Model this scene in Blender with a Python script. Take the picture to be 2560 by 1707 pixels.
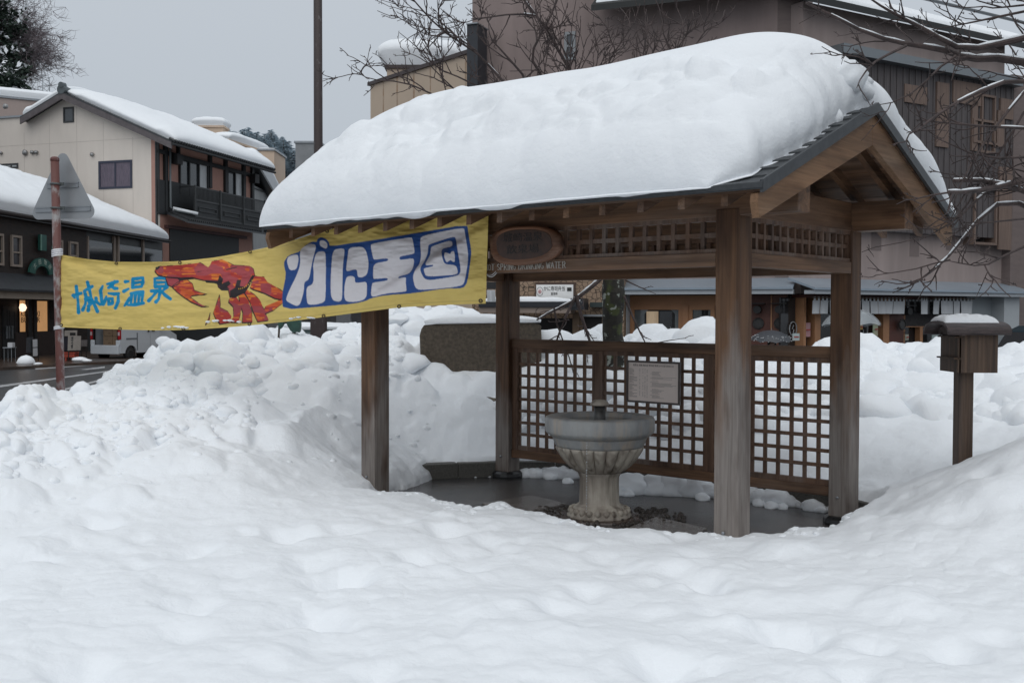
import bpy, bmesh, math, random
import numpy as np
from mathutils import Vector, Matrix
rad = math.radians
random.seed(11); RNG = np.random.default_rng(5)
scene = bpy.context.scene
for o in list(bpy.data.objects): bpy.data.objects.remove(o)

# ------------------------------------------------------------ camera
F = 2623.5; PITCH = rad(-1.606); ROLL = rad(0.129); CAMZ = 1.634
cd = bpy.data.cameras.new('camera'); cam = bpy.data.objects.new('camera', cd)
scene.collection.objects.link(cam); scene.camera = cam
cd.sensor_width = 36; cd.lens = F/2560*36; cd.clip_start = .05; cd.clip_end = 3000
cam.matrix_world = Matrix.Translation((0, 0, CAMZ)) @ Matrix.Rotation(math.pi/2+PITCH, 4, 'X') @ Matrix.Rotation(ROLL, 4, 'Z')

# ------------------------------------------------------------ sky, sun, exposure
SUN_EL, SUN_AZ = rad(58), rad(188)
w = bpy.data.worlds.new('World'); scene.world = w; w.use_nodes = True
nt = w.node_tree; nt.nodes.clear()
N = nt.nodes.new; LK = nt.links.new
out = N('ShaderNodeOutputWorld'); bg = N('ShaderNodeBackground'); bg.inputs[1].default_value = .1
sky = N('ShaderNodeTexSky'); sky.sky_type = 'NISHITA'; sky.sun_disc = False
sky.sun_elevation = SUN_EL; sky.sun_rotation = SUN_AZ; sky.dust_density = 6; sky.air_density = 1.5
hs = N('ShaderNodeHueSaturation'); hs.inputs['Saturation'].default_value = .35; LK(sky.outputs[0], hs.inputs['Color'])
tc = N('ShaderNodeTexCoord'); sp = N('ShaderNodeSeparateXYZ'); LK(tc.outputs['Generated'], sp.inputs[0])
rp = N('ShaderNodeValToRGB'); el = rp.color_ramp.elements
el[0].position = 0.0; el[0].color = (.46, .515, .585, 1)
el[1].position = 1.0; el[1].color = (.60, .65, .70, 1)
e = el.new(.12); e.color = (.505, .56, .625, 1)
e = el.new(.35); e.color = (.56, .61, .67, 1)
nz = N('ShaderNodeTexNoise'); nz.inputs['Scale'].default_value = 1.3; nz.inputs['Detail'].default_value = 3
LK(tc.outputs['Generated'], nz.inputs['Vector'])
ml = N('ShaderNodeMath'); ml.operation = 'MULTIPLY_ADD'; ml.inputs[1].default_value = .16; ml.inputs[2].default_value = -.08
LK(nz.outputs[0], ml.inputs[0])
ad = N('ShaderNodeMath'); ad.operation = 'ADD'; LK(sp.outputs[2], ad.inputs[0]); LK(ml.outputs[0], ad.inputs[1])
LK(ad.outputs[0], rp.inputs[0])
sc10 = N('ShaderNodeVectorMath'); sc10.operation = 'SCALE'; sc10.inputs[3].default_value = 10.0; LK(rp.outputs[0], sc10.inputs[0])
mx = N('ShaderNodeMixRGB'); mx.inputs[0].default_value = .9; LK(hs.outputs[0], mx.inputs[1]); LK(sc10.outputs[0], mx.inputs[2])
LK(mx.outputs[0], bg.inputs[0]); LK(bg.outputs[0], out.inputs[0])

sd = bpy.data.lights.new('sun', 'SUN'); sd.energy = .95; sd.angle = rad(80); sd.color = (1, .97, .93)
so = bpy.data.objects.new('sun', sd); scene.collection.objects.link(so)
so.rotation_euler = (math.pi/2-SUN_EL, 0, math.pi-SUN_AZ)
vs = scene.view_settings; vs.view_transform = 'Standard'; vs.look = 'None'; vs.exposure = 0.0; vs.gamma = 1
vs.use_curve_mapping = False
scene.cycles.max_bounces = 6; scene.cycles.transparent_max_bounces = 8

# ------------------------------------------------------------ measuring helpers
def ray(px, py):
    dx, dy = px-1280, py-853.5
    cr, sr = math.cos(-ROLL), math.sin(-ROLL)
    dx, dy = dx*cr-dy*sr, dx*sr+dy*cr
    cp, s_ = math.cos(PITCH), math.sin(PITCH)
    a, b = dx/F, -dy/F
    return np.array([a, cp-b*s_, s_+b*cp])
def P(px, py, d):
    r = ray(px, py); return np.array([0, 0, CAMZ])+r*(d/r[1])
def G(px, py, z=-.33):
    r = ray(px, py); t = (z-CAMZ)/r[2]; return np.array([0, 0, CAMZ])+r*t

AX, AY, TH = 1.487, 7.051, rad(41.032)
PL, PW = 3.6, 1.805
CT, ST = math.cos(TH), math.sin(TH)
PAVM = Matrix.Translation((AX-PL*CT, AY+PL*ST, 0)) @ Matrix.Rotation(-TH, 4, 'Z')
def loc2w(X, Y, Z=0): return np.array([AX+(X-PL)*CT+Y*ST, AY-(X-PL)*ST+Y*CT, Z])
def w2loc(p):
    dx, dy = p[0]-AX, p[1]-AY
    return np.array([PL+dx*CT-dy*ST, dx*ST+dy*CT, p[2] if len(p) > 2 else 0])
def lhit(px, py, axis, val):
    r = ray(px, py); o = w2loc((0, 0, CAMZ)); e = w2loc((r[0], r[1], CAMZ+r[2]))-o
    return o+e*((val-o[axis])/e[axis])

# ------------------------------------------------------------ noise
def _h(ix, iy, s):
    n = (ix.astype(np.int64)*374761393+iy.astype(np.int64)*668265263+s*974634777) & 0xffffffff
    n = ((n ^ (n >> 13))*1274126177) & 0xffffffff
    return ((n ^ (n >> 16)) & 0xffff)/65535.0
def vn(x, y, s=0):
    x = np.asarray(x, float); y = np.asarray(y, float)
    ix, iy = np.floor(x), np.floor(y); fx, fy = x-ix, y-iy
    fx = fx*fx*fx*(fx*(fx*6-15)+10); fy = fy*fy*fy*(fy*(fy*6-15)+10)
    a, b, c, d = _h(ix, iy, s), _h(ix+1, iy, s), _h(ix, iy+1, s), _h(ix+1, iy+1, s)
    return (a+(b-a)*fx)*(1-fy)+(c+(d-c)*fx)*fy
def fbm(x, y, o=4, s=0, g=.5):
    r = 0; a = 1; t = 0
    for i in range(o):
        r = r+a*(vn(x*2**i, y*2**i, s+i)-.5); t += a; a *= g
    return r/t*2
def chunks(x, y, seed=0, rnd=.35, tilt=.5):
    """broken snow: irregular cells with their own height and tilt, rounded edges, dark gaps between"""
    ix, iy = np.floor(x), np.floor(y); f1 = np.full(np.shape(x), 9.); f2 = f1.copy(); val = np.zeros(np.shape(x))
    for dx in (-1, 0, 1):
        for dy in (-1, 0, 1):
            cx, cy = ix+dx, iy+dy; px = cx+.1+.8*_h(cx, cy, seed); py = cy+.1+.8*_h(cx, cy, seed+7)
            d = np.hypot((x-px), (y-py)*1.1); hh = _h(cx, cy, seed+13)+tilt*((x-px)*(_h(cx, cy, seed+17)-.5)+(y-py)*(_h(cx, cy, seed+23)-.5))*2
            nw = d < f1; f2 = np.where(nw, f1, np.minimum(f2, d)); val = np.where(nw, hh, val); f1 = np.where(nw, d, f1)
    e = np.clip((f2-f1)/rnd, 0, 1); return (.35+.65*val)*np.sqrt(e*(2-e))
def sm(t): t = np.clip(t, 0, 1); return t*t*(3-2*t)

# ------------------------------------------------------------ scene graph helpers
COL = scene.collection
def tag(o, label=None, cat=None, group=None, kind=None):
    if label: o['label'] = label
    if cat: o['category'] = cat
    if group: o['group'] = group
    if kind: o['kind'] = kind
    return o
def thing(name, label, cat, loc=(0, 0, 0), rotz=0, group=None):
    o = bpy.data.objects.new(name, None); COL.objects.link(o); o.empty_display_size = .2
    o.location = loc; o.rotation_euler = (0, 0, rotz)
    return tag(o, label, cat, group)
class MB:
    def __init__(s): s.v = []; s.f = []; s.m = []
    def add(s, vs, fs, mi=0):
        b = len(s.v); s.v += [tuple(map(float, v)) for v in vs]
        for f in fs: s.f.append(tuple(i+b for i in f)); s.m.append(mi)
        return s
    def box(s, x0, x1, y0, y1, z0, z1, mi=0, M=None):
        vs = [(x, y, z) for z in (z0, z1) for y in (y0, y1) for x in (x0, x1)]
        if M is not None: vs = [M @ Vector(v) for v in vs]
        return s.add(vs, [(0, 2, 3, 1), (4, 5, 7, 6), (0, 1, 5, 4), (2, 6, 7, 3), (0, 4, 6, 2), (1, 3, 7, 5)], mi)
    def beam(s, a, b, w, h, up=(0, 0, 1), mi=0):
        a, b = Vector(a), Vector(b); d = (b-a).normalized(); u = Vector(up)
        side = d.cross(u).normalized(); u = side.cross(d).normalized()
        vs = []
        for p in (a, b):
            for i, j in ((-1, -1), (1, -1), (1, 1), (-1, 1)): vs.append(p+side*(w/2*i)+u*(h/2*j))
        return s.add(vs, [(3, 2, 1, 0), (4, 5, 6, 7), (0, 1, 5, 4), (1, 2, 6, 5), (2, 3, 7, 6), (3, 0, 4, 7)], mi)
    def tube(s, pts, rs, n=6, mi=0, cap=True):
        pts = [Vector(p) for p in pts]; m = len(pts)
        if not hasattr(rs, '__len__'): rs = [rs]*m
        ref = Vector((.31, .2, .93)); vs = []; b = 0
        for i, p in enumerate(pts):
            d = (pts[min(i+1, m-1)]-pts[max(i-1, 0)])
            d = d.normalized() if d.length > 1e-9 else Vector((0, 0, 1))
            a = d.cross(ref)
            if a.length < .1: a = d.cross(Vector((1, 0, 0)))
            a.normalize(); c = d.cross(a)
            for k in range(n):
                t = 2*math.pi*k/n; vs.append(p+a*(rs[i]*math.cos(t))+c*(rs[i]*math.sin(t)))
        fs = [(i*n+k, i*n+(k+1) % n, (i+1)*n+(k+1) % n, (i+1)*n+k) for i in range(m-1) for k in range(n)]
        if cap: fs += [tuple(range(n-1, -1, -1)), tuple(range((m-1)*n, m*n))]
        return s.add(vs, fs, mi)
    def lathe(s, prof, n=48, c=(0, 0, 0), mod=None, mi=0):
        vs = []
        for j, (r, z) in enumerate(prof):
            for k in range(n):
                t = 2*math.pi*k/n; rr = r*(mod(j, t, z) if mod else 1)
                vs.append((c[0]+rr*math.cos(t), c[1]+rr*math.sin(t), c[2]+z))
        fs = [(j*n+k, j*n+(k+1) % n, (j+1)*n+(k+1) % n, (j+1)*n+k) for j in range(len(prof)-1) for k in range(n)]
        fs += [tuple(range(n-1, -1, -1)), tuple(range((len(prof)-1)*n, len(prof)*n))]
        return s.add(vs, fs, mi)
    def grid(s, V, mi=0, flip=False):
        nr, nc = len(V), len(V[0]); vs = [tuple(V[i][j]) for i in range(nr) for j in range(nc)]
        fs = []
        for i in range(nr-1):
            for j in range(nc-1):
                q = (i*nc+j, i*nc+j+1, (i+1)*nc+j+1, (i+1)*nc+j); fs.append(q[::-1] if flip else q)
        return s.add(vs, fs, mi)
    def build(s, name, mat, parent=None, smooth=False, bevel=0, M=None):
        me = bpy.data.meshes.new(name); me.from_pydata(s.v, [], s.f)
        mats = mat if isinstance(mat, (list, tuple)) else [mat]
        for m in mats: me.materials.append(m)
        if len(mats) > 1: me.polygons.foreach_set('material_index', s.m)
        bm = bmesh.new(); bm.from_mesh(me); bmesh.ops.recalc_face_normals(bm, faces=bm.faces); bm.to_mesh(me); bm.free()
        if smooth: me.polygons.foreach_set('use_smooth', [True]*len(me.polygons))
        o = bpy.data.objects.new(name, me); COL.objects.link(o)
        if parent is not None: o.parent = parent
        if M is not None: o.matrix_world = M
        if bevel:
            b = o.modifiers.new('bevel', 'BEVEL'); b.width = bevel; b.segments = 2; b.limit_method = 'ANGLE'
        return o
def fastmesh(name, V, Q, mat, smooth=True):
    me = bpy.data.meshes.new(name); V = np.asarray(V, np.float32); Q = np.asarray(Q, np.int32)
    me.vertices.add(len(V)); me.vertices.foreach_set('co', V.ravel())
    me.loops.add(Q.size); me.loops.foreach_set('vertex_index', Q.ravel())
    me.polygons.add(len(Q)); me.polygons.foreach_set('loop_start', np.arange(0, Q.size, Q.shape[1], dtype=np.int32))
    me.update(calc_edges=True); me.materials.append(mat)
    if smooth: me.polygons.foreach_set('use_smooth', np.ones(len(Q), bool))
    o = bpy.data.objects.new(name, me); COL.objects.link(o); return o
_ICO = {}
def lump_geo(c, r, seed, sub=2, flat=.8, cuts=4, rough=.2):
    """one broken snow chunk: a ball with noise and a few sliced faces; returns verts, tris"""
    if sub not in _ICO:
        bm = bmesh.new(); bmesh.ops.create_icosphere(bm, subdivisions=sub, radius=1)
        _ICO[sub] = (np.array([v.co[:] for v in bm.verts]), np.array([[v.index for v in f.verts] for f in bm.faces])); bm.free()
    V, T = _ICO[sub]; g = np.random.default_rng(seed); V = V.copy()
    for _ in range(cuts):
        n = g.normal(size=3); n /= np.linalg.norm(n); k = g.uniform(.55, .85); d = V @ n; V -= np.outer(np.maximum(d-k, 0)*.85, n)
    o = g.uniform(0, 50, 3); q = 1+rough*(fbm(V[:, 0]*1.4+o[0]+V[:, 2], V[:, 1]*1.4+o[1]-V[:, 2]*.7, 3, 7)+.5*fbm(V[:, 0]*3.5+o[1], V[:, 2]*3.5+o[2]+V[:, 1]*2, 3, 9))
    a = g.uniform(0, 6.28); s3 = np.array([g.uniform(.8, 1.25), g.uniform(.8, 1.25), flat*g.uniform(.8, 1.15)]); V = V*q[:, None]*s3
    R = np.array([[math.cos(a), -math.sin(a), 0], [math.sin(a), math.cos(a), 0], [0, 0, 1]]); t_ = g.uniform(-.4, .4); R2 = np.array([[1, 0, 0], [0, math.cos(t_), -math.sin(t_)], [0, math.sin(t_), math.cos(t_)]])
    return V @ (R @ R2).T*r+np.array(c), T
def gridq(nr, nc, flip=False):
    i, j = np.meshgrid(np.arange(nr-1), np.arange(nc-1), indexing='ij'); a = (i*nc+j).ravel()
    q = np.stack([a, a+1, a+nc+1, a+nc], 1); return q[:, ::-1] if flip else q
def text_mesh(name, body, mat, height, M, parent=None, extrude=.002, width=None, align='CENTER', spacing=1):
    c = bpy.data.curves.new(name, 'FONT'); c.body = body; c.size = 1; c.align_x = align; c.align_y = 'CENTER'
    c.extrude = extrude/height; c.space_character = spacing; c.resolution_u = 3
    t = bpy.data.objects.new('tmp', c); COL.objects.link(t)
    dg = bpy.context.evaluated_depsgraph_get(); me = bpy.data.meshes.new_from_object(t.evaluated_get(dg))
    bpy.data.objects.remove(t)
    me.name = name; me.materials.clear(); me.materials.append(mat)
    sx = sy = height
    if width:
        xs = [v.co.x for v in me.vertices]; sx = width/max(max(xs)-min(xs), 1e-6)
    me.transform(M @ Matrix.Diagonal((sx, sy, height, 1)))
    o = bpy.data.objects.new(name, me); COL.objects.link(o)
    if parent is not None: o.parent = parent
    return o

# ------------------------------------------------------------ materials
MATS = {}
def mat(name, col, rough=.7, var=.0, scale=6, bump=0, bscale=40, stretch=(1, 1, 1), col2=None, metal=0, spec=.5,
        emit=0, alpha=None, trans=0, detail=5, coord='Object', con=(.35, .65)):
    if name in MATS: return MATS[name]
    m = bpy.data.materials.new(name); m.use_nodes = True; MATS[name] = m
    nt = m.node_tree; N = nt.nodes.new; L = nt.links.new; b = nt.nodes['Principled BSDF']
    b.inputs['Roughness'].default_value = rough; b.inputs['Metallic'].default_value = metal
    b.inputs['Specular IOR Level'].default_value = spec
    b.inputs['Base Color'].default_value = (*col, 1)
    tc = N('ShaderNodeTexCoord'); mp = N('ShaderNodeMapping'); mp.inputs['Scale'].default_value = stretch
    L(tc.outputs[coord], mp.inputs[0])
    if col2 is None and var: col2 = tuple(c*(1-var) for c in col)
    if col2 is not None:
        n = N('ShaderNodeTexNoise'); n.inputs['Scale'].default_value = scale; n.inputs['Detail'].default_value = detail
        n.inputs['Roughness'].default_value = .6
        L(mp.outputs[0], n.inputs[0]); r = N('ShaderNodeValToRGB')
        r.color_ramp.elements[0].position = con[0]; r.color_ramp.elements[1].position = con[1]
        r.color_ramp.elements[0].color = (*col2, 1); r.color_ramp.elements[1].color = (*col, 1)
        L(n.outputs[0], r.inputs[0]); L(r.outputs[0], b.inputs['Base Color'])
    if bump:
        n = N('ShaderNodeTexNoise'); n.inputs['Scale'].default_value = bscale; n.inputs['Detail'].default_value = 6
        L(mp.outputs[0], n.inputs[0]); bp = N('ShaderNodeBump'); bp.inputs['Strength'].default_value = bump
        bp.inputs['Distance'].default_value = .01; L(n.outputs[0], bp.inputs['Height']); L(bp.outputs[0], b.inputs['Normal'])
    if emit:
        b.inputs['Emission Color'].default_value = (*col, 1); b.inputs['Emission Strength'].default_value = emit
    if trans: b.inputs['Transmission Weight'].default_value = trans; b.inputs['IOR'].default_value = 1.2
    if alpha is not None: b.inputs['Alpha'].default_value = alpha
    return m
def wood(name, axis, c1, c2, c3, grey=.5, rough=.62, greyc=(.22, .2, .185), gdir=None, gcut=(.42, .62), ring=16):
    """grain runs along axis; weathered grey patches; dark streaks"""
    if name in MATS: return MATS[name]
    m = bpy.data.materials.new(name); m.use_nodes = True; MATS[name] = m
    nt = m.node_tree; N = nt.nodes.new; L = nt.links.new; b = nt.nodes['Principled BSDF']
    b.inputs['Roughness'].default_value = rough; b.inputs['Specular IOR Level'].default_value = .35
    tc = N('ShaderNodeTexCoord'); mp = N('ShaderNodeMapping'); s = [ring, ring, ring]; s[axis] = .9
    mp.inputs['Scale'].default_value = s; L(tc.outputs['Object'], mp.inputs[0])
    n1 = N('ShaderNodeTexNoise'); n1.inputs['Scale'].default_value = 1; n1.inputs['Detail'].default_value = 4
    n1.inputs['Distortion'].default_value = .6; L(mp.outputs[0], n1.inputs[0])
    mp2 = N('ShaderNodeMapping'); s = [80, 80, 80]; s[axis] = 2.5; mp2.inputs['Scale'].default_value = s
    L(tc.outputs['Object'], mp2.inputs[0])
    n2 = N('ShaderNodeTexNoise'); n2.inputs['Scale'].default_value = 1; n2.inputs['Detail'].default_value = 3; L(mp2.outputs[0], n2.inputs[0])
    r = N('ShaderNodeValToRGB'); e = r.color_ramp.elements
    e[0].position = .3; e[0].color = (*c2, 1); e[1].position = .68; e[1].color = (*c1, 1)
    L(n1.outputs[0], r.inputs[0])
    mx = N('ShaderNodeMixRGB'); mx.blend_type = 'MULTIPLY'; mx.inputs[0].default_value = .55
    r2 = N('ShaderNodeValToRGB'); r2.color_ramp.elements[0].position = .3; r2.color_ramp.elements[0].color = (.6, .57, .55, 1)
    r2.color_ramp.elements[1].position = .6; r2.color_ramp.elements[1].color = (1.1, 1.1, 1.1, 1)
    L(n2.outputs[0], r2.inputs[0]); L(r.outputs[0], mx.inputs[1]); L(r2.outputs[0], mx.inputs[2])
    # weathering
    mp3 = N('ShaderNodeMapping'); s = [3.2, 3.2, 3.2]; s[axis] = .8; mp3.inputs['Scale'].default_value = s; L(tc.outputs['Object'], mp3.inputs[0])
    n3 = N('ShaderNodeTexNoise'); n3.inputs['Scale'].default_value = 1.0; n3.inputs['Detail'].default_value = 5; L(mp3.outputs[0], n3.inputs[0])
    fac = n3.outputs[0]
    if gdir:   # more grey at lower heights: (z0, z1, amount)
        sx = N('ShaderNodeSeparateXYZ'); L(tc.outputs['Object'], sx.inputs[0])
        mr = N('ShaderNodeMapRange'); mr.inputs[1].default_value = gdir[0]; mr.inputs[2].default_value = gdir[1]
        mr.inputs[3].default_value = gdir[2]; mr.inputs[4].default_value = -gdir[2]; L(sx.outputs[2], mr.inputs[0])
        a = N('ShaderNodeMath'); a.operation = 'ADD'; L(fac, a.inputs[0]); L(mr.outputs[0], a.inputs[1]); fac = a.outputs[0]
    r3 = N('ShaderNodeValToRGB'); r3.color_ramp.elements[0].position = gcut[0]; r3.color_ramp.elements[0].color = (0, 0, 0, 1)
    r3.color_ramp.elements[1].position = gcut[1]; r3.color_ramp.elements[1].color = (grey, grey, grey, 1); L(fac, r3.inputs[0])
    gm = N('ShaderNodeMixRGB'); gm.blend_type = 'MULTIPLY'; gm.inputs[0].default_value = .7
    gm.inputs[1].default_value = (*greyc, 1); L(r2.outputs[0], gm.inputs[2])
    mx2 = N('ShaderNodeMixRGB'); L(r3.outputs[0], mx2.inputs[0]); L(mx.outputs[0], mx2.inputs[1]); L(gm.outputs[0], mx2.inputs[2])
    # dark stains
    n4 = N('ShaderNodeTexNoise'); n4.inputs['Scale'].default_value = 2.1; n4.inputs['Detail'].default_value = 4; L(mp3.outputs[0], n4.inputs[0])
    r4 = N('ShaderNodeValToRGB'); r4.color_ramp.elements[0].position = .32; r4.color_ramp.elements[0].color = (*c3, 1)
    r4.color_ramp.elements[1].position = .5; r4.color_ramp.elements[1].color = (1, 1, 1, 1); L(n4.outputs[0], r4.inputs[0])
    mx3 = N('ShaderNodeMixRGB'); mx3.blend_type = 'MULTIPLY'; mx3.inputs[0].default_value = .8
    L(mx2.outputs[0], mx3.inputs[1]); L(r4.outputs[0], mx3.inputs[2]); L(mx3.outputs[0], b.inputs['Base Color'])
    bp = N('ShaderNodeBump'); bp.inputs['Strength'].default_value = .35; bp.inputs['Distance'].default_value = .004
    L(n2.outputs[0], bp.inputs['Height']); L(bp.outputs[0], b.inputs['Normal'])
    return m
W1, W2, W3 = (.205, .112, .062), (.09, .052, .032), (.45, .4, .38)
WX = wood('beam wood x', 0, W1, W2, W3, .35, gcut=(.5, .7))
WY = wood('beam wood y', 1, W1, W2, W3, .3, gcut=(.5, .7))
WZ = wood('post wood', 2, (.15, .078, .04), (.07, .038, .023), W3, .9, greyc=(.215, .195, .18), gdir=(.1, 2.0, .20), gcut=(.43, .62))
WL = wood('lattice wood', 2, (.175, .10, .064), (.088, .052, .035), (.5, .45, .42), .5, gcut=(.5, .7))
WF = wood('bargeboard wood', 1, (.25, .14, .075), (.15, .085, .045), (.6, .55, .5), .4, ring=7, greyc=(.33, .26, .19), gcut=(.55, .72))
WD = wood('dark box wood', 2, (.10, .058, .034), (.03, .018, .013), (.5, .45, .4), .12, ring=26)
def snowmat():
    m = bpy.data.materials.new('snow'); m.use_nodes = True; nt = m.node_tree; N = nt.nodes.new; L = nt.links.new
    b = nt.nodes['Principled BSDF']; b.inputs['Base Color'].default_value = (.865, .895, .925, 1)
    b.inputs['Roughness'].default_value = .75; b.inputs['Specular IOR Level'].default_value = .25
    tc = N('ShaderNodeTexCoord'); n = N('ShaderNodeTexNoise'); n.inputs['Scale'].default_value = 9; n.inputs['Detail'].default_value = 11
    n.inputs['Roughness'].default_value = .66; L(tc.outputs['Object'], n.inputs[0])
    bp = N('ShaderNodeBump'); bp.inputs['Strength'].default_value = .5; bp.inputs['Distance'].default_value = .03
    L(n.outputs[0], bp.inputs['Height']); L(bp.outputs[0], b.inputs['Normal'])
    return m
SNOW = snowmat()
TILE = mat('dark roofing', (.05, .055, .06), .45, .35, 20)
GLASSD = mat('dark glass', (.02, .024, .028), .08, spec=.8)
BLACK = mat('black', (.012, .012, .013), .6)
WHITE = mat('white paint', (.72, .73, .74), .6, .08)
METAL = mat('grey metal', (.33, .35, .37), .4, .15, metal=.6)
# ============================================================ snow ground
FLOOR = -.065
front = [(945,1240),(985,1246),(1060,1247),(1100,1260),(1120,1268),(1165,1273),(1185,1280),(1230,1272),(1285,1272),(1345,1295),(1380,1290),
         (1405,1305),(1440,1320),(1500,1336),(1640,1345),(1740,1350),(1780,1348),(1822,1355),(1842,1343),(1920,1347),(1960,1342),(2010,1334),
         (2050,1335),(2080,1318),(2130,1305),(2165,1300)]
kerb_pts = [loc2w(*p)[:2] for p in [(3.75, 2.0), (3.3, 2.22), (2.2, 2.3), (.9, 2.3), (.35, 2.15), (-.05, 1.8), (-.33, 1.42), (-.62, .95)]]
clear = [G(x, y, .07)[:2] for x, y in front]+[np.array(p) for p in kerb_pts[:-1]]+[G(1092, 1192, FLOOR)[:2], G(1070, 1205, FLOOR)[:2], G(1040, 1216, FLOOR)[:2], G(985, 1228, FLOOR)[:2]]
clear = np.array(clear)
def poly_sdf(X, Y, pl):
    d = np.full(X.shape, 1e9); ins = np.zeros(X.shape, bool); n = len(pl)
    for i in range(n):
        ax, ay = pl[i]; bx, by = pl[(i+1) % n]; ex, ey = bx-ax, by-ay
        t = np.clip(((X-ax)*ex+(Y-ay)*ey)/(ex*ex+ey*ey+1e-12), 0, 1)
        d = np.minimum(d, (X-ax-t*ex)**2+(Y-ay-t*ey)**2)
        c = ((ay > Y) != (by > Y)) & (X < ex*(Y-ay)/(ey+1e-12)+ax); ins ^= c
    d = np.sqrt(d); return np.where(ins, -d, d)
crest = [(-900,1060,9.0),(-200,1062,9.6),(0,1022,9.8),(35,985,10.0),(62,958,10.3),(110,960,10.7),(151,984,11.2),(190,972,11.4),(240,960,11.6),(258,925,12),(285,908,12.3),(330,905,12.5),
 (352,900,12.6),(372,888,12.8),(388,868,13),(412,840,13),(440,848,13),(458,872,13.1),(480,868,13.2),(540,862,13.2),(570,850,13.4),(600,826,13.5),(700,822,13.6),(748,828,13.7),(785,858,13.6),(815,862,13.6),(840,832,13.8),
 (880,812,14),(950,802,14.2),(985,775,14.4),(1030,762,14.6),(1180,764,14.6),(1215,790,14.4),(1270,850,14),(1355,852,13.2),(1385,836,13.2),(1420,838,13.2),(1440,858,13.2),(1480,838,13.2),(1505,815,13.2),(1530,822,13.2),
 (1565,855,13.2),(1590,818,13.2),(1622,812,13.2),(1650,838,13),(1672,822,13),(1695,846,13),(1712,815,13),(1740,800,13),(1772,786,13),(1800,815,13),(1840,850,13),(1900,870,13),(2000,868,13),(2080,850,13),(2150,845,13),(2200,852,13),(2226,850,13.1),(2248,838,13.2),(2280,858,13.2),(2300,848,13.2),(2330,862,13),
 (2350,864,13),(2400,850,13),(2470,868,12.6),(2500,878,12.6),(2545,868,12.4),(2560,850,12.2),(2700,850,12),(3400,880,11)]
cu = np.array([(c[0]-1280)/F for c in crest]); cdep = np.array([c[2] for c in crest], float)
czz = np.array([P(*c)[2] for c in crest])
NU, NR = 1080, 1000
U = np.linspace(-.8, .8, NU); Rr = np.geomspace(.9, 22, NR)
UU, YY = np.meshgrid(U, Rr); XX = UU*YY
dc = np.interp(UU, cu, cdep); zc = np.interp(UU, cu, czz)
LX = PL+(XX-AX)*CT-(YY-AY)*ST; LY = (XX-AX)*ST+(YY-AY)*CT
pxx = UU*F+1280
zf = .16+.045*fbm(XX*.8, YY*.8, 3, 3)+.035*fbm(XX*2.3+5, YY*2.3, 3, 9)+.10*sm((4.5-YY)/3.5)
r0 = np.interp(UU, [(p-1280)/F for p in (-900, 0, 600, 900, 1100, 1300, 2150, 2300, 2600, 3400)], [6.5, 6.8, 7.4, 9.2, 10.6, 10.4, 9.3, 8.8, 8.2, 8])
t = np.clip((YY-r0)/(dc-r0), 0, 1)
ex = np.interp(UU, [(p-1280)/F for p in (0, 700, 1000, 1300, 2150, 2560)], [1.35, 1.25, 1.0, 1.1, .85, .85])
kk = np.ones(61)/61; zc1 = np.interp(U, cu, czz); zs1 = np.convolve(np.pad(zc1, 30, 'edge'), kk, 'valid'); zs1 = np.minimum(zs1, zc1+.05); zs1 = np.convolve(np.pad(zs1, 15, 'edge'), np.ones(31)/31, 'valid')
ZS = np.broadcast_to(zs1, UU.shape)
H = zf+(ZS-zf)*t**ex+(zc-ZS)*np.exp(-((YY-dc+.12)/.42)**2)
# mound rising on the right
mk = np.exp(-(((YY-7.35-.15*(XX-3.5))/1.15)**2))*sm((XX-2.0)/2.6)
H = H+.82*mk*(1+.12*fbm(XX*1.5, YY*1.5, 3, 21))
# low drift beside the left post
H = H+.12*np.exp(-(((XX+2.6)/1.2)**2+((YY-8.6)/1.0)**2))
behind = sm((YY-dc)/.9)
H = H*(1-behind)+(-.75)*behind
amp = np.interp(t, [0, .25, .5, 1], [.012, .03, .06, .05])*(1-behind)
H = H+amp*fbm(XX*4, YY*4, 4, 31)+.006*fbm(XX*11, YY*11, 3, 41)
def stamp(cx, cy, r, k, sink=.35, dip=False):
    j0, j1 = np.searchsorted(Rr, [cy-r, cy+r]); lo, hi = cx/max(cy, .1)-r/cy*1.3, cx/max(cy, .1)+r/cy*1.3
    i0, i1 = np.searchsorted(U, [lo, hi])
    if j1 <= j0 or i1 <= i0: return
    X, Y = XX[j0:j1, i0:i1], YY[j0:j1, i0:i1]; h = H[j0:j1, i0:i1]
    d2 = ((X-cx)**2+(Y-cy)**2)/(r*r); ang = np.arctan2(Y-cy, X-cx)
    d2 = d2*(1+.25*np.sin(ang*3+cx*7)+.15*np.sin(ang*5+cy*9)); m = d2 < 1
    jc = min(np.searchsorted(Rr, cy), NR-1); ic = min(max(np.searchsorted(U, cx/cy), 0), NU-1); hc = H[jc, ic]
    if dip:
        h -= np.where(m, (1-d2)**2*k, 0)
    else:
        h0 = H0[j0:j1, i0:i1]
        b = .8*h0+.2*hc+(np.clip(1-d2, 0, 1)**.6)*r*k*1.15-sink*r*.35
        h[:] = np.where(m, np.maximum(h, b), h)
H0 = H.copy()
rs = random.Random(4)
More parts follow.
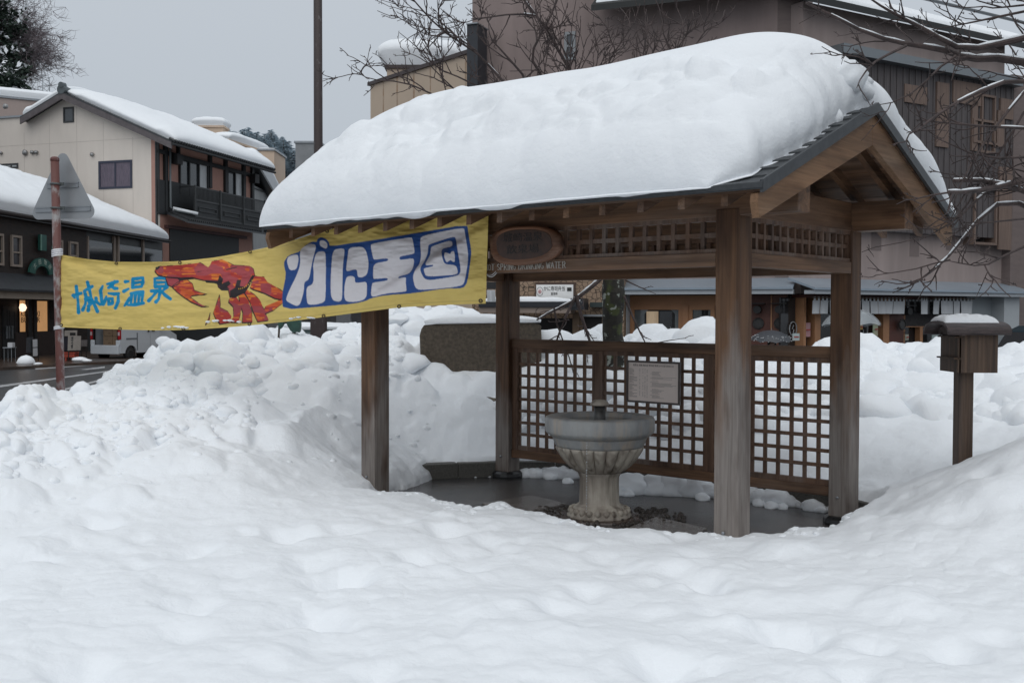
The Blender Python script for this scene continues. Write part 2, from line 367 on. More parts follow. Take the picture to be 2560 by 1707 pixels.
def scatter(n, px0, px1, t0, t1, ra, rb, k0=.5, k1=1.0, sink=.35):
    for _ in range(n):
        px = rs.uniform(px0, px1); u = (px-1280)/F; d_ = np.interp(u, cu, cdep); q = rs.uniform(t0, t1)
        r0_ = float(np.interp(u, [(p-1280)/F for p in (-900, 0, 600, 900, 1100, 1300, 2150, 2300, 2600, 3400)], [6.5, 6.8, 7.4, 9.2, 10.6, 10.4, 9.3, 8.8, 8.2, 8]))
        y = r0_+(d_-r0_)*q; r = ra+(rb-ra)*rs.random()**2
        stamp(u*y, y, r, rs.uniform(k0, k1), sink)
scatter(60, -500, 900, .2, .9, .2, .55, .25, .5)
scatter(420, -300, 620, .30, .62, .04, .15, .6, 1.2)
scatter(240, 400, 1000, .6, .97, .05, .16, .6, 1.2)
scatter(90, -300, 400, .6, .9, .04, .12, .5, .9)
scatter(80, 420, 1000, .6, .95, .12, .28, .7, 1.2)
scatter(90, 600, 1250, .3, .9, .08, .25, .3, .7)
pass


for _ in range(170):
    y = rs.uniform(1.6, 7.5); u = rs.uniform(-.6, .6); r = rs.uniform(.06, .26)
    stamp(u*y, y, r, rs.uniform(.03, .11)*(r/.2), dip=True)
for _ in range(50):
    y = rs.uniform(2, 7.8); u = rs.uniform(-.6, .6); r = rs.uniform(.06, .3)
    stamp(u*y, y, r*.8, rs.uniform(.12, .30), .05)
def blur(A, su, sr):
    def k(s): n = int(s*3)+1; x = np.arange(-n, n+1); g = np.exp(-x*x/(2*s*s)); return g/g.sum(), n
    g, n = k(su); B = np.pad(A, ((0, 0), (n, n)), 'edge'); A = sum(g[i]*B[:, i:i+A.shape[1]] for i in range(2*n+1))
    g, n = k(sr); B = np.pad(A, ((n, n), (0, 0)), 'edge'); return sum(g[i]*B[i:i+A.shape[0]] for i in range(2*n+1))
PN = sm(fbm(XX*.9, YY*.9, 2, 97)*3+.75)
wx, wy = XX+.10*fbm(XX*3, YY*3, 2, 101), YY+.10*fbm(XX*3+9, YY*3, 2, 102)
rub = np.interp(t, [0, .22, .4, .7, 1], [0, .25, 1, 1, .9])*PN*(1-behind)
rub = rub*np.interp(UU, [(p-1280)/F for p in (-300, 0, 700, 800, 1150, 1280, 2150, 2560)], [.9, .9, .8, .45, .35, .8, 1.15, 1.15])
rgt = sm((pxx-1250)/150)
rub = rub*(1-rgt)+rgt*np.interp(t, [0, .30, .5, .8, 1], [.0, .12, 1, 1, .75])*(1-behind)
H = H+(1-rgt)*rub*(.11*chunks(wx*2.6, wy*2.6, 3)+.065*chunks(wx*6.2+4, wy*6.2, 9)+.03*chunks(wx*13, wy*13+3, 15)-.12)
H = H+rgt*rub*(.05*chunks(wx*4.1+4, wy*4.1, 19, .7, .4)+.03*chunks(wx*10, wy*10+3, 25, .5)-.10)
rb_ = blur(H, 2.2, 1.3); HS_ = blur(H, 1.2, .7); HS_ = HS_*(1-rgt)+rb_*rgt; HW = blur(H, 3.6, 2.2)
nearw = sm((7.6-YY)/1.5); H = HS_*(1-nearw)+HW*nearw
H += .006*fbm(XX*12, YY*12, 3, 91)+.020*fbm(XX*2.0+2, YY*2.0, 3, 92)*nearw+(.016*np.abs(fbm(XX*4+2, YY*4, 3, 95))+.010*chunks(wx*5+1, wy*5, 33)*sm(fbm(XX*1.3, YY*1.3, 2, 98)*4))*nearw
SD0 = poly_sdf(XX, YY, clear); lim = .07+.30*np.clip(SD0, 0, 9)+.28*np.clip(SD0, 0, 9)**2+.04*fbm(XX*5, YY*5, 3, 78); far_ = sm((YY-8.3)/.6)*sm((3.4-XX)/1.0)
H = np.where(far_ > 0, H+far_*(np.minimum(H, lim)-H), H)
SD = SD0+.035*fbm(XX*6, YY*6, 3, 77)
edge = np.sqrt(np.clip(SD/.13, 0, 1)); bumpy = .03*np.clip(fbm(XX*13, YY*13, 2, 55), 0, 1)*np.exp(-(SD/.1)**2)
H = np.where(SD < 0, FLOOR-.12, FLOOR-.01+(H-FLOOR+.01)*edge+bumpy)
gv = np.stack([XX, YY, H], -1).reshape(-1, 3)
sg = fastmesh('snow_ground', gv, gridq(NR, NU), SNOW); tag(sg, kind='structure')
def snow_h(x, y):
    j = min(max(np.searchsorted(Rr, y), 0), NR-1); i = min(max(np.searchsorted(U, x/y), 0), NU-1); return float(H[j, i])

# broken snow: chunks thrown up by the plough along the banks, crumbs along the cleared edge
RV, RT, rn = [], [], 0
def add_lump(c, r, seed, sub, **k):
    global rn
    V, T = lump_geo(c, r, seed, sub, **k); RV.append(V); RT.append(T+rn); rn += len(V)
rs = random.Random(23)
def rubble(n, px0, px1, t0, t1, ra, rb, sink=.35, pw=1.8):
    for k in range(n):
        px = rs.uniform(px0, px1); u = (px-1280)/F; d_ = float(np.interp(u, cu, cdep)); q = t0+(t1-t0)*rs.random()**.8
        r0_ = float(np.interp(u, [(p-1280)/F for p in (-900, 0, 600, 900, 1100, 1300, 2150, 2300, 2600, 3400)], [6.5, 6.8, 7.4, 9.2, 10.6, 10.4, 9.3, 8.8, 8.2, 8]))
        y = r0_+(d_-r0_)*q; x = u*y; r = ra+(rb-ra)*rs.random()**pw
        if poly_sdf(np.array([x]), np.array([y]), clear)[0] < r*1.6: continue
        mnx = P(1050, 800, 12.7)[0]; mxx = P(1355, 800, 12.7)[0]
        if mnx-.1 < x < mxx+.1 and 12.2 < y < 13.4: continue
        z = snow_h(x, y)-r*sink
        zmax = CAMZ+(np.interp(u, cu, czz)-CAMZ)*y/d_+.05
        if z+r*.8 > zmax: z = zmax-r*.8
        add_lump((x, y, z), r, rs.randrange(10**6), 3 if r > .11 else 2, flat=rs.uniform(.65, .95))
rubble(330, 2060, 2900, .38, 1.0, .10, .40, .42, 1.5)
rubble(520, 2060, 2900, .38, 1.0, .04, .17, .3)
rubble(200, 1250, 2100, .3, 1.0, .10, .36, .4, 1.5)
rubble(340, 1250, 2100, .35, 1.0, .05, .16, .2)
rubble(90, 380, 860, .6, 1.0, .10, .34, .42)
rubble(300, -250, 640, .30, .70, .03, .13, .5)
rubble(260, -250, 640, .30, .70, .015, .06, .35)
rubble(320, 250, 1000, .6, 1.0, .03, .15, .4)
rubble(240, -300, 1100, .12, .6, .02, .08, .6)
rubble(40, -200, 380, .7, .96, .05, .16, .3)
rubble(60, 860, 1240, .5, 1.0, .06, .22, .4)
for k in range(240):
    i = rs.randrange(len(front)-1); f = rs.random(); px = front[i][0]+(front[i+1][0]-front[i][0])*f; py = front[i][1]+(front[i+1][1]-front[i][1])*f
    g_ = G(px, py+rs.uniform(2, 26), .07); r = .012+.035*rs.random()**2.5
    add_lump((g_[0], g_[1], snow_h(g_[0], g_[1])-r*.45), r, rs.randrange(10**6), 2, flat=.8)
tag(fastmesh('snow_rubble', np.concatenate(RV), np.concatenate(RT), SNOW), 'broken chunks of ploughed snow piled along the banks', 'snow rubble', kind='stuff')
# ============================================================ paved floor, kerb
FLOORM = mat('wet aggregate paving', (.11, .098, .09), .24, col2=(.035, .036, .04), scale=2.2, bump=.5, bscale=70, detail=9, con=(.3, .72))
mb = MB(); c0 = loc2w(1.8, .9)
poly = [loc2w(*p) for p in [(-1.4, -1.2), (4.8, -1.2), (4.8, 2.32), (-1.4, 2.32)]]
mb.add([(p[0], p[1], FLOOR) for p in poly]+[(p[0], p[1], -.45) for p in poly], [(0, 1, 2, 3), (7, 6, 5, 4), (0, 4, 5, 1), (1, 5, 6, 2), (2, 6, 7, 3), (3, 7, 4, 0)])
fl = mb.build('paved_floor', FLOORM); tag(fl, kind='structure')
mb = MB(); kp = [Vector((*p, 0)) for p in kerb_pts]
for i in range(len(kp)-1):
    a, b = kp[i], kp[i+1]; d = (b-a).normalized(); n = Vector((d.y, -d.x, 0))
    if n.dot(Vector((*c0[:2], 0))-a) > 0: n = -n
    vs = [a, b, b+n*.16, a+n*.16]
    mb.add([(v.x, v.y, FLOOR-.2) for v in vs]+[(v.x, v.y, .085) for v in vs], [(3, 2, 1, 0), (4, 5, 6, 7), (0, 1, 5, 4), (1, 2, 6, 5), (2, 3, 7, 6), (3, 0, 4, 7)])
kb = mb.build('kerb', mat('kerb granite', (.14, .135, .12), .7, .6, 90, .8, 120, con=(.3, .7)), bevel=.01)
tag(kb, 'low speckled stone kerb behind the wooden shelter floor', 'kerb')
STONEW = mat('wet slab stone', (.21, .19, .175), .10, .5, 14, .5, 60)
for k, (pts, lab) in enumerate([([(1205, 1255), (1330, 1236), (1418, 1258), (1300, 1282)], 'thin wet square paving slab left of the drinking fountain'),
               ([(1573, 1316), (1640, 1290), (1768, 1318), (1700, 1352)], 'thin wet square paving slab right of the drinking fountain')]):
    g = [G(x, y, FLOOR+.02) for x, y in pts]; mb = MB()
    mb.add([(p[0], p[1], FLOOR-.02) for p in g]+[(p[0], p[1], FLOOR+.018) for p in g], [(3, 2, 1, 0), (4, 5, 6, 7), (0, 1, 5, 4), (1, 2, 6, 5), (2, 3, 7, 6), (3, 0, 4, 7)])
    tag(mb.build('paving_slab', STONEW, bevel=.006), lab, 'paving slab', 'slabs set in the shelter floor')
FX, FY = 1.955, .735
fw = loc2w(FX, FY)
mb = MB(); rs = random.Random(8)
for _ in range(330):
    a = rs.uniform(0, 6.3); q = rs.uniform(.2, .66); r = rs.uniform(.010, .026)
    x, y = fw[0]+q*math.cos(a)*1.1, fw[1]+q*math.sin(a)*.8
    pr = [(r*.5, -.01), (r, 0), (r*.95, r*.45), (r*.6, r*.95), (.001, r*1.05)]
    mb.lathe(pr, 7, (x, y, FLOOR), mod=lambda j, t, z, a=a: 1+.25*math.sin(2*t+a)+.12*math.sin(3*t+2*a))
tag(mb.build('drain_pebbles', mat('wet pebbles', (.05, .04, .033), .35, .5, 30), smooth=True), 'dark wet pebbles around the fountain foot', 'pebbles', kind='stuff')

# ============================================================ the shelter
pav = thing('wooden_shelter', 'open timber shelter with gabled roof and lattice panels over the drinking fountain', 'shelter'); pav.matrix_world = PAVM
def pb(mb, name, m, parent=pav, bevel=.005, smooth=False): return mb.build(name, m, parent, smooth, bevel)
s = .09; ZL = 2.275; ZT1, ZT0 = 2.035, 1.943
for (x, y) in ((0, 0), (PL, 0), (0, PW), (PL, PW)):
    mb = MB(); mb.box(x-s, x+s, y-s, y+s, 0, ZL+.05); p = pb(mb, 'post', WZ, bevel=.009)
    mb = MB(); mb.lathe([(.15, FLOOR-.03), (.16, FLOOR+.02), (.155, -.015), (.13, .004), (.02, .006)], 14, (x, y, 0)); pb(mb, 'plinth', mat('black plinth stone', (.02, .021, .022), .35, .4, 30), p, 0)
    mb = MB(); mb.lathe([(.011, 0), (.011, .012), (.004, .016)], 8); mb.v = [(x-.01+v[0], y-s-v[2], .16+v[1]) for v in mb.v]
    pb(mb, 'bolt', METAL, p, 0)
for y, n in ((0, -1), (PW, 1)):
    mb = MB(); mb.box(-.5, 4.1, y-.087, y+.087, ZL, 2.5); pb(mb, 'eave_beam', WX)
    mb = MB(); ya, yb = sorted((y+n*.084, y-n*.03)); mb.box(s, PL-s, ya, yb, ZT0, ZT1); pb(mb, 'tie_beam', WX)
for x, n in ((0, -1), (PL, 1)):
    mb = MB(); mb.box(x-.08, x+.08, .087, PW-.087, ZL, 2.5); pb(mb, 'cross_beam', WY)
    mb = MB(); xa, xb = sorted((x+n*.084, x-n*.03)); mb.box(xa, xb, s, PW-s, ZT0, ZT1); pb(mb, 'tie_beam', WY)
    mb = MB(); mb.box(x-.06, x+.06, .885-.06, .885+.06, 2.5, 2.80); pb(mb, 'king_post', WZ)
# friezes
def frieze(a0, a1, c, alongx):
    mb = MB(); n = max(2, round((a1-a0)/.118)); st = (a1-a0)/n
    def B(u0, u1, v0, v1, z0, z1):
        if alongx: mb.box(u0, u1, c+v0, c+v1, z0, z1)
        else: mb.box(c+v0, c+v1, u0, u1, z0, z1)
    B(a0, a1, -.03, .03, ZT1, ZT1+.026); B(a0, a1, -.03, .03, ZL-.028, ZL)
    for k in range(n+1): B(max(a0, a0+k*st-.015), min(a1, a0+k*st+.015), -.014, .014, ZT1+.026, ZL-.028)
    zc_ = (ZT1+ZL)/2
    for k in range(n): B(a0+k*st+.015, a0+(k+1)*st-.015, -.012, .012, zc_-.015, zc_+.015)
    return pb(mb, 'frieze_lattice', WL, bevel=0)
mb = MB(); mb.box(s, PL-s, PW+.075, PW+.087, ZT1+.055, ZL-.002); pb(mb, 'backing_board', WX, bevel=0)
frieze(s, PL-s, -.045, True); frieze(s, PL-s, PW+.045, True); frieze(s, PW-s, PL+.045, False); frieze(s, PW-s, -.045, False)
# back lattice wall
YB = PW
mb = MB(); mb.box(s, PL-s, YB-.045, YB+.045, 1.268, 1.36); pb(mb, 'hand_rail', WX)
mb = MB(); mb.box(s, PL-s, YB-.045, YB+.045, .151, .235); pb(mb, 'bottom_rail', WX)
xs1 = [lhit(q, 950, 1, YB)[0] for q in (1485, 1511, 1763, 1789)]
segs = [(s+.07, xs1[0]), (xs1[1], xs1[2]), (xs1[3], PL-s-.01)]
for xa, xb in ((s, s+.07), (xs1[0], xs1[1]), (xs1[2], xs1[3])):
    mb = MB(); mb.box(xa, xb, YB-.035, YB+.035, .235, 1.268); pb(mb, 'stile', WL)
for xa, xb in segs:
    mb = MB(); n = max(2, round((xb-xa)/.117)); st = (xb-xa)/n
    mb.box(xa, xb, YB-.025, YB+.025, 1.226, 1.268); mb.box(xa, xb, YB-.025, YB+.025, .235, .275)
    for k in range(n+1): mb.box(max(xa, xa+k*st-.016), min(xb, xa+k*st+.016), YB-.002, YB+.016, .275, 1.226)
    for k in range(1, 8):
        z = .275+k*.951/8; mb.box(xa, xb, YB-.018, YB-.0025, z-.015, z+.015)
    pb(mb, 'lattice_panel', WL, bevel=0)
# roof
YC = .885; HS = 1.66; ZR, ZE = 3.06, 2.372; SLP = (ZR-ZE)/HS; XA, XB = -.60, 4.216
def roofz(y): return ZR-abs(y-YC)*SLP
ang = math.atan(SLP)
for n, nm in ((-1, 'front'), (1, 'back')):
    mb = MB()
    for k in range(11):   # stepped courses
        d0, d1 = k*HS/11, (k+1)*HS/11+.01; z0, z1 = ZR-d0*SLP+.004, ZR-d1*SLP+.016
        y0, y1 = YC+n*d0, YC+n*d1
        mb.add([(XA, y0, z0), (XB, y0, z0), (XB, y1, z1), (XA, y1, z1), (XA, y0, z0-.03), (XB, y0, z0-.03), (XB, y1, z1-.03), (XA, y1, z1-.03)],
               [(0, 1, 2, 3), (7, 6, 5, 4), (0, 4, 5, 1), (1, 5, 6, 2), (2, 6, 7, 3), (3, 7, 4, 0)])
    rf = pb(mb, 'roof', TILE, bevel=0)
    mb = MB()   # dark edge fascia on the eave and boards under
    nb = 9
    for k in range(nb):
        d0, d1 = k*(HS-.02)/nb, (k+1)*(HS-.02)/nb-.006; y0, y1 = YC+n*d0, YC+n*d1; z0, z1 = ZR-d0*SLP-.03, ZR-d1*SLP-.03
        mb.add([(XA+.03, y0, z0), (XB-.03, y0, z0), (XB-.03, y1, z1), (XA+.03, y1, z1), (XA+.03, y0, z0-.018), (XB-.03, y0, z0-.018), (XB-.03, y1, z1-.018), (XA+.03, y1, z1-.018)],
               [(0, 1, 2, 3), (7, 6, 5, 4), (0, 4, 5, 1), (1, 5, 6, 2), (2, 6, 7, 3), (3, 7, 4, 0)])
    pb(mb, 'soffit_boards', WX, rf, bevel=0)
    mb = MB(); ye = YC+n*(HS+.004)
    mb.add([(x, y, z) for x in (XA-.005, XB+.005) for (y, z) in ((ye, ZE+.016), (ye, ZE-.026), (ye-n*.03, ZE-.018), (ye-n*.03, ZE+.028))],
           [(0, 1, 2, 3), (7, 6, 5, 4), (0, 4, 5, 1), (1, 5, 6, 2), (2, 6, 7, 3), (3, 7, 4, 0)])
    pb(mb, 'eave_edging', TILE, rf, bevel=0)
    for g in (XA-.004, XB+.004):
        mb = MB(); g2 = g+(.024 if g < 0 else -.024)
        pts = [(YC, ZR+.03), (YC+n*HS, ZE+.03), (YC+n*HS, ZE-.045), (YC, ZR-.045)]
        mb.add([(g, *p) for p in pts]+[(g2, *p) for p in pts], [(0, 1, 2, 3), (7, 6, 5, 4), (0, 4, 5, 1), (1, 5, 6, 2), (2, 6, 7, 3), (3, 7, 4, 0)])
        pb(mb, 'verge_edging', TILE, rf, bevel=0)
    for k in range(-2, 14):
        x = .035+.3*k
        if x < XA+.1 or x > XB-.1: continue
        mb = MB(); d = HS-.055
        pts = [(YC+n*.02, ZR-.052), (YC+n*d, ZR-d*SLP-.048), (YC+n*(d+.002), ZR-d*SLP-.128), (YC+n*.02, ZR-.134)]
        mb.add([(x-.024, *p) for p in pts]+[(x+.024, *p) for p in pts], [(0, 1, 2, 3), (7, 6, 5, 4), (0, 4, 5, 1), (1, 5, 6, 2), (2, 6, 7, 3), (3, 7, 4, 0)])
        pb(mb, 'rafter', WY, bevel=0)
    for g0, g1 in ((-.56, -.51), (4.13, 4.18)):
        mb = MB(); pts = [(YC, ZR-.05), (YC+n*(HS-.01), ZE-.048), (YC+n*(HS+.0), ZE-.10), (YC+n*(HS-.03), ZE-.19), (YC+n*.0, ZR-.262)]
        mb.add([(g0, *p) for p in pts]+[(g1, *p) for p in pts], [(0, 1, 2, 3, 4), (9, 8, 7, 6, 5)]+[(i, i+5, (i+1) % 5+5, (i+1) % 5) for i in range(5)])
        pb(mb, 'bargeboard', WF, bevel=.004)
mb = MB(); mb.box(-.5, 4.125, YC-.045, YC+.045, 2.80, 2.935); pb(mb, 'ridge_beam', WX)

# snow load on the roof
def pav_snow():
    na, nb_ = 260, 210
    a = np.linspace(-1, 1, na); b = np.linspace(-1, 1, nb_); A, B = np.meshgrid(a, b)
    # denser sampling close to the rim
    A = np.sign(A)*(1-(1-np.abs(A))**1.5); B = np.sign(B)*(1-(1-np.abs(B))**1.5)
    x0, x1 = XA-.02, XB-.02; y0, y1 = YC-HS-.02, YC+HS+.03
    X = (x0+x1)/2+A*(x1-x0)/2; Y = (y0+y1)/2+B*(y1-y0)/2
    rz = ZR-np.abs(Y-YC)*SLP+.012
    # snow starts a little inside the right verge
    inset = np.interp(B, [-1, -.9, -.5, -.1, .1, .5, 1], [.34, .17, .12, .10, .08, .03, .0])+.05*fbm(B*4, B*0, 3, 5)
    X = np.where(A > .55, X-inset*sm((A-.55)/.45), X)
    ra = np.clip(1-np.abs(A)**np.where(A > 0, 7.5, 8.0), 0, 1)**.45
    rb = np.clip(1-np.abs(B)**np.where(B < 0, 4.6, 3.8), 0, 1)**.5
    top = 3.70+.03*np.sin(X*1.1+2.6)-.05*sm((X-3.3)/.8)-.06*sm((-X+.4)/.9)     # crown of the dome over the ridge
    T0 = (top-ZR)*(1-.10*np.abs(B)**2)
    T0 = T0*(1+.02*fbm(X*1.5, Y*1.5, 2, 2))
    T = T0*ra*rb
    dome = ZR-np.sqrt((Y-YC)**2+.16)*SLP+.4*SLP+.012   # soft crown instead of a crease
    Z = np.maximum(rz, rz+T+(dome-rz)*.8*ra*rb*sm(T/.3))
    # lumps on the lower front half and the gable end
    lump = sm((-B-.40)/.3)*.9*(.25+.75*sm((X-.0)/.9))+sm((A-.80)/.15)*.6*sm((np.abs(B)-.05)/.2)
    lump = np.clip(lump, 0, 1)*ra*rb
    wx_, wy_ = X+.1*fbm(X*3, Y*3, 2, 111), Y+.1*fbm(X*3+5, Y*3, 2, 112)
    Z += lump*(.17*fbm(X*1.9, Y*2.6, 3, 12)+.10*(chunks(wx_*2.2, wy_*3.4, 61, .7)-.5)+.05*(chunks(wx_*5.5, wy_*7, 62, .5)-.5)*sm(fbm(X, Y, 2, 64)*4+.8)+.014*fbm(X*9, Y*11, 3, 13))
    for k in range(90):
        r = random.Random(k*7+1); cx = r.uniform(XA+.2, XB-.2); cy = r.uniform(YC-HS+.02, YC-.8); q = r.uniform(.06, .2)
        d2 = ((X-cx)/q)**2+((Y-cy)/(q*.8))**2
        Z += np.where(d2 < 1, (1-d2)**1.2*q*r.uniform(-.18, .28), 0)*sm(T/.15)
    # bulge outward on the rim
    h = np.clip((Z-rz)/.45, 0, 1); bl = 4*h*(1-h)
    Y += np.sign(B)*bl*.045*sm((np.abs(B)-.72)/.2)*(1+.5*fbm(X*2.6, Y*0, 3, 6))
    X += np.sign(A)*bl*np.where(A > 0, .05, .10)*sm((np.abs(A)-.8)/.15)*(1+.8*fbm(Y*4, Y*0, 3, 7))
    drip = .08*np.clip(fbm(X*2.2, X*0, 3, 16), -1, 1)
    lip = (np.abs(B) > .985)*1.0; Z += lip*np.minimum(drip, 0)*.7
    V = np.stack([X, Y, Z], -1).reshape(-1, 3)
    Bt = np.stack([X, Y, np.minimum(rz-.004, Z-.003)], -1).reshape(-1, 3)
    q = gridq(nb_, na); n = nb_*na; q2 = gridq(nb_, na, True)+n
    ring = list(range(na))+[i*na+na-1 for i in range(1, nb_)]+[(nb_-1)*na+j for j in range(na-2, -1, -1)]+[i*na for i in range(nb_-2, 0, -1)]
    rq = [(ring[(i+1) % len(ring)], ring[i], ring[i]+n, ring[(i+1) % len(ring)]+n) for i in range(len(ring))]
    Q = np.concatenate([q, q2, np.array(rq)]); T_ = [Q[:, [0, 1, 2]], Q[:, [0, 2, 3]]]; VV_ = [V, Bt]; nn = 2*n; g = random.Random(31)
    spots = []
    for k in range(46): r_ = g.uniform(.07, .17); spots.append((g.uniform(3.7, 4.17-r_), g.uniform(.75, 2.4), r_, .10+.18*g.random()))
    for k in range(40): r_ = g.uniform(.03, .08); spots.append((g.uniform(3.7, 4.17-r_), g.uniform(1.0, 2.4), r_, .06+.3*g.random()*(1 if k % 2 else .3)))
    for k in range(6): r_ = g.uniform(.035, .08); y_ = g.uniform(-.65, .9); spots.append((4.216-float(np.interp((y_-YC)/HS, [-1, -.9, -.5, -.1, .1], [.34, .17, .12, .10, .08]))-g.uniform(.06, .2), y_, r_, .015))
    for k in range(170): spots.append((g.uniform(XA+.1, 3.85), g.uniform(YC-HS+.05, YC-HS+.10), g.uniform(.02, .05), .025))
    for x, y, r, up_ in spots:
        z = ZR-abs(y-YC)*SLP+up_+.012
        v, t3 = lump_geo((x, y, z), r, g.randrange(10**6), 3 if r > .1 else 2, flat=.85); VV_.append(v); T_.append(t3+nn); nn += len(v)
    o = fastmesh('roof_snow', np.concatenate(VV_), np.concatenate(T_), SNOW); o.matrix_world = PAVM
    tag(o, 'deep rounded snow load on the roof of the wooden shelter', 'snow', kind='thing')
pav_snow()

# ============================================================ fountain
ft = thing('drinking_fountain', 'round carved stone drinking fountain on a fluted pedestal, streaked brown and grey', 'fountain', (fw[0], fw[1], FLOOR), .3)
def stonemat(nm, c1, c2, c3):
    m = mat(nm, c1, .6, col2=c2, scale=3.2, bump=.5, bscale=45, stretch=(1.5, 1.5, .55), con=(.38, .6))
    nt = m.node_tree; N = nt.nodes.new; L = nt.links.new; b = nt.nodes['Principled BSDF']
    src = b.inputs['Base Color'].links[0].from_socket
    tc = N('ShaderNodeTexCoord'); mp = N('ShaderNodeMapping'); mp.inputs['Scale'].default_value = (15, 15, 1.3); L(tc.outputs['Object'], mp.inputs[0])
    n = N('ShaderNodeTexNoise'); n.inputs['Scale'].default_value = 1; n.inputs['Detail'].default_value = 5; L(mp.outputs[0], n.inputs[0])
    r = N('ShaderNodeValToRGB'); r.color_ramp.elements[0].position = .48; r.color_ramp.elements[1].position = .75
    L(n.outputs[0], r.inputs[0]); x = N('ShaderNodeMixRGB'); L(r.outputs[0], x.inputs[0]); L(src, x.inputs[1]); x.inputs[2].default_value = (*c3, 1)
    L(x.outputs[0], b.inputs['Base Color']); return m
ST1 = stonemat('fountain rim stone', (.29, .295, .29), (.2, .205, .21), (.37, .31, .25))
ST2 = stonemat('fountain bowl stone', (.42, .38, .32), (.25, .215, .18), (.07, .05, .036))
def z_(w): return w-FLOOR
def notch(j, t, z):
    d = abs((t-4.08+math.pi) % (2*math.pi)-math.pi); return 1-.035*math.exp(-(d/.05)**2)
mb = MB(); mb.lathe([(.30, z_(.60)), (.405, z_(.61)), (.448, z_(.648)), (.452, z_(.66)), (.455, z_(.75)), (.447, z_(.768)), (.43, z_(.775)), (.33, z_(.775)), (.318, z_(.768)), (.31, z_(.72)), (.26, z_(.66)), (.02, z_(.65))], 96, mod=notch)
mb.build('rim', ST1, ft, True)
mb = MB(); mb.lathe([(.2, z_(.52)), (.362, z_(.53)), (.372, z_(.545)), (.392, z_(.60)), (.404, z_(.625)), (.2, z_(.63))], 96, mod=notch); mb.build('bowl_band', ST1, ft, True)
def petals(j, t, z):
    return 1+[0, .06, .13, .16, .16, .15, .13, .10, 0][j]*(abs(math.sin(t*10.5))**.42-.6)
mb = MB(); mb.lathe([(.13, z_(.30)), (.185, z_(.315)), (.215, z_(.335)), (.25, z_(.37)), (.285, z_(.41)), (.315, z_(.455)), (.34, z_(.495)), (.352, z_(.515)), (.36, z_(.53))], 336, mod=petals)
mb.build('bowl', ST2, ft, True)
mb = MB(); mb.lathe([(.20, z_(.03)), (.178, z_(.045)), (.166, z_(.06)), (.163, z_(.2)), (.165, z_(.27)), (.178, z_(.30)), (.185, z_(.318)), (.1, z_(.32))], 160, mod=lambda j, t, z: 1-.02*abs(math.sin(t*10)) if 1 < j < 6 else 1)
mb.build('pedestal', ST2, ft, True)
mb = MB(); mb.lathe([(.26, 0), (.27, .02), (.255, .035), (.25, .05), (.235, .065), (.21, .085), (.2, .1), (.1, .105)], 72)
for k in range(22):
    t = 2*math.pi*k/22; cx, cy = .235*math.cos(t), .235*math.sin(t)
    mb.lathe([(.004, -.03), (.02, -.022), (.029, 0), (.02, .022), (.004, .03)], 10, (cx, cy, .058))
mb.build('base', ST2, ft, True)
mb = MB(); mb.lathe([(.30, .0), (.36, .0), (.355, .012), (.3, .015)], 8); mb.build('foot_slab', mat('wet foot stone', (.07, .045, .035), .25, .5, 10), ft)
mb = MB(); mb.lathe([(.052, z_(.60)), (.05, z_(.72)), (.048, z_(.86))], 24); mb.build('spout_pillar', mat('dark spout', (.05, .048, .045), .4, .5, 30), ft, True)
mb = MB(); mb.lathe([(.03, z_(.858)), (.075, z_(.862)), (.079, z_(.872)), (.068, z_(.893)), (.045, z_(.908)), (.003, z_(.912))], 32); mb.build('spout_cap', ST2, ft, True)
mb = MB(); mb.lathe([(.002, z_(.738)), (.312, z_(.738)), (.312, z_(.737)), (.002, z_(.73))], 64); mb.build('basin_water', mat('basin water', (.035, .033, .03), .03, spec=.6), ft, True)
mb = MB(); rs = random.Random(3)
for k in range(26):
    z = z_(.60)-k*.022; r = rs.uniform(.0025, .0055)
    if z < .03: break
    th = 4.08-.3; q = .41+.0*k
    mb.lathe([(.0003, -r*1.8), (r, 0), (.0003, r*1.8)], 6, (q*math.cos(4.08), q*math.sin(4.08), z))
mb.build('dripping_water', mat('water drops', (.8, .85, .9), .05, trans=.6), ft, True)

# info board
bd = thing('information_board', 'framed pinkish notice board with tables, hung on the back lattice', 'notice board'); bd.matrix_world = PAVM
tl = lhit(1568, 900, 1, PW-.06); br = lhit(1701, 1008, 1, PW-.06)
x0, x1 = tl[0], br[0]; z1 = lhit(1568, 900, 1, PW-.06)[2]; z0 = lhit(1568, 1004, 1, PW-.06)[2]; yb = PW-.05
FRM = mat('board frame', (.085, .065, .06), .5, .2); PNL = mat('board panel', (.80, .69, .63), .45, .06, 3)
mb = MB(); f = .018
mb.box(x0, x1, yb-.025, yb, z1-f, z1); mb.box(x0, x1, yb-.025, yb, z0, z0+f); mb.box(x0, x0+f, yb-.025, yb, z0+f, z1-f); mb.box(x1-f, x1, yb-.025, yb, z0+f, z1-f)
mb.build('frame', FRM, bd)
mb = MB(); mb.box(x0+f, x1-f, yb-.014, yb-.004, z0+f, z1-f); mb.build('panel', PNL, bd)
INK = mat('board print', (.22, .19, .18), .6); wv = x1-x0; hv = z1-z0
tm = text_mesh('print', '泉質名 効能 適応症 禁忌症 飲用上の注意 飲用方法', INK, .021, Matrix.Translation(((x0+x1)/2, yb-.0155, z1-.043)) @ Matrix.Rotation(math.pi/2, 4, 'X'), bd, .0006, wv*.76)
mb = MB(); rs = random.Random(2); yy = yb-.0152
def ln(xa, xb, z, t=.0016): mb.box(xa, xb, yy, yy+.0004, z-t, z+t)
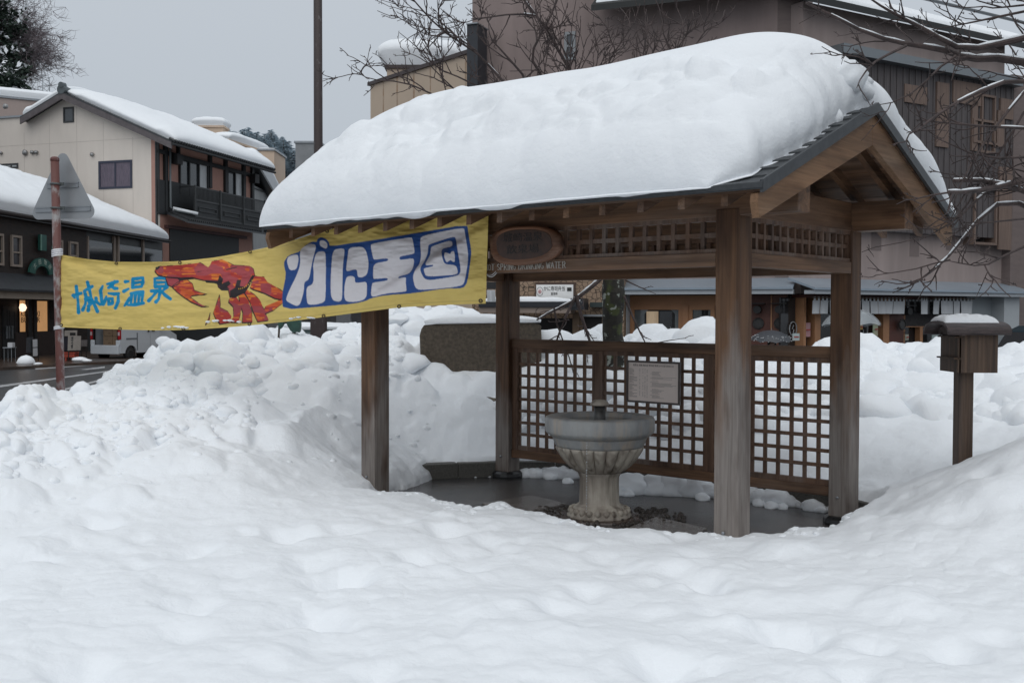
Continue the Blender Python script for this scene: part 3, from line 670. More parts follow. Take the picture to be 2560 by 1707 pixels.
for k in range(34):
    z = z1-.075-k*(hv-.12)/34
    if k % 9 != 8: ln(x0+.05*wv, x0+wv*rs.choice([.11, .14, .2]), z, .0014)
    for c in (.24, .30, .34, .38): 
        if rs.random() < .7: ln(x0+wv*c, x0+wv*(c+.018), z, .0012)
    if k > 2 and rs.random() < .8: ln(x0+wv*(.48 if k % 5 else .45), x0+wv*rs.uniform(.58, .95 if 8 < k < 20 else .72), z, .0012)
mb.build('printed_lines', INK, bd)

# plaque
pl = thing('name_plaque', 'carved wooden slab plaque with dark worn lettering under the front eave beam', 'plaque'); pl.matrix_world = PAVM
a0 = lhit(1224, 615, 1, -.13); a1 = lhit(1402, 615, 1, -.13); zc_ = lhit(1310, 613, 1, -.13)[2]; cx = (a0[0]+a1[0])/2; rx = (a1[0]-a0[0])/2
PLM = wood('plaque wood', 0, (.24, .105, .052), (.12, .058, .034), (.5, .45, .42), .2, ring=9)
out = []; hz = .15
for k in range(40):
    t = 2*math.pi*k/40; c, s_ = math.cos(t), math.sin(t); q = (abs(c)**2.6+abs(s_)**2.6)**(-1/2.6)
    q *= 1+.03*math.sin(3*t+1); out.append((cx+rx*c*q*(1.02 if c > 0 and s_ < 0 else .97), zc_+hz*s_*q))
mb = MB(); n = len(out)
mb.add([(x, -.095, z) for x, z in out]+[(x, -.145, z) for x, z in out]+[(cx+(x-cx)*.86, -.155, zc_+(z-zc_)*.86) for x, z in out]+[(cx+(x-cx)*.80, -.146, zc_+.008+(z-zc_)*.78) for x, z in out],
       [tuple(range(n))]+[(r*n+i, r*n+(i+1) % n, (r+1)*n+(i+1) % n, (r+1)*n+i) for r in range(3) for i in range(n)]+[tuple(range(4*n-1, 3*n-1, -1))])
mb.build('slab', PLM, pl, True)
mb = MB(); m2 = [(cx+(x-cx)*.79, zc_+.006+(z-zc_)*.76) for x, z in out]
mb.add([(x, -.1485, z) for x, z in m2]+[(x, -.146, z) for x, z in m2], [tuple(range(n)), tuple(range(2*n-1, n-1, -1))]+[(i, (i+1) % n, (i+1) % n+n, i+n) for i in range(n)])
mb.build('dark_field', mat('worn black stain', (.035, .024, .02), .5, col2=(.085, .042, .028), scale=14, con=(.25, .8)), pl)
text_mesh('lettering', '城崎温泉', mat('faded ink', (.012, .011, .011), .5), .075, Matrix.Translation((cx, -.1492, zc_+.055)) @ Matrix.Rotation(math.pi/2, 4, 'X'), pl, .0008, rx*1.1)
text_mesh('lettering', '飲泉場', MATS['faded ink'], .075, Matrix.Translation((cx, -.1492, zc_-.035)) @ Matrix.Rotation(math.pi/2, 4, 'X'), pl, .0008, rx*.9)

# lettering on the tie beam: letters with small serifs, built as strokes
LET = {'H': [(0,0,0,1),(.7,0,.7,1),(0,.5,.7,.5)], 'O': [(.1,.2,.1,.8),(.1,.8,.35,1),(.35,1,.6,.8),(.6,.8,.6,.2),(.6,.2,.35,0),(.35,0,.1,.2)],
 'T': [(.35,0,.35,1),(0,1,.7,1)], 'S': [(.6,.85,.35,1),(.35,1,.1,.85),(.1,.85,.12,.62),(.12,.62,.55,.42),(.55,.42,.6,.18),(.6,.18,.35,0),(.35,0,.08,.16)],
 'P': [(.08,0,.08,1),(.08,1,.45,1),(.45,1,.6,.78),(.6,.78,.45,.5),(.45,.5,.08,.5)], 'R': [(.08,0,.08,1),(.08,1,.45,1),(.45,1,.6,.78),(.6,.78,.45,.52),(.45,.52,.08,.52),(.35,.5,.68,0)],
 'I': [(.15,0,.15,1)], 'N': [(.08,0,.08,1),(.08,1,.62,0),(.62,0,.62,1)], 'G': [(.62,.85,.38,1),(.38,1,.08,.75),(.08,.75,.08,.25),(.08,.25,.38,0),(.38,0,.62,.15),(.62,.15,.62,.45),(.62,.45,.42,.45)],
 'D': [(.08,0,.08,1),(.08,1,.4,1),(.4,1,.64,.72),(.64,.72,.64,.28),(.64,.28,.4,0),(.4,0,.08,0)], 'K': [(.08,0,.08,1),(.08,.42,.6,1),(.25,.6,.66,0)],
 'W': [(0,1,.22,0),(.22,0,.42,.85),(.42,.85,.62,0),(.62,0,.84,1)], 'A': [(0,0,.33,1),(.33,1,.66,0),(.14,.34,.54,.34)], 'E': [(.08,0,.08,1),(.08,1,.55,1),(.08,.5,.48,.5),(.08,0,.58,0)], ' ': []}
LW = {'I': .42, ' ': .5, 'W': 1.02}
def letters(mb, s, x0, z0, h, y0, y1, th=.09, total=None):
    adv = [LW.get(c, .84) for c in s]; k = total/(sum(adv)*h) if total else 1; x = x0
    for c, a in zip(s, adv):
        for (u0, v0, u1, v1) in LET[c]:
            du, dv = u1-u0, v1-v0; L_ = math.hypot(du, dv); nx, nz = -dv/L_*th/2, du/L_*th/2
            if abs(du) > abs(dv): nx *= .55; nz *= .55
            q = [(u0+nx, v0+nz), (u1+nx, v1+nz), (u1-nx, v1-nz), (u0-nx, v0-nz)]
            q = [(x+u*h*k, z0+v*h) for u, v in q]
            mb.add([(u, y0, v) for u, v in q]+[(u, y1, v) for u, v in q], [(0, 1, 2, 3), (7, 6, 5, 4), (0, 4, 5, 1), (1, 5, 6, 2), (2, 6, 7, 3), (3, 7, 4, 0)])
            for (u, v) in ((u0, v0), (u1, v1)):
                if v in (0, 1) and du == 0:
                    mb.box(x+(u-.1)*h*k, x+(u+.1)*h*k, y0, y1, z0+(v-.02)*h, z0+(v+.02)*h)
        x += a*h*k
mb = MB(); xa = lhit(1212, 685, 1, -.088)[0]; xb = lhit(1416, 672, 1, -.088)[0]
letters(mb, 'HOT SPRING DRINKING WATER', xa, ZT0+.022, .048, -.092, -.0845, .085, xb-xa)
mb.build('lettering', mat('pale metal letters', (.60, .57, .52), .4, metal=.5), pav)
# loose string left of the letters
mb = MB(); pts = []
for k in range(14):
    t = k/13; q = lhit(1214+28*t, 682+9*math.sin(math.pi*t)+3*(1-t), 1, -.12); pts.append(q)
mb.tube(pts, .003, 5); pts2 = [(p[0]-.01, p[1], p[2]+.012) for p in pts]; mb.tube(pts2, .003, 5)
st = mb.build('tie_string', mat('string', (.5, .5, .5), .7)); st.matrix_world = PAVM; tag(st, 'loop of pale string tying the banner to the tie beam', 'string')

# snow chunks on the floor below the lattice
def clump(name, c, r, seed, label, group, flat=.7, n=3):
    bm = bmesh.new(); bmesh.ops.create_icosphere(bm, subdivisions=n, radius=1)
    for v in bm.verts:
        p = v.co.normalized(); q = 1+.22*float(fbm(np.array(p.x*1.6+seed), np.array(p.y*1.6+p.z*1.3+seed*.7), 3, seed))
        q += .10*float(fbm(np.array(p.x*4+seed), np.array(p.y*4-p.z*3), 2, seed+3))
        v.co = Vector((p.x*r*q, p.y*r*q, max(p.z*r*q*flat, -.25*r)+.2*r))
    me = bpy.data.meshes.new(name); bm.to_mesh(me); bm.free(); me.materials.append(SNOW)
    me.polygons.foreach_set('use_smooth', [True]*len(me.polygons))
    o = bpy.data.objects.new(name, me); COL.objects.link(o); o.location = c; return tag(o, label, 'snow clump', group)
cl = [(1316,1192,.10),(1338,1193,.11),(1362,1190,.13),(1385,1195,.12),(1408,1195,.12),(1430,1196,.10),(1420,1208,.06),(1376,1198,.07),
      (1582,1232,.20),(1562,1228,.08),(1605,1226,.12),(1650,1234,.19),(1700,1236,.21),(1742,1240,.19),(1775,1242,.15),(1758,1250,.07),(1552,1238,.05),(1571,1240,.06),
      (1884,1252,.15),(1915,1258,.14),(1945,1262,.16),(1975,1264,.12),(2000,1266,.09),(2037,1276,.10),(2058,1280,.06),(1930,1270,.06),(1958,1272,.05),(1900,1264,.06)]
ORD = 'first second third fourth fifth sixth seventh eighth ninth tenth'.split()
cnt = {}
for k, (px, py, r) in enumerate(sorted(cl)):
    g = G(px, py, FLOOR); grp = ('crumbly snow left of the fountain pedestal', 'snow balls right of the fountain pedestal', 'crumbly snow beside the right rear post')[0 if px < 1500 else 1 if px < 1850 else 2]
    lab = ('crumbled snow clump under the lattice left of the fountain', 'rounded snow lump under the lattice right of the fountain', 'snow clump on the floor beside the right rear post')[0 if px < 1500 else 1 if px < 1850 else 2]
    cnt[grp] = cnt.get(grp, -1)+1; clump('snow_clump', (g[0], g[1]+r*.4, FLOOR), r, k+3, ORD[cnt[grp]]+' from the left: '+lab, grp)
# ============================================================ banner, road sign pole
def pd_banner(px):
    a = np.array([-.4335*11.3, 11.3]); b = loc2w(*lhit(1219, 640, 1, -.135)[:2])[:2]
    u = ray(px, 780)[0]/ray(px, 780)[1]
    d = b-a; t = (u*a[1]-a[0])/(d[0]-u*d[1]); return a[1]+t*d[1]
TOP = [(146,638),(215,650),(291,657),(370,657),(450,655),(540,645),(625,629),(702,612),(740,600),(780,587),(817,575),(890,563),(1000,545),(1100,531),(1222,515)]
BOT = [(149,820),(215,823),(300,826),(400,828),(460,827),(540,822),(625,815),(720,805),(815,793),(905,781),(1000,769),(1100,763),(1214,759)]
NBU, NBV = 1000, 168
s_ = np.linspace(0, 1, NBU); v_ = np.linspace(0, 1, NBV)
tx = np.interp(s_, [0, 1], [147, 1221]); bx = np.interp(s_, [0, 1], [150, 1214])
ty = np.interp(tx, [p[0] for p in TOP], [p[1] for p in TOP]); by = np.interp(bx, [p[0] for p in BOT], [p[1] for p in BOT])
k_ = np.ones(41)/41; ty = np.convolve(np.pad(ty, 20, 'edge'), k_, 'valid'); by = np.convolve(np.pad(by, 20, 'edge'), k_, 'valid')
SS, VV = np.meshgrid(s_, v_); BXp = tx[None]*(1-VV)+bx[None]*VV; BYp = ty[None]*(1-VV)+by[None]*VV
def raster(shape, img, polys, col, X, Y, grow=0):
    pass
# supersampled colours: 2x2 offsets inside each cell
def pip(pl, X, Y):
    pl = np.asarray(pl, float); ins = np.zeros(X.shape, bool); n = len(pl)
    x0, y0 = pl.min(0); x1, y1 = pl.max(0); m = (X >= x0) & (X <= x1) & (Y >= y0) & (Y <= y1)
    if not m.any(): return ins
    x, y = X[m], Y[m]; r = np.zeros(x.shape, bool)
    for i in range(n):
        ax, ay = pl[i]; bx_, by_ = pl[(i+1) % n]
        if ay == by_: continue
        r ^= ((ay > y) != (by_ > y)) & (x < (bx_-ax)*(y-ay)/(by_-ay)+ax)
    ins[m] = r; return ins
def stroke(pts, w, X, Y):
    ins = np.zeros(X.shape, bool); w = [w]*len(pts) if not hasattr(w, '__len__') else w
    for i in range(len(pts)-1):
        (ax, ay), (bx_, by_) = pts[i], pts[i+1]; ex_, ey_ = bx_-ax, by_-ay
        t = np.clip(((X-ax)*ex_+(Y-ay)*ey_)/(ex_*ex_+ey_*ey_+1e-9), 0, 1)
        ins |= (X-ax-t*ex_)**2+(Y-ay-t*ey_)**2 < ((w[i]+(w[i+1]-w[i])*t)/2)**2
    return ins
def smooth_poly(pl, n=2):
    pl = [np.array(p, float) for p in pl]
    for _ in range(n):
        q = []
        for i in range(len(pl)):
            a, b = pl[i], pl[(i+1) % len(pl)]; q += [a*.8+b*.2, a*.2+b*.8]
        pl = q
    return pl
c1 = lambda L: [(640+x/4, 480+y/4) for x, y in L]
c2 = lambda L: [(x/3.336, 600+y/3.336) for x, y in L]
BLUE = c1([(258,1040),(300,830),(278,740),(280,700),(320,640),(440,600),(480,545),(560,500),(605,505),(612,475),(650,455),(700,475),(730,510),(735,548),(1000,510),(1140,490),(1560,420),(2110,325),(2120,400),(2150,580),(2150,640),(2115,900),(2070,965),(1900,965),(1600,1010),(1500,1020),(1290,1035),(1150,1065),(1090,1095),(980,1120),(700,1145),(270,1182)])
WHT = [c1(q) for q in [
 [(320,650),(415,625),(425,680),(405,780),(335,792),(305,700)],
 [(438,610),(450,570),(530,522),(590,530),(598,560),(560,700),(530,880),(480,905),(478,1000),(440,1130),(400,1147),(310,1100),(298,1075),(330,990),(400,850),(440,740)],
 [(610,605),(690,595),(697,700),(695,1080),(670,1110),(600,1130),(515,1132),(503,1050),(505,955),(560,930),(575,890),(575,800),(568,740),(590,640)],
 [(645,487),(680,490),(712,520),(710,560),(690,575),(635,540),(635,500)],
 [(765,580),(870,567),(885,590),(865,750),(862,1080),(830,1102),(770,1090),(745,1030),(748,800)],
 [(925,560),(1060,550),(1100,590),(1127,720),(1110,830),(1060,858),(1015,855),(1008,770),(910,798),(898,780),(915,650)],
 [(905,850),(960,842),(988,860),(988,905),(1010,912),(1090,900),(1108,915),(1108,1040),(1080,1080),(1000,1103),(900,1100),(880,1050),(885,930)],
 [(1150,520),(1540,455),(1562,465),(1585,600),(1575,622),(1445,645),(1430,665),(1440,683),(1560,665),(1580,680),(1570,760),(1530,820),(1430,845),(1415,868),(1500,852),(1495,900),(1505,990),(1490,998),(1280,1020),(1145,1062),(1158,920),(1175,908),(1305,890),(1318,875),(1310,862),(1180,873),(1170,865),(1170,720),(1310,695),(1322,680),(1310,665),(1185,680),(1170,670),(1145,550)],
 [(1650,440),(2075,355),(2085,400),(2125,650),(2090,880),(2060,945),(1640,985),(1590,960),(1565,850),(1590,780),(1635,720),(1650,640),(1638,500)]]]
RING = c1([(1730,525),(1960,450),(1995,455),(2010,560),(2050,790),(2020,840),(1740,885),(1680,870),(1640,790),(1645,750),(1680,700),(1715,620),(1720,545)])
INN = c1([(1755,545),(1955,480),(1965,545),(1870,565),(1850,590),(1860,660),(1885,725),(2000,733),(2020,810),(1990,830),(1700,850),(1680,800),(1675,765),(1770,745),(1768,728),(1680,738),(1742,630),(1745,570)])
DOT = c1([(1885,603),(1915,612),(1940,622),(1950,600),(1975,590),(1985,620),(1988,700),(1965,700),(1945,682),(1930,690),(1905,707),(1890,680),(1878,640)])
TEAL = [((635,395),(640,440),(650,520),(655,612)),((608,472),(640,462),(675,452)),((610,470),(622,490)),
 ((700,432),(735,415),(768,395)),((705,440),(716,480),(712,540),(690,590)),((728,360),(740,400),(760,490),(812,602)),((752,480),(765,530),(735,560)),((712,500),(735,492),(745,540),(735,595)),
 ((800,492),(800,520),(830,545),(862,540)),((855,392),(838,430),(850,540)),((885,480),(872,520),(860,545)),
 ((893,375),(930,368),(978,354)),((955,350),(935,385),(905,405)),((930,400),(955,410),(975,412)),((905,452),(950,458),(988,455)),((985,458),(985,520),(962,575)),((905,500),(940,492),(935,535),(905,545),(905,500)),
 ((1045,355),(1070,352)),((1032,435),(1070,415)),((1038,555),(1055,535),(1080,492)),
 ((1108,332),(1150,328),(1192,320),(1190,360),(1180,395),(1105,402),(1108,332)),((1112,368),(1180,356)),((1088,452),(1140,445),(1192,438)),((1098,455),(1090,545)),((1130,450),(1122,545)),((1162,446),(1152,540)),((1190,440),(1182,535)),((1068,550),(1130,545),(1196,533)),
 ((1288,330),(1340,322),(1398,330),(1380,392),(1295,396),(1288,330)),((1295,362),(1380,358)),((1340,300),(1335,325)),((1332,398),(1332,450),(1322,500),(1300,522)),((1262,432),(1310,430),(1275,475),(1240,512)),((1392,398),(1352,432)),((1342,432),(1375,465),(1420,498))]
RED = [c2(q) for q in [
 [(1290,265),(1300,235),(1330,225),(1500,215),(1670,195),(1735,232),(1750,215),(1765,182),(1850,168),(1890,185),(1950,215),(2080,220),(2112,245),(2125,300),(2090,360),(2045,440),(1960,470),(1918,480),(1905,420),(1850,418),(1820,392),(1810,350),(1700,340),(1600,318),(1500,322),(1400,315),(1320,300)],
 [(1380,318),(1480,328),(1500,345),(1490,372),(1435,395),(1400,378)],
 [(1432,392),(1500,345),(1560,335),(1605,372),(1620,425),(1660,440),(1725,458),(1660,462),(1600,470),(1590,485),(1640,520),(1690,550),(1740,562),(1685,560),(1600,525),(1540,485),(1480,440)],
 [(2120,305),(2200,312),(2230,355),(2280,385),(2335,415),(2375,450),(2400,480),(2360,505),(2290,490),(2210,450),(2110,415),(2085,400)],
 [(2400,478),(2380,510),(2280,590),(2215,618),(2200,590),(2215,555),(2300,520),(2360,485)],
 [(2030,430),(2060,420),(2120,458),(2170,510),(2195,570),(2215,615),(2242,672),(2150,685),(2110,600),(2085,520)],
 [(1990,468),(2040,445),(2075,520),(2100,600),(2105,690),(2020,692),(2025,610),(2000,530)],
 [(1912,492),(1970,480),(2000,520),(2012,580),(2000,640),(1990,692),(1920,690),(1950,640),(1945,560),(1905,520)],
 [(1830,462),(1838,540),(1835,568),(1900,600),(1930,640),(1920,690),(1835,705),(1795,650),(1780,610),(1795,560)],
 [(1752,612),(1748,665),(1722,708),(1712,710),(1735,670)]]]
BLK = [c2(q) for q in [[(1480,330),(1600,318),(1640,330),(1500,345)],[(1700,340),(1815,345),(1830,300),(1860,330),(1850,370),(1905,345),(1925,370),(1895,395),(1915,415),(1855,420),(1810,375),(1790,368),(1720,362)],
 [(1915,430),(1960,400),(1975,340),(2010,335),(2000,390),(2050,395),(2100,300),(2125,300),(2090,370),(2045,445),(1990,470),(1960,490),(1918,485)],[(1295,235),(1335,226),(1325,245),(1300,262)],[(1640,270),(1700,262),(1650,275)],[(1880,250),(1975,228),(1975,235),(1885,258)]]]
def banner_cols(X, Y):
    C = np.empty(X.shape+(3,)); C[:] = (.68, .515, .155)
    n = fbm(X*.11, Y*.11, 3, 60)
    teal = np.zeros(X.shape, bool)
    for stn in TEAL:
        p = c2(stn); L_ = len(p); wv = [3.3+4.6*abs(math.sin(1.3*i+len(stn))) if L_ > 1 else 6 for i in range(L_)]
        teal |= stroke(p, [max(4.6, q+2) for q in wv], X, Y)
    C[teal] = (.0, .235, .46)
    red = np.zeros(X.shape, bool); edge = np.zeros(X.shape, bool)
    for q in RED:
        m = pip(q, X, Y); c = np.mean(q, 0)
        sh = pip([(p[0]-1.2, p[1]+2.6) for p in q], X, Y) & ~m
        edge |= sh; edge |= stroke(list(q)+[q[0]], 1.5, X, Y) & (fbm(X*.05, Y*.05, 2, 8) > -.05)
        red |= m
    C[edge] = (.02, .015, .02)
    rc = np.empty(X.shape+(3,)); rc[:] = (.43, .045, .035)
    rc[(fbm(X*.03, Y*.14, 3, 14) > .16)] = (.60, .11, .03); rc[fbm(X*.045+3, Y*.22, 2, 15) > .38] = (.72, .21, .03)
    rc[fbm(X*.03+9, Y*.04, 2, 19) > .26] = (.36, .06, .07)
    m = red & ~edge | red & (fbm(X*.05, Y*.05, 2, 8) <= -.05); C[m] = rc[m]
    for q in BLK: C[pip(q, X, Y)] = (.025, .018, .02)
    for k in range(8):
        q = c2([(1990+k*16, 412-k*k*1.4)])[0]; C[(X-q[0])**2+(Y-q[1])**2 < 2.2] = (.55, .3, .05)
    b = pip(smooth_poly(BLUE, 1), X, Y); C[b] = (.022, .075, .26)
    for q in WHT: C[pip(smooth_poly(q), X, Y)] = (.72, .69, .71)
    C[pip(smooth_poly(RING), X, Y)] = (.022, .075, .26)
    for q in (INN, DOT): C[pip(smooth_poly(q), X, Y)] = (.72, .69, .71)
    return C*(1+.03*n[..., None])
C = 0
for ox, oy in ((-.27, -.27), (.27, -.27), (-.27, .27), (.27, .27)): C = C+banner_cols(BXp+ox, BYp+oy)
C = C/4
# fold and hems
seam = (np.abs(VV-.035) < .006) | (np.abs(VV-.965) < .006); C[seam] *= .82
D0 = np.array([pd_banner(x) for x in np.linspace(140, 1230, 60)]); DD = np.interp(BXp, np.linspace(140, 1230, 60), D0)
wr = .06*np.sin((BXp*.35+BYp*1.6)/80)*np.sin(SS*math.pi)+.035*np.sin((BXp*1.2-BYp*2.2)/60+1)*sm(SS*3)*(1-VV*.4)
cr = ((BXp-147)*.78-(BYp-638)*.62); wr += .035*np.exp(-((BYp-638-(BXp-147)*.42)/14)**2)*np.exp(-((BXp-147)/160)**2)
wr += .03*np.exp(-((BYp-665-(BXp-300)*.05)/10)**2)*np.exp(-((BXp-330)/130)**2)
fd = (BYp-(600+(1150-BXp)*.62))/1.0   # diagonal fold at the right end
wr += -.08*np.tanh(fd/7)*np.exp(-((BXp-1060)/95)**2)*np.exp(-(fd/45)**2)
wr += .012*fbm(BXp*.02, BYp*.05, 3, 70)*2+.010*np.sin(BXp/16)*np.exp(-(1-VV)/.12)*.6
fb = np.array([ray(x, 780)[0]/ray(x, 780)[1] for x in (0, 1)])
dx_ = (BXp-1280)/F; dyv = -(BYp-853.5)/F; cp, sp_ = math.cos(PITCH), math.sin(PITCH)
rx_, ry_, rz_ = dx_, cp-dyv*sp_, sp_+dyv*cp; dep = DD+wr
BV = np.stack([rx_/ry_*dep, dep, CAMZ+rz_/ry_*dep], -1).reshape(-1, 3)
bn = thing('banner', 'long yellow cloth banner with red crab and white characters tied to the shelter', 'banner', (BV[0][0], BV[0][1], BV[0][2]))
m = bpy.data.materials.new('banner cloth'); m.use_nodes = True; nt = m.node_tree; b = nt.nodes['Principled BSDF']
vc = nt.nodes.new('ShaderNodeVertexColor'); vc.layer_name = 'print'; b.inputs['Roughness'].default_value = .55; b.inputs['Specular IOR Level'].default_value = .3
nt.links.new(vc.outputs[0], b.inputs['Base Color'])
n = nt.nodes.new('ShaderNodeTexNoise'); n.inputs['Scale'].default_value = 9; n.inputs['Detail'].default_value = 3
bp = nt.nodes.new('ShaderNodeBump'); bp.inputs['Strength'].default_value = .25; bp.inputs['Distance'].default_value = .02
tcn = nt.nodes.new('ShaderNodeTexCoord'); nt.links.new(tcn.outputs['Object'], n.inputs[0]); nt.links.new(n.outputs[0], bp.inputs['Height']); nt.links.new(bp.outputs[0], b.inputs['Normal'])
bo = np.array(bn.location)
cl_ = fastmesh('cloth', BV-bo, gridq(NBV, NBU), m); cl_.parent = bn
ca = cl_.data.color_attributes.new('print', 'FLOAT_COLOR', 'POINT'); C4 = np.concatenate([C.reshape(-1, 3), np.ones((NBU*NBV, 1))], 1).astype(np.float32)
ca.data.foreach_set('color', C4.ravel())
def bpt(px, py, off=-.012):
    i = int(np.clip(np.searchsorted(tx, px), 0, NBU-1)); v = (py-ty[i])/(by[i]-ty[i]); j = int(np.clip(v*NBV, 0, NBV-1))
    p = BV[j*NBU+i].copy(); p[1] += off; return p-bo
EY = mat('brass eyelet', (.07, .05, .03), .4, metal=.5)
for k, (px, py) in enumerate([(291,661),(450,659),(625,632),(817,580),(299,823),(458,823),(625,811),(812,790),(1002,766),(1208,751),(149,643),(151,815)]):
    p = bpt(px, py); mb = MB()
    ring = [(p[0]+.013*math.cos(a), p[1], p[2]+.013*math.sin(a)) for a in np.linspace(0, 2*math.pi, 11)]
    mb.tube(ring, .005, 5); mb.build('eyelet', EY, bn)
# dusting of snow along the lower hem
rs = random.Random(5)
for a, b_, yy0 in ((405, 470, 822), (520, 600, 806), (730, 790, 797)):
    mb = MB()
    for k in range(10):
        px = rs.uniform(a, b_); p = bpt(px, yy0-4*math.sin((px-a)/(b_-a)*3.1)); r = rs.uniform(.012, .03)
        mb.lathe([(.001, -r*.4), (r, -r*.1), (r*.8, r*.3), (.001, r*.45)], 8, (p[0], p[1]+.004, p[2]))
    mb.build('snow_dusting', SNOW, bn, True)

# pole with the back of a triangular sign
pole = thing('road_sign', 'red-brown steel pole with the bare grey back of a triangular road sign', 'road sign', (P(151, 982, 11.3)[0], 11.3, 0))
pt, pb_ = P(137, 403, 11.26), P(152, 990, 11.3)
dn = (pb_-pt)/np.linalg.norm(pb_-pt); mb = MB(); o_ = np.array(pole.location)
POLEM = mat('worn red paint', (.135, .05, .042), .5, col2=(.30, .29, .29), scale=5, stretch=(2, 2, 1), con=(.36, .5), bump=.3, bscale=60)
nt = POLEM.node_tree
mb.tube([pt-o_, pb_+dn*1.1-o_], .0435, 20); mb.build('pole', POLEM, pole, True)
mb = MB(); mb.lathe([(.046, 0), (.046, .03), (.03, .045), (.002, .05)], 18, tuple(pt-o_)); mb.build('pole_cap', POLEM, pole, True)
# sign plate: equilateral with cut corners, turned about the pole
yaw = rad(-16); ux = np.array([math.cos(yaw), math.sin(yaw), 0]); un = np.array([-math.sin(yaw), math.cos(yaw), 0])
ctr = P(148, 470, 11.26+.07); zt, zb = P(148, 385, 11.3)[2], P(148, 537, 11.3)[2]
def tri(half, z0, z1, cut):
    pts = []
    for (x, z, a) in ((-half, z0, 210), (half, z0, 330), (0, z1, 90)):
        for q in np.linspace(-58, 58, 7): pts.append((x+cut*math.cos(rad(a+q))-cut*1.0*math.cos(rad(a)), z+cut*math.sin(rad(a+q))-cut*1.0*math.sin(rad(a))))
    return pts
tp = tri(.385, zb, zt+.02, .075); mb = MB(); n = len(tp)
pf = ctr+un*.06
SGN = mat('bare aluminium', (.34, .355, .37), .42, .12, 4, metal=.35)
vs = [pf+ux*x+np.array([0, 0, z-ctr[2]])+un*q-o_ for q in (0, .003) for x, z in tp]
mb.add(vs, [tuple(range(n)), tuple(range(2*n-1, n-1, -1))]+[(i, (i+1) % n, (i+1) % n+n, i+n) for i in range(n)]); mb.build('sign_plate', SGN, pole)
for zc_, hw in ((P(148, 461, 11.3)[2], .20), (P(148, 521, 11.3)[2], .35)):
    mb = MB()
    for q in (-.022, .022):
        a = pf-ux*hw-un*.008; b_ = pf+ux*hw-un*.008; a[2] = b_[2] = zc_+q; mb.beam(a-o_, b_-o_, .014, .012)
    a = pf-ux*hw-un*.004; b_ = pf+ux*hw-un*.004; a[2] = b_[2] = zc_; mb.beam(a-o_, b_-o_, .008, .05)
    mb.build('stiffener', METAL, pole)
    mb = MB(); c = ctr.copy(); c[2] = zc_; c = c-un*.03
    c2_ = pt+(pb_-pt)*((pt[2]-zc_)/(pt[2]-pb_[2]))
    ring = [c2_+np.array([.047*math.cos(a), .047*math.sin(a), 0])-o_ for a in np.linspace(0, 2*math.pi, 17)]
    mb.tube(ring, .011, 6); mb.beam(c2_-ux*.08+un*.03-o_, c2_+ux*.08+un*.03-o_, .02, .035); mb.build('clamp', mat('dark clamp', (.09, .1, .1), .5), pole)
# white tape wraps holding the banner
TAPE = mat('white cord', (.72, .72, .75), .6)
for k, (py, h) in enumerate(((634, .05), (818, .03))):
    c = pt+(pb_-pt)*((pt[2]-P(145, py, 11.3)[2])/(pt[2]-pb_[2])); mb = MB()
    for q in range(4 if k == 0 else 3):
        ring = [c+np.array([.048*math.cos(a), .048*math.sin(a), (q-1.2)*h*.4+.008*math.cos(a)]) for a in np.linspace(0, 2*math.pi, 17)]
        mb.tube(ring, h*.22, 5)
    e_ = np.array(bpt(149 if k == 0 else 151, 643 if k == 0 else 815))+bo; mb.tube([c+np.array([.03, -.04, 0]), e_], .005, 5)
    tag(mb.build('cord_wrap', TAPE, None, True), ['white cord wound round the pole at the top corner of the banner', 'white cord wound round the pole at the bottom corner of the banner'][k], 'cord', 'cords tying the banner to the pole')

# ============================================================ road
ST_Z = -.33
ASPH = mat('wet asphalt', (.075, .078, .082), .28, col2=(.04, .042, .045), scale=.6, stretch=(1, 3, 1), bump=.3, bscale=90)
mb = MB(); mb.add([(-400, -40, ST_Z), (400, -40, ST_Z), (400, 900, ST_Z), (-400, 900, ST_Z)], [(0, 1, 2, 3)])
tag(mb.build('road', ASPH), kind='structure')
def gpoly(name, pts, z, m, th=0):
    g = [G(x, y, z) for x, y in pts]; mb = MB(); n = len(g)
    if th: mb.add([(p[0], p[1], z-th) for p in g]+[(p[0], p[1], z) for p in g], [tuple(range(n-1, -1, -1)), tuple(range(n, 2*n))]+[(i, (i+1) % n, (i+1) % n+n, i+n) for i in range(n)])
    else: mb.add([(p[0], p[1], z) for p in g], [tuple(range(n))])
    o = mb.build(name, m); return tag(o, kind='structure')
PAINT = mat('road paint', (.52, .53, .54), .35, .35, 3)
gpoly('road_marking', [(-60, 971), (132, 945), (261, 927.5), (330, 919), (330, 921.5), (261, 930.5), (132, 949), (-60, 976.5)], ST_Z+.004, PAINT)
gpoly('road_marking', [(150, 974), (270, 943), (340, 928), (340, 931), (270, 947), (150, 979)], ST_Z+.004, PAINT)
gpoly('road_marking', [(-40, 1010), (15, 1001), (40, 998), (40, 1003), (-40, 1017)], ST_Z+.004, PAINT)
gpoly('road_marking', [(88, 920.5), (190, 912), (262, 907), (262, 909.5), (190, 916), (88, 923.5)], ST_Z+.004, PAINT)
gpoly('road_marking', [(200, 923.5), (262, 915.5), (262, 919.5), (215, 924.5)], ST_Z+.004, PAINT)
gpoly('pavement', [(-420, 955), (-60, 922), (130, 911), (240, 905), (400, 898), (620, 893), (620, 862), (-420, 862)], ST_Z+.10, mat('brown wet paving', (.075, .05, .037), .3, col2=(.04, .028, .022), scale=2, stretch=(1, 2, 1)), .25)
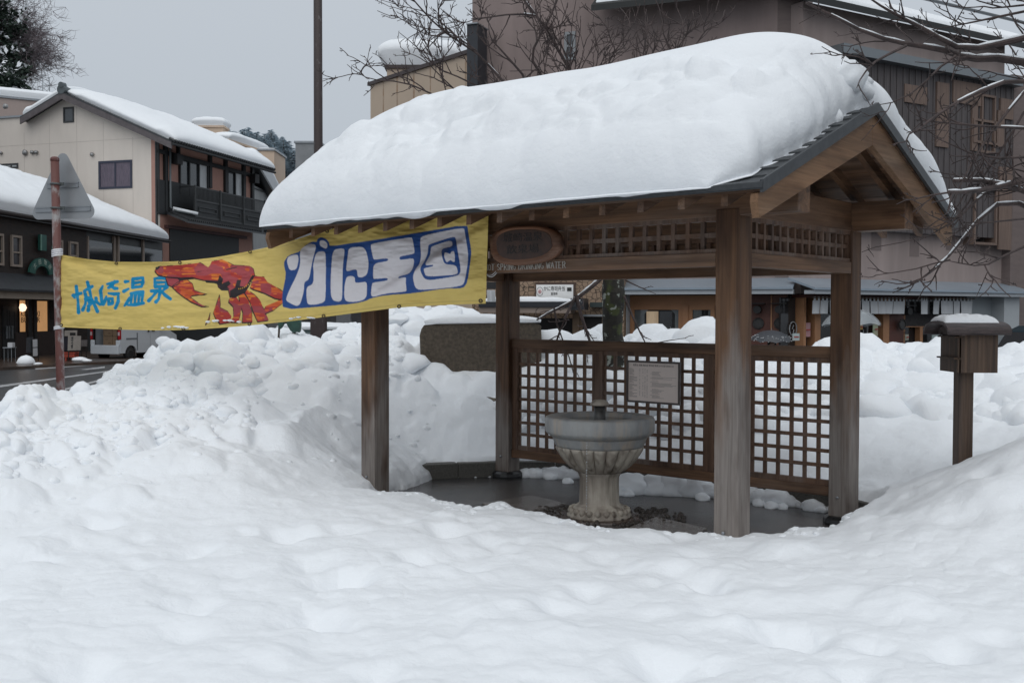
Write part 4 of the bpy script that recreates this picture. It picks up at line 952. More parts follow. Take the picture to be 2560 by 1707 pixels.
for k, (px, py, r) in enumerate(((66, 910, .30), (95, 911.5, .14), (200, 903, .3), (218, 904, .18))):
    g = G(px, py, ST_Z+.1); clump('snow_clump', (g[0], g[1], ST_Z+.1), r, 40+k, ['small pointed heap of snow on the kerb of the far pavement', 'thin patch of snow on the far kerb beside a pointed heap', 'flat streak of snow on the far pavement by the menu boards', 'short streak of snow on the far pavement near the open van'][k], 'snow remnants on the far pavement', .35 if k else .8, 2)
# ============================================================ facade helper
class Fac:
    def __init__(s, pa, da, pb_, db, flip=False):
        s.o = P(pa, 780, da)[:2]; s.e = P(pb_, 780, db)[:2]; d = s.e-s.o; s.L = np.linalg.norm(d); s.d = d/s.L
        n = np.array([s.d[1], -s.d[0]])
        if n @ s.o > 0: n = -n
        s.n = n
    def at(s, px):     # distance along the wall of the picture column px
        r = ray(px, 780); u = r[0]/r[1]; return (u*s.o[1]-s.o[0])/(s.d[0]-u*s.d[1])
    def zz(s, px, py):
        t = s.at(px); p = s.o+s.d*t; r = ray(px, py); return CAMZ+r[2]/r[1]*p[1]
    def pt(s, t, off, z): p = s.o+s.d*t+s.n*off; return (p[0], p[1], z)
    def bx(s, mb, t0, t1, z0, z1, o0, o1, mi=0):
        q = [(t0, o0), (t1, o0), (t1, o1), (t0, o1)]
        mb.add([s.pt(t, o, z0) for t, o in q]+[s.pt(t, o, z1) for t, o in q], [(3, 2, 1, 0), (4, 5, 6, 7), (0, 1, 5, 4), (1, 2, 6, 5), (2, 3, 7, 6), (3, 0, 4, 7)], mi); return mb
    def pbx(s, mb, x0, x1, y0, y1, o0, o1, mi=0):   # picture box; y read on the left edge
        return s.bx(mb, s.at(x0), s.at(x1), s.zz(x0, y1), s.zz(x0, y0), o0, o1, mi)
    def poly(s, mb, pts, o0, o1, mi=0):   # pts (t, z)
        n = len(pts); mb.add([s.pt(t, o0, z) for t, z in pts]+[s.pt(t, o1, z) for t, z in pts], [tuple(range(n)), tuple(range(2*n-1, n-1, -1))]+[(i, (i+1) % n, (i+1) % n+n, i+n) for i in range(n)], mi); return mb
    def M(s, t, off, z):  # text frame on the wall
        p = s.pt(t, off, z); return Matrix(((s.d[0], 0, s.n[0], p[0]), (s.d[1], 0, s.n[1], p[1]), (0, 1, 0, p[2]), (0, 0, 0, 1)))
def win(F_, x0, x1, y0, y1, parent, fm, gm, fw_=.06, mull=(), bars=(), name='window', out=.04):
    t0, t1 = F_.at(x0), F_.at(x1); z1, z0 = F_.zz(x0, y0), F_.zz(x0, y1); mb = MB()
    F_.bx(mb, t0, t1, z1-fw_, z1, -.02, out); F_.bx(mb, t0, t1, z0, z0+fw_, -.02, out)
    F_.bx(mb, t0, t0+fw_, z0+fw_, z1-fw_, -.02, out); F_.bx(mb, t1-fw_, t1, z0+fw_, z1-fw_, -.02, out)
    for q in mull: t = t0+(t1-t0)*q; F_.bx(mb, t-fw_*.4, t+fw_*.4, z0+fw_, z1-fw_, -.015, out*.8)
    for q in bars: z = z0+(z1-z0)*q; F_.bx(mb, t0+fw_, t1-fw_, z-fw_*.35, z+fw_*.35, -.015, out*.7)
    wo = mb.build(name, fm, parent); mb = MB(); F_.bx(mb, t0+fw_, t1-fw_, z0+fw_, z1-fw_, -.014, .006); mb.build('pane', gm, wo); return wo
def snow_slab(name, a, b, c, d, th, label, nx=60, ny=36, seed=1, lump=.12, pw=5, parent=None, over=.06, sag=0, group=None):
    """snow on a roof plane a-b (eave), d-c (ridge)"""
    a, b, c, d = [np.array(q, float) for q in (a, b, c, d)]
    u = np.linspace(-1, 1, nx); v = np.linspace(-1, 1, ny); Ug, Vg = np.meshgrid(u, v); Ug = np.sign(Ug)*(1-(1-np.abs(Ug))**1.4); Vg = np.sign(Vg)*(1-(1-np.abs(Vg))**1.4)
    uu, vv = (Ug+1)/2, (Vg+1)/2
    B = (a*(1-uu[..., None])+b*uu[..., None])*(1-vv[..., None])+(d*(1-uu[..., None])+c*uu[..., None])*vv[..., None]
    prof = np.clip(1-np.abs(Ug)**pw*1.0, 0, 1)**.45*np.clip(1-np.abs(Vg)**pw, 0, 1)**.45
    L_ = np.linalg.norm(b-a); W_ = np.linalg.norm(d-a)
    T = th*prof*(1+lump*fbm(uu*L_*.6, vv*W_*.6, 3, seed)+lump*.5*fbm(uu*L_*2, vv*W_*2, 2, seed+5)); Z = B[..., 2]+.01+T
    ex_ = (b-a)/L_; ey_ = (d-a)/W_; h = np.clip(T/th, 0, 1); bl = 4*h*(1-h)*th*.35
    O = np.stack([B[..., 0]+(np.sign(Ug)*ex_[0]*(np.abs(Ug) > .7)+np.sign(Vg)*ey_[0]*(np.abs(Vg) > .7))*bl, B[..., 1]+(np.sign(Ug)*ex_[1]*(np.abs(Ug) > .7)+np.sign(Vg)*ey_[1]*(np.abs(Vg) > .7))*bl, Z], -1).reshape(-1, 3)
    Bt = B.reshape(-1, 3).copy(); Bt[:, 2] -= .005; n = nx*ny
    ring = list(range(nx))+[i*nx+nx-1 for i in range(1, ny)]+[(ny-1)*nx+j for j in range(nx-2, -1, -1)]+[i*nx for i in range(ny-2, 0, -1)]
    rq = [(ring[(i+1) % len(ring)], ring[i], ring[i]+n, ring[(i+1) % len(ring)]+n) for i in range(len(ring))]
    q1 = gridq(ny, nx); q2 = gridq(ny, nx, True)+n
    o = fastmesh(name, np.concatenate([O, Bt]), np.concatenate([q1, q2, np.array(rq)]), SNOW)
    return tag(o, label, 'snow', group, 'thing')
CREAM = mat('cream render', (.67, .61, .55), .8, .10, .8, coord='Object', stretch=(1, 1, .3))
PINK = mat('pink plaster', (.42, .235, .19), .85, .08, 3)
DTIM = mat('black timber', (.018, .02, .022), .6, .3, 8)
DTIM2 = mat('charcoal timber', (.045, .048, .05), .6, .3, 8)
GL1 = mat('window glass', (.05, .058, .065), .07, spec=.9, col2=(.03, .035, .04), scale=.7)
CURT = mat('mauve curtain', (.16, .13, .17), .5, col2=(.06, .05, .07), scale=14, stretch=(4, 4, .2), con=(.3, .7))
PALEG = mat('pale lit curtain', (.5, .52, .53), .3, .25, 2, stretch=(1, 1, .5))
RTILE = mat('black roof tile', (.035, .038, .042), .35, .5, 6)

# ---- house with the big gable
GH = Fac(-60, 60.9, 393, 57.0); SH = Fac(393, 57.0, 632, 67.5)
h1 = thing('gable_house', 'cream rendered house with a snowy tiled gable roof and a black timber balcony side', 'house', (*GH.e, ST_Z))
def hb(mb, name, m, parent=h1, smooth=False): mb.build  # placeholder
def part(F_loc, mb, name, m, parent, smooth=False):
    o_ = Vector(parent.matrix_world.translation) if parent.parent is None else Vector(parent.parent.location)
    mb.v = [(v[0]-F_loc[0], v[1]-F_loc[1], v[2]-F_loc[2]) for v in mb.v]
    return mb.build(name, m, parent, smooth)
h1.location = (0, 0, 0)
h1.location = (0, 0, 0)
tp_ = GH.at(175); zp = GH.zz(175, 243); te = GH.at(393); ze = GH.zz(393, 342); tl_ = GH.at(95); zl = GH.zz(95, 289)
mb = MB(); GH.poly(mb, [(GH.at(-60), ST_Z), (te, ST_Z), (te, ze), (tp_, zp), (tl_, zl), (GH.at(-60), zl-.05)], 0, -.3); mb.build('gable_wall', CREAM, h1)
mb = MB(); SH.bx(mb, 0.0, SH.L, ST_Z, SH.zz(393, 349), -.3, 0); mb.build('side_wall', PINK, h1)
mb = MB(); GH.bx(mb, GH.at(-60), GH.at(95), zl-.05, zl+.06, -.3, .1); mb.build('parapet_coping', METAL, h1)
for z_p in (355,): 
    mb = MB(); z = GH.zz(200, z_p); GH.bx(mb, GH.at(-60), te, z-.012, z+.012, 0, .006); mb.build('render_joint', mat('joint', (.50, .45, .41), .8), h1)
for px_ in (65, 128, 196, 262, 335):
    mb = MB(); t_ = GH.at(px_); GH.bx(mb, t_-.012, t_+.012, ST_Z, min(zp-.3, zp-.3-abs(t_-tp_)*.5), 0, .005); mb.build('render_joint', MATS['joint'], h1)
mb = MB(); GH.bx(mb, te-.06, te+.02, ST_Z, ze, -.1, .02); mb.build('corner_trim', DTIM2, h1)
# roof: ridge recedes along the side wall direction
dv = SH.d
def off(p, d3, k): return np.array([p[0]+d3[0]*k, p[1]+d3[1]*k, p[2]])
ov = -0.55
pk = np.array(GH.pt(tp_, 0, GH.zz(175, 236)+.05)); slr = (GH.zz(175, 243)-ze)/(te-tp_); over_t = te+1.35
ev = np.array(GH.pt(over_t, 0, pk[2]-(over_t-tp_)*slr)); el_ = np.array(GH.pt(GH.at(72), 0, pk[2]-(tp_-GH.at(72))*slr))
ln_ = SH.L+.5; bk = lambda p, k: np.array([p[0]+dv[0]*k, p[1]+dv[1]*k, p[2]])
for nm, A_, B_ in (('roof_slope', pk, ev), ('roof_slope', pk, el_)):
    mb = MB(); vs = [bk(A_, ov), bk(B_, ov), bk(B_, ln_), bk(A_, ln_)]
    mb.add([tuple(v) for v in vs]+[(v[0], v[1], v[2]-.22) for v in vs], [(0, 1, 2, 3), (7, 6, 5, 4), (0, 4, 5, 1), (1, 5, 6, 2), (2, 6, 7, 3), (3, 7, 4, 0)])
    rf = mb.build(nm, RTILE, h1)
    mb = MB(); a, b_ = bk(A_, ov-.02), bk(B_, ov-.02); mb.add([(a[0], a[1], a[2]-.08), (b_[0], b_[1], b_[2]-.08), (b_[0], b_[1], b_[2]-.42), (a[0], a[1], a[2]-.42)]+[tuple(bk((q[0], q[1], q[2]), .08)) for q in ((a[0], a[1], a[2]-.08), (b_[0], b_[1], b_[2]-.08), (b_[0], b_[1], b_[2]-.42), (a[0], a[1], a[2]-.42))],
                    [(0, 1, 2, 3), (7, 6, 5, 4), (0, 4, 5, 1), (1, 5, 6, 2), (2, 6, 7, 3), (3, 7, 4, 0)])
    mb.build('verge_board', mat('verge board', (.12, .105, .11), .7, .3, 4), rf)
# scalloped tile ends along the eave
mb = MB(); n = 46
for k in range(n):
    p = bk(ev, ov+(ln_-ov)*(k+.5)/n); mb.tube([(p[0]+.12*GH.d[0], p[1]+.12*GH.d[1], p[2]+.0), (p[0]-.2*GH.d[0], p[1]-.2*GH.d[1], p[2]+.16)], .085, 6)
mb.build('eave_tiles', RTILE, h1)
mb = MB(); a = bk(ev, ov); b_ = bk(ev, ln_); mb.tube([(a[0]+.06, a[1], a[2]-.16), (b_[0]+.06, b_[1], b_[2]-.16)], .07, 8); mb.build('gutter', DTIM, h1)
mb = MB(); p = bk(pk, ov-.05); q = bk(pk, ov+.7); mb.tube([(p[0], p[1], p[2]+.1), (q[0], q[1], q[2]+.12)], [.26, .2], 12)
mb.tube([(p[0], p[1]-.03, p[2]+.35), (p[0]+dv[0]*.3, p[1]+dv[1]*.3, p[2]+.36)], .16, 10); mb.build('ridge_ornament', mat('grey ridge tile', (.10, .12, .13), .5, .3, 5), h1)
snow_slab('roof_snow', bk(el_, ov+.4)+(0, 0, .02), bk(el_, ln_)+(0, 0, .02), bk(pk, ln_)+(0, 0, .02), bk(pk, ov+.4)+(0, 0, .02), .85, 'deep snow on the short left slope of the cream gable house', seed=3, lump=.08)
snow_slab('roof_snow', bk(ev, ln_)-(0, 0, .0), bk(ev, ov+.35)-(0, 0, .0), bk(pk, ov+.35)+(0, 0, .02), bk(pk, ln_)+(0, 0, .02), .8, 'long deep snow on the right roof slope of the cream gable house', 80, 60, seed=5, lump=.1)
win(GH, 163.5, 190, 269.5, 308, h1, DTIM2, GL1, .09, bars=())
wo = win(GH, 250, 333.5, 404, 474, h1, mat('navy frame', (.03, .035, .06), .5), CURT, .12, mull=(.5,))
win(GH, -8, 50, 411, 424, h1, DTIM2, PALEG, .1, mull=(.7,))
mb = MB()
for px, py, r in ((9, 383, .1), (69, 382, .17), (87, 381.5, .12), (97, 381.5, .12), (236, 387, .12), (22, 267, .16)):
    t = GH.at(px); z = GH.zz(px, py); mb2 = MB(); c = np.array(GH.pt(t, .12, z)); e_ = np.array(GH.pt(t, 0, z)); mb2.tube([e_, c, c+(c-e_)*.4], [r*.8, r, r*.3], 10)
    mb2.build('vent_cowl', mat('vent metal', (.3, .3, .3), .35, metal=.6), h1, True)
# timber side: posts, rails, windows, balcony
SHz = lambda px, py: SH.zz(px, py)
mb = MB(); SH.pbx(mb, 393, 415, 448, 534, 0, .12); SH.pbx(mb, 421, 632, 452, 530, 0, .10); mb.build('board_cladding', DTIM, h1)
for x0, x1, y0, y1 in ((393, 395.5, 342, 530), (410, 417, 350, 535), (443, 447.5, 362, 400), (521, 527, 382, 470), (560, 566, 392, 480), (605, 611, 405, 500), (627, 632, 412, 530)):
    mb = MB(); SH.pbx(mb, x0, x1, y0, y1, 0, .16); mb.build('timber_post', DTIM, h1)
mb = MB()
for y0, y1 in ((372, 382),): SH.bx(mb, SH.at(393), SH.at(632), SHz(393, 382), SHz(393, 372), 0, .15)
mb.build('timber_rail', DTIM, h1)
for k, (x0, x1, y0, y1) in enumerate(((448, 520, 394, 480), (567, 606, 422, 500))):
    t0, t1 = SH.at(x0), SH.at(x1); z1 = SHz(x0, y0); z0 = z1-2.05; mb = MB()
    SH.bx(mb, t0, t1, z1-.1, z1, 0, .12); SH.bx(mb, t0, t0+.1, z0, z1-.1, 0, .12); SH.bx(mb, t1-.1, t1, z0, z1-.1, 0, .12)
    for q in ((.33, .66) if k == 0 else (.5,)): SH.bx(mb, t0+(t1-t0)*q-.06, t0+(t1-t0)*q+.06, z0, z1-.1, 0, .11)
    wo = mb.build('window', DTIM, h1)
    q = .66 if k == 0 else .5
    mb = MB(); SH.bx(mb, t0+.1, t0+(t1-t0)*q-.06, z0, z1-.1, 0, .03); mb.build('pane', GL1, wo)
    mb = MB(); SH.bx(mb, t0+(t1-t0)*q+.06, t1-.1, z0, z1-.1, 0, .035); mb.build('pane', PALEG, wo)
for px, py in ((426, 397), (622, 446)):
    mb = MB(); t = SH.at(px); z = SHz(px, py); SH.bx(mb, t, t+.55, z-.28, z+.28, .1, .5); mb.build('lamp_box', BLACK, h1)
# balcony
mb = MB(); zt_ = SHz(462, 468); zb_ = SHz(462, 540); t0, t1 = SH.at(450), SH.at(630); o1 = .95
SH.bx(mb, t0, t1, zt_-.08, zt_, o1-.06, o1); SH.bx(mb, t0, t1, zt_-.82, zt_-.72, o1-.05, o1); SH.bx(mb, t0, t1, zb_-.1, zb_, o1-.05, o1); SH.bx(mb, t0, t0+.08, zt_-.08, zt_, 0, o1-.06)
for k in range(60):
    t = t0+(t1-t0)*(k+.5)/60; SH.bx(mb, t-.02, t+.02, zt_-.72, zt_-.08, o1-.04, o1-.01)
b_o = mb.build('balcony', DTIM2, h1)
mb = MB(); SH.bx(mb, t0, t1, zb_, zt_-.82, o1-.08, o1-.05); SH.bx(mb, t0, t1, zb_-.12, zb_-.02, 0, o1-.06); mb.build('balcony_panel', DTIM, b_o)
for k in range(4):
    mb = MB(); t = t0+(t1-t0)*k/3*.985; SH.bx(mb, t, t+.1, zb_-.3, zt_+.04, o1-.01, o1+.06); mb.build('balcony_post', DTIM2, b_o)
for k in range(3):
    mb = MB(); t = t0+(t1-t0)*(k+.18)/3; e_ = t0+(t1-t0)*(k+.88)/3; z = zt_-1.25
    SH.bx(mb, t, e_, z+.10, z+.14, o1-.05, o1+.01); SH.bx(mb, t, e_, z-.14, z-.10, o1-.05, o1+.01); SH.bx(mb, t, t+.05, z-.1, z+.1, o1-.05, o1+.01); SH.bx(mb, e_-.05, e_, z-.1, z+.1, o1-.05, o1+.01); mb.build('balcony_fretwork', DTIM2, b_o)
# lower tiled canopy
zc0 = SHz(440, 545); mb = MB(); a = SH.at(410); b_ = SH.at(655)
vs = [(a, .2, zc0+.25), (b_, .2, zc0+.25), (b_, 1.5, zc0-.25), (a, 1.5, zc0-.25)]
mb.add([SH.pt(t, o, z) for t, o, z in vs]+[SH.pt(t, o, z-.15) for t, o, z in vs], [(0, 1, 2, 3), (7, 6, 5, 4), (0, 4, 5, 1), (1, 5, 6, 2), (2, 6, 7, 3), (3, 7, 4, 0)])
for k in range(54):
    t = a+(b_-a)*(k+.5)/54; mb.tube([SH.pt(t, .4, zc0+.22), SH.pt(t, 1.58, zc0-.22)], .075, 5)
mb.build('canopy', RTILE, h1)
mb = MB(); SH.bx(mb, SH.at(424), SH.at(596), ST_Z, SHz(424, 572), .0, .06); mb.build('lattice_door', mat('black lattice door', (.012, .013, .014), .6, col2=(.035, .037, .04), scale=16, stretch=(6, 6, .2)), h1)
mb = MB(); SH.bx(mb, SH.at(412), SH.at(612), SHz(424, 572), SHz(424, 564), .0, .2); mb.build('door_lintel', mat('maroon timber', (.07, .03, .03), .6), h1)
mb = MB(); q = [SH.pt(SH.at(418), .25, SHz(418, 370)), SH.pt(SH.at(419), .22, SHz(419, 518)), SH.pt(SH.at(424), .5, SHz(424, 528)), SH.pt(SH.at(444), 1.3, SHz(444, 538))]
mb.tube(q, .06, 7); mb.build('downpipe', mat('grey pipe', (.16, .18, .19), .5), h1, True)
mb = MB(); mb.tube([SH.pt(SH.at(422), .3, SHz(422, 522)), SH.pt(SH.at(444), 1.3, SHz(444, 536))], [.12, .1], 7); tag(mb.build('roof_snow', SNOW, None, True), 'sleeve of snow on the downpipe of the balcony house', 'snow', kind='thing')

# ---- dark timber shop building, nearer
LB = Fac(-140, 37.5, 412, 57.2)
lb = thing('timber_shop', 'long low dark timber shop with snowy roof, lit ground floor window and green signs', 'shop')
BRD = mat('brown boards', (.032, .018, .013), .7, col2=(.012, .009, .008), scale=3, stretch=(1, 1, 6), bump=.4, bscale=12)
zE = LB.zz(39, 534)
mb = MB(); LB.bx(mb, LB.at(-140), LB.at(218), ST_Z, zE, -5, 0); mb.build('wall', BRD, lb)
mb = MB(); LB.bx(mb, LB.at(218), LB.L, ST_Z, zE, -5, -.1); mb.build('wall', mat('grey dark cladding', (.035, .04, .042), .5, .4, 3), lb)
mb = MB(); vs = [(-.8, .3, zE-.05), (LB.L-.1, .3, zE-.05), (LB.L-.1, -5.5, zE+2.6), (-.8, -5.5, zE+2.6)]
mb.add([LB.pt(t, o, z) for t, o, z in vs]+[LB.pt(t, o, z-.18) for t, o, z in vs], [(0, 1, 2, 3), (7, 6, 5, 4), (0, 4, 5, 1), (1, 5, 6, 2), (2, 6, 7, 3), (3, 7, 4, 0)]); mb.build('roof', RTILE, lb)
mb = MB(); mb.tube([LB.pt(0, .36, zE-.1), LB.pt(LB.L-.1, .36, zE-.1)], .09, 8); mb.build('gutter', mat('brown gutter', (.03, .025, .025), .4), lb, True)
snow_slab('roof_snow', LB.pt(-1, .28, zE), LB.pt(LB.L-.1, .28, zE), LB.pt(LB.L-.2, -5.6, zE+2.6), LB.pt(-1, -5.6, zE+2.6), .75, 'thick snow on the long roof of the dark timber shop', 140, 40, seed=9, lump=.16, pw=6)
CF = mat('beige frame', (.30, .245, .205), .7, .1)
BGL = mat('barred glass', (.07, .065, .07), .25, col2=(.03, .03, .035), scale=14, stretch=(5, 5, .3))
for x0, x1, y0, y1, b_ in ((-8, 7, 583, 663, (.45,)), (27, 52.5, 587, 666, (.46,)), (147.5, 155, 600, 640, ()), (172, 193, 603, 662, (.4,))):
    w_ = win(LB, x0, x1, y0, y1, lb, CF, BGL, .09, bars=b_, out=.09)
for px in (222, 288, 298, 360):
    mb = MB(); LB.pbx(mb, px-1.6, px+1.6, 590, 735, -.1, .02); mb.build('mullion', CF, lb)
for x0, x1 in ((225, 286), (301, 358), (363, 408)):
    mb = MB(); LB.bx(mb, LB.at(x0), LB.at(x1), LB.zz(225, 700), LB.zz(225, 600), -.1, -.04); mb.build('glass_panel', GLASSD, lb)
# pent roof over the ground floor
zp0 = LB.zz(0, 681); zp1 = LB.zz(0, 724); tA, tB = -1, LB.at(206); mb = MB()
vs = [(tA, 0, zp0), (tB, 0, zp0), (tB, 1.1, zp1), (tA, 1.1, zp1)]
mb.add([LB.pt(t, o, z) for t, o, z in vs]+[LB.pt(t, o, z-.08) for t, o, z in vs], [(0, 1, 2, 3), (7, 6, 5, 4), (0, 4, 5, 1), (1, 5, 6, 2), (2, 6, 7, 3), (3, 7, 4, 0)]); mb.build('pent_roof', mat('dark slate roof', (.03, .034, .04), .45, .4, 4), lb)
mb = MB(); LB.bx(mb, tA, tB, LB.zz(0, 747), LB.zz(0, 727), .7, .95); mb.build('fascia', mat('cream fascia', (.32, .27, .22), .7, .12, 2), lb)
LIT = mat('lit shop window', (.62, .33, .14), .5, emit=.55, col2=(.25, .13, .06), scale=.6, coord='Object')
DIM = mat('dim lit glass', (.20, .12, .06), .4, emit=.3)
for x0, x1, y0, y1, m_ in ((7, 17, 771, 832, LIT), (21, 35, 777, 832, DIM), (45, 64, 748, 832, LIT), (73, 79, 750, 832, LIT), (86, 119, 750, 831, LIT)):
    win(LB, x0, x1, y0, y1, lb, BLACK, m_, .04, name='shop_window', out=.05)
mb = MB(); LB.pbx(mb, 64, 73, 748, 880, .02, .12); LB.pbx(mb, 79, 86, 748, 880, .02, .12); mb.build('window_post', BLACK, lb)
mb = MB(); LB.pbx(mb, 4, 37, 765, 903, .0, .04); mb.build('door', BLACK, lb)
mb = MB(); LB.pbx(mb, 34, 130, 832, 903, .0, .07); mb.build('wood_dado', mat('maroon boards', (.04, .022, .018), .6, col2=(.018, .012, .01), scale=10, stretch=(4, 4, .3)), lb)
for x in (11, 17, 25):
    mb = MB(); LB.pbx(mb, x-.7, x+.7, 815, 846, .06, .12); mb.build('door_handle', METAL, lb)
mb = MB(); c = LB.pt(LB.at(50), .1, LB.zz(50, 769)); mb.lathe([(.01, -.17), (.11, -.13), (.165, 0), (.11, .13), (.01, .17)], 16, c); mb.build('globe_lamp', mat('lamp globe', (1, .72, .5), .5, emit=1.6), lb, True)
INKD = mat('window lettering', (.05, .03, .02), .6)
for k, (s1, py) in enumerate((('KINOSAKI', 785), ('BURGER', 800))):
    t0, t1 = LB.at(48), LB.at(95); text_mesh('lettering', s1, INKD, .32, LB.M((t0+t1)/2, .075, LB.zz(70, py)), lb, .004, t1-t0)
# green hanging signs
GRN = mat('green sign', (.015, .095, .075), .5, .25, 4); GRL = mat('pale sign paint', (.38, .46, .40), .6)
sg_ = thing('arch_sign', 'green arched sign with white characters above the timber shop pent roof', 'sign')
cx, cz = LB.at(96), LB.zz(96, 691); ro_, ri_ = 46/2623*43.5*.78, 27/2623*43.5*.78; rx = (LB.at(129)-LB.at(63))/2
mb = MB(); zs = (LB.zz(96, 645)-cz); n = 22; o_ = []; i_ = []
for k in range(n+1):
    a = math.pi*(.06+.88*k/n); o_.append((cx-rx*math.cos(a), cz+zs*math.sin(a))); i_.append((cx-rx*.56*math.cos(a), cz+zs*.56*math.sin(a)))
for k in range(n): LB.poly(mb, [o_[k], o_[k+1], i_[k+1], i_[k]], .12, .2)
mb.build('panel', GRN, sg_)
for k, ch in enumerate('太田物産'):
    a = math.pi*(.24+.52*k/3); t = cx-rx*.78*math.cos(a); z = cz+zs*.78*math.sin(a)
    text_mesh('character', ch, GRL, .24, LB.M(t, .204, z) @ Matrix.Rotation(-(a-math.pi/2), 4, 'Z'), sg_, .003)
mb = MB(); LB.pbx(mb, 91, 107, 586, 626, .1, .2); mb2 = mb.build('hanging_sign', GRN); tag(mb2, 'dark green upright sign on the timber shop wall', 'sign')
mb = MB(); LB.pbx(mb, 90.5, 93, 586, 626, .2, .24); mb.build('edge_strip', mat('pale green', (.12, .25, .2), .5), mb2)
ck = thing('round_sign', 'grey round sign with pale green rim hanging beside the pole', 'sign'); c = np.array(LB.pt(LB.at(122), .3, LB.zz(122, 625))); mb = MB(); r = 13.5/2623*c[1]
ring = [c+np.array([LB.d[0]*r*math.cos(a), LB.d[1]*r*math.cos(a), r*1.25*math.sin(a)]) for a in np.linspace(0, 2*math.pi, 29)]
mb.tube(ring, .035, 6); mb.build('rim', mat('verdigris', (.12, .2, .18), .5), ck)
mb = MB(); n = 28; mb.add([tuple(p) for p in ring[:28]]+[tuple(p+np.array([*(-LB.n*.04), 0])) for p in ring[:28]], [tuple(range(28)), tuple(range(55, 27, -1))]); mb.build('face', mat('grey face', (.10, .105, .11), .5), ck)
mb = MB(); mb.tube([tuple(c+np.array([*(LB.n*.03-LB.d*r*.8), -.2])), tuple(c+np.array([*(LB.n*.03+LB.d*r*.6), .25]))], .02, 5); mb.build('pointer', mat('pale pointer', (.4, .42, .42), .5), ck)
# boards standing on the far pavement
def aboard(px0, px1, py0, py1, d, m_, label, papers=(), tilt=.1, cat='board', group=None, pyb=None, legs=True):
    a, b_ = P(px0, py1, d), P(px1, py1, d+.35); z1 = P(px0, py0, d)[2]; z0 = a[2]; zg = ST_Z+.1
    t = thing('menu_board', label, cat, (a[0], a[1], zg), group=group); o_ = Vector(t.location); mb = MB()
    def q(u, z, o): p = a+(b_-a)*u; return Vector((p[0]-o*0, p[1]-o+(z-z0)*tilt, z))-o_
    def slab(m__, nm, u0, u1, za, zb, o0, o1, par=t):
        mb = MB(); vs = [q(u0, za, o0), q(u1, za, o0), q(u1, zb, o0), q(u0, zb, o0), q(u0, za, o1), q(u1, za, o1), q(u1, zb, o1), q(u0, zb, o1)]
        mb.add(vs, [(0, 1, 2, 3), (7, 6, 5, 4), (0, 4, 5, 1), (1, 5, 6, 2), (2, 6, 7, 3), (3, 7, 4, 0)]); return mb.build(nm, m__, par)
    p0 = slab(m_, 'panel', 0, 1, z0, z1, 0, .04)
    for (u0, u1, v0, v1, mm) in papers: slab(mm, 'paper', u0, u1, z0+(z1-z0)*v0, z0+(z1-z0)*v1, .045, .05)
    if legs and z0 > zg+.02:
        for u in (.04, .9): slab(BLACK, 'leg', u, u+.06, zg, z0, 0, .035)
    return t
PAP = mat('white paper', (.55, .56, .58), .7, col2=(.25, .25, .27), scale=22, stretch=(1, 1, 3), con=(.34, .42)); GB = mat('blackboard', (.06, .065, .075), .6, .3, 8)
TANP = mat('tan placard', (.32, .29, .26), .7, .2, 6); SLT = mat('navy placard', (.04, .045, .065), .5, .5, 14)
aboard(66, 82, 843, 882, 38.3, GB, 'grey blackboard easel standing left of white menu sheets')
aboard(82.5, 97, 847, 893, 38.6, BLACK, 'black frame stand holding two white menu sheets', [(.1, .9, .55, .97, PAP), (.1, .9, .06, .5, PAP)], tilt=-.02)
aboard(154, 170, 843, 877, 39.5, SLT, 'navy placard stand partly behind the tan menu placard')
aboard(170, 202, 840, 876, 39.2, TANP, 'tan placard with handwritten vertical black lettering', [(.25, .42, .1, .95, mat('brush ink', (.05, .05, .05), .7, col2=(.32, .29, .26), scale=9, con=(.45, .5)))])
aboard(162, 193, 826, 840, 39.8, TANP, 'second tan placard showing above the lettered one', [(.45, .9, .1, .6, BLACK)])
aboard(203, 218, 850, 866, 40, mat('grey poster', (.22, .2, .2), .7, .5, 20), 'small grey poster stand beside the open van')
mb = MB(); a = P(160, 880, 39.4); b_ = P(186, 893, 39.4); mb.box(a[0], b_[0], 39.4, 39.8, b_[2], a[2]); mb.box(a[0]-.03, b_[0]+.03, 39.37, 39.83, a[2]-.05, a[2]); mb.box(a[0]+.02, a[0]+.08, 39.42, 39.78, ST_Z+.1, b_[2]); mb.box(b_[0]-.08, b_[0]-.02, 39.42, 39.78, ST_Z+.1, b_[2])
tag(mb.build('crate', mat('orange red plastic', (.42, .06, .03), .5, .2)), 'orange-red plastic crate under the tan placards', 'crate')
st_ = thing('stool', 'thin metal stool holding folded papers by the dark shop door', 'stool'); a = P(10, 870, 38.5); b_ = P(29, 902, 38.5)
for x in (a[0], b_[0]):
    for y in (38.5, 38.8): MB().tube([(x, y, ST_Z+.1), (x*.98+.02*(a[0]+b_[0])/2, y, a[2])], .012, 5).build('leg', METAL, st_)
mb = MB(); mb.box(a[0]-.03, b_[0]+.03, 38.45, 38.85, a[2], a[2]+.03); mb.build('seat', METAL, st_)
mb = MB(); c = P(25, 862, 38.5); mb.box(c[0]-.09, c[0]+.09, 38.5, 38.7, a[2]+.031, a[2]+.2); tag(mb.build('paper_stack', PAP), 'pale folded papers on the metal stool', 'papers')

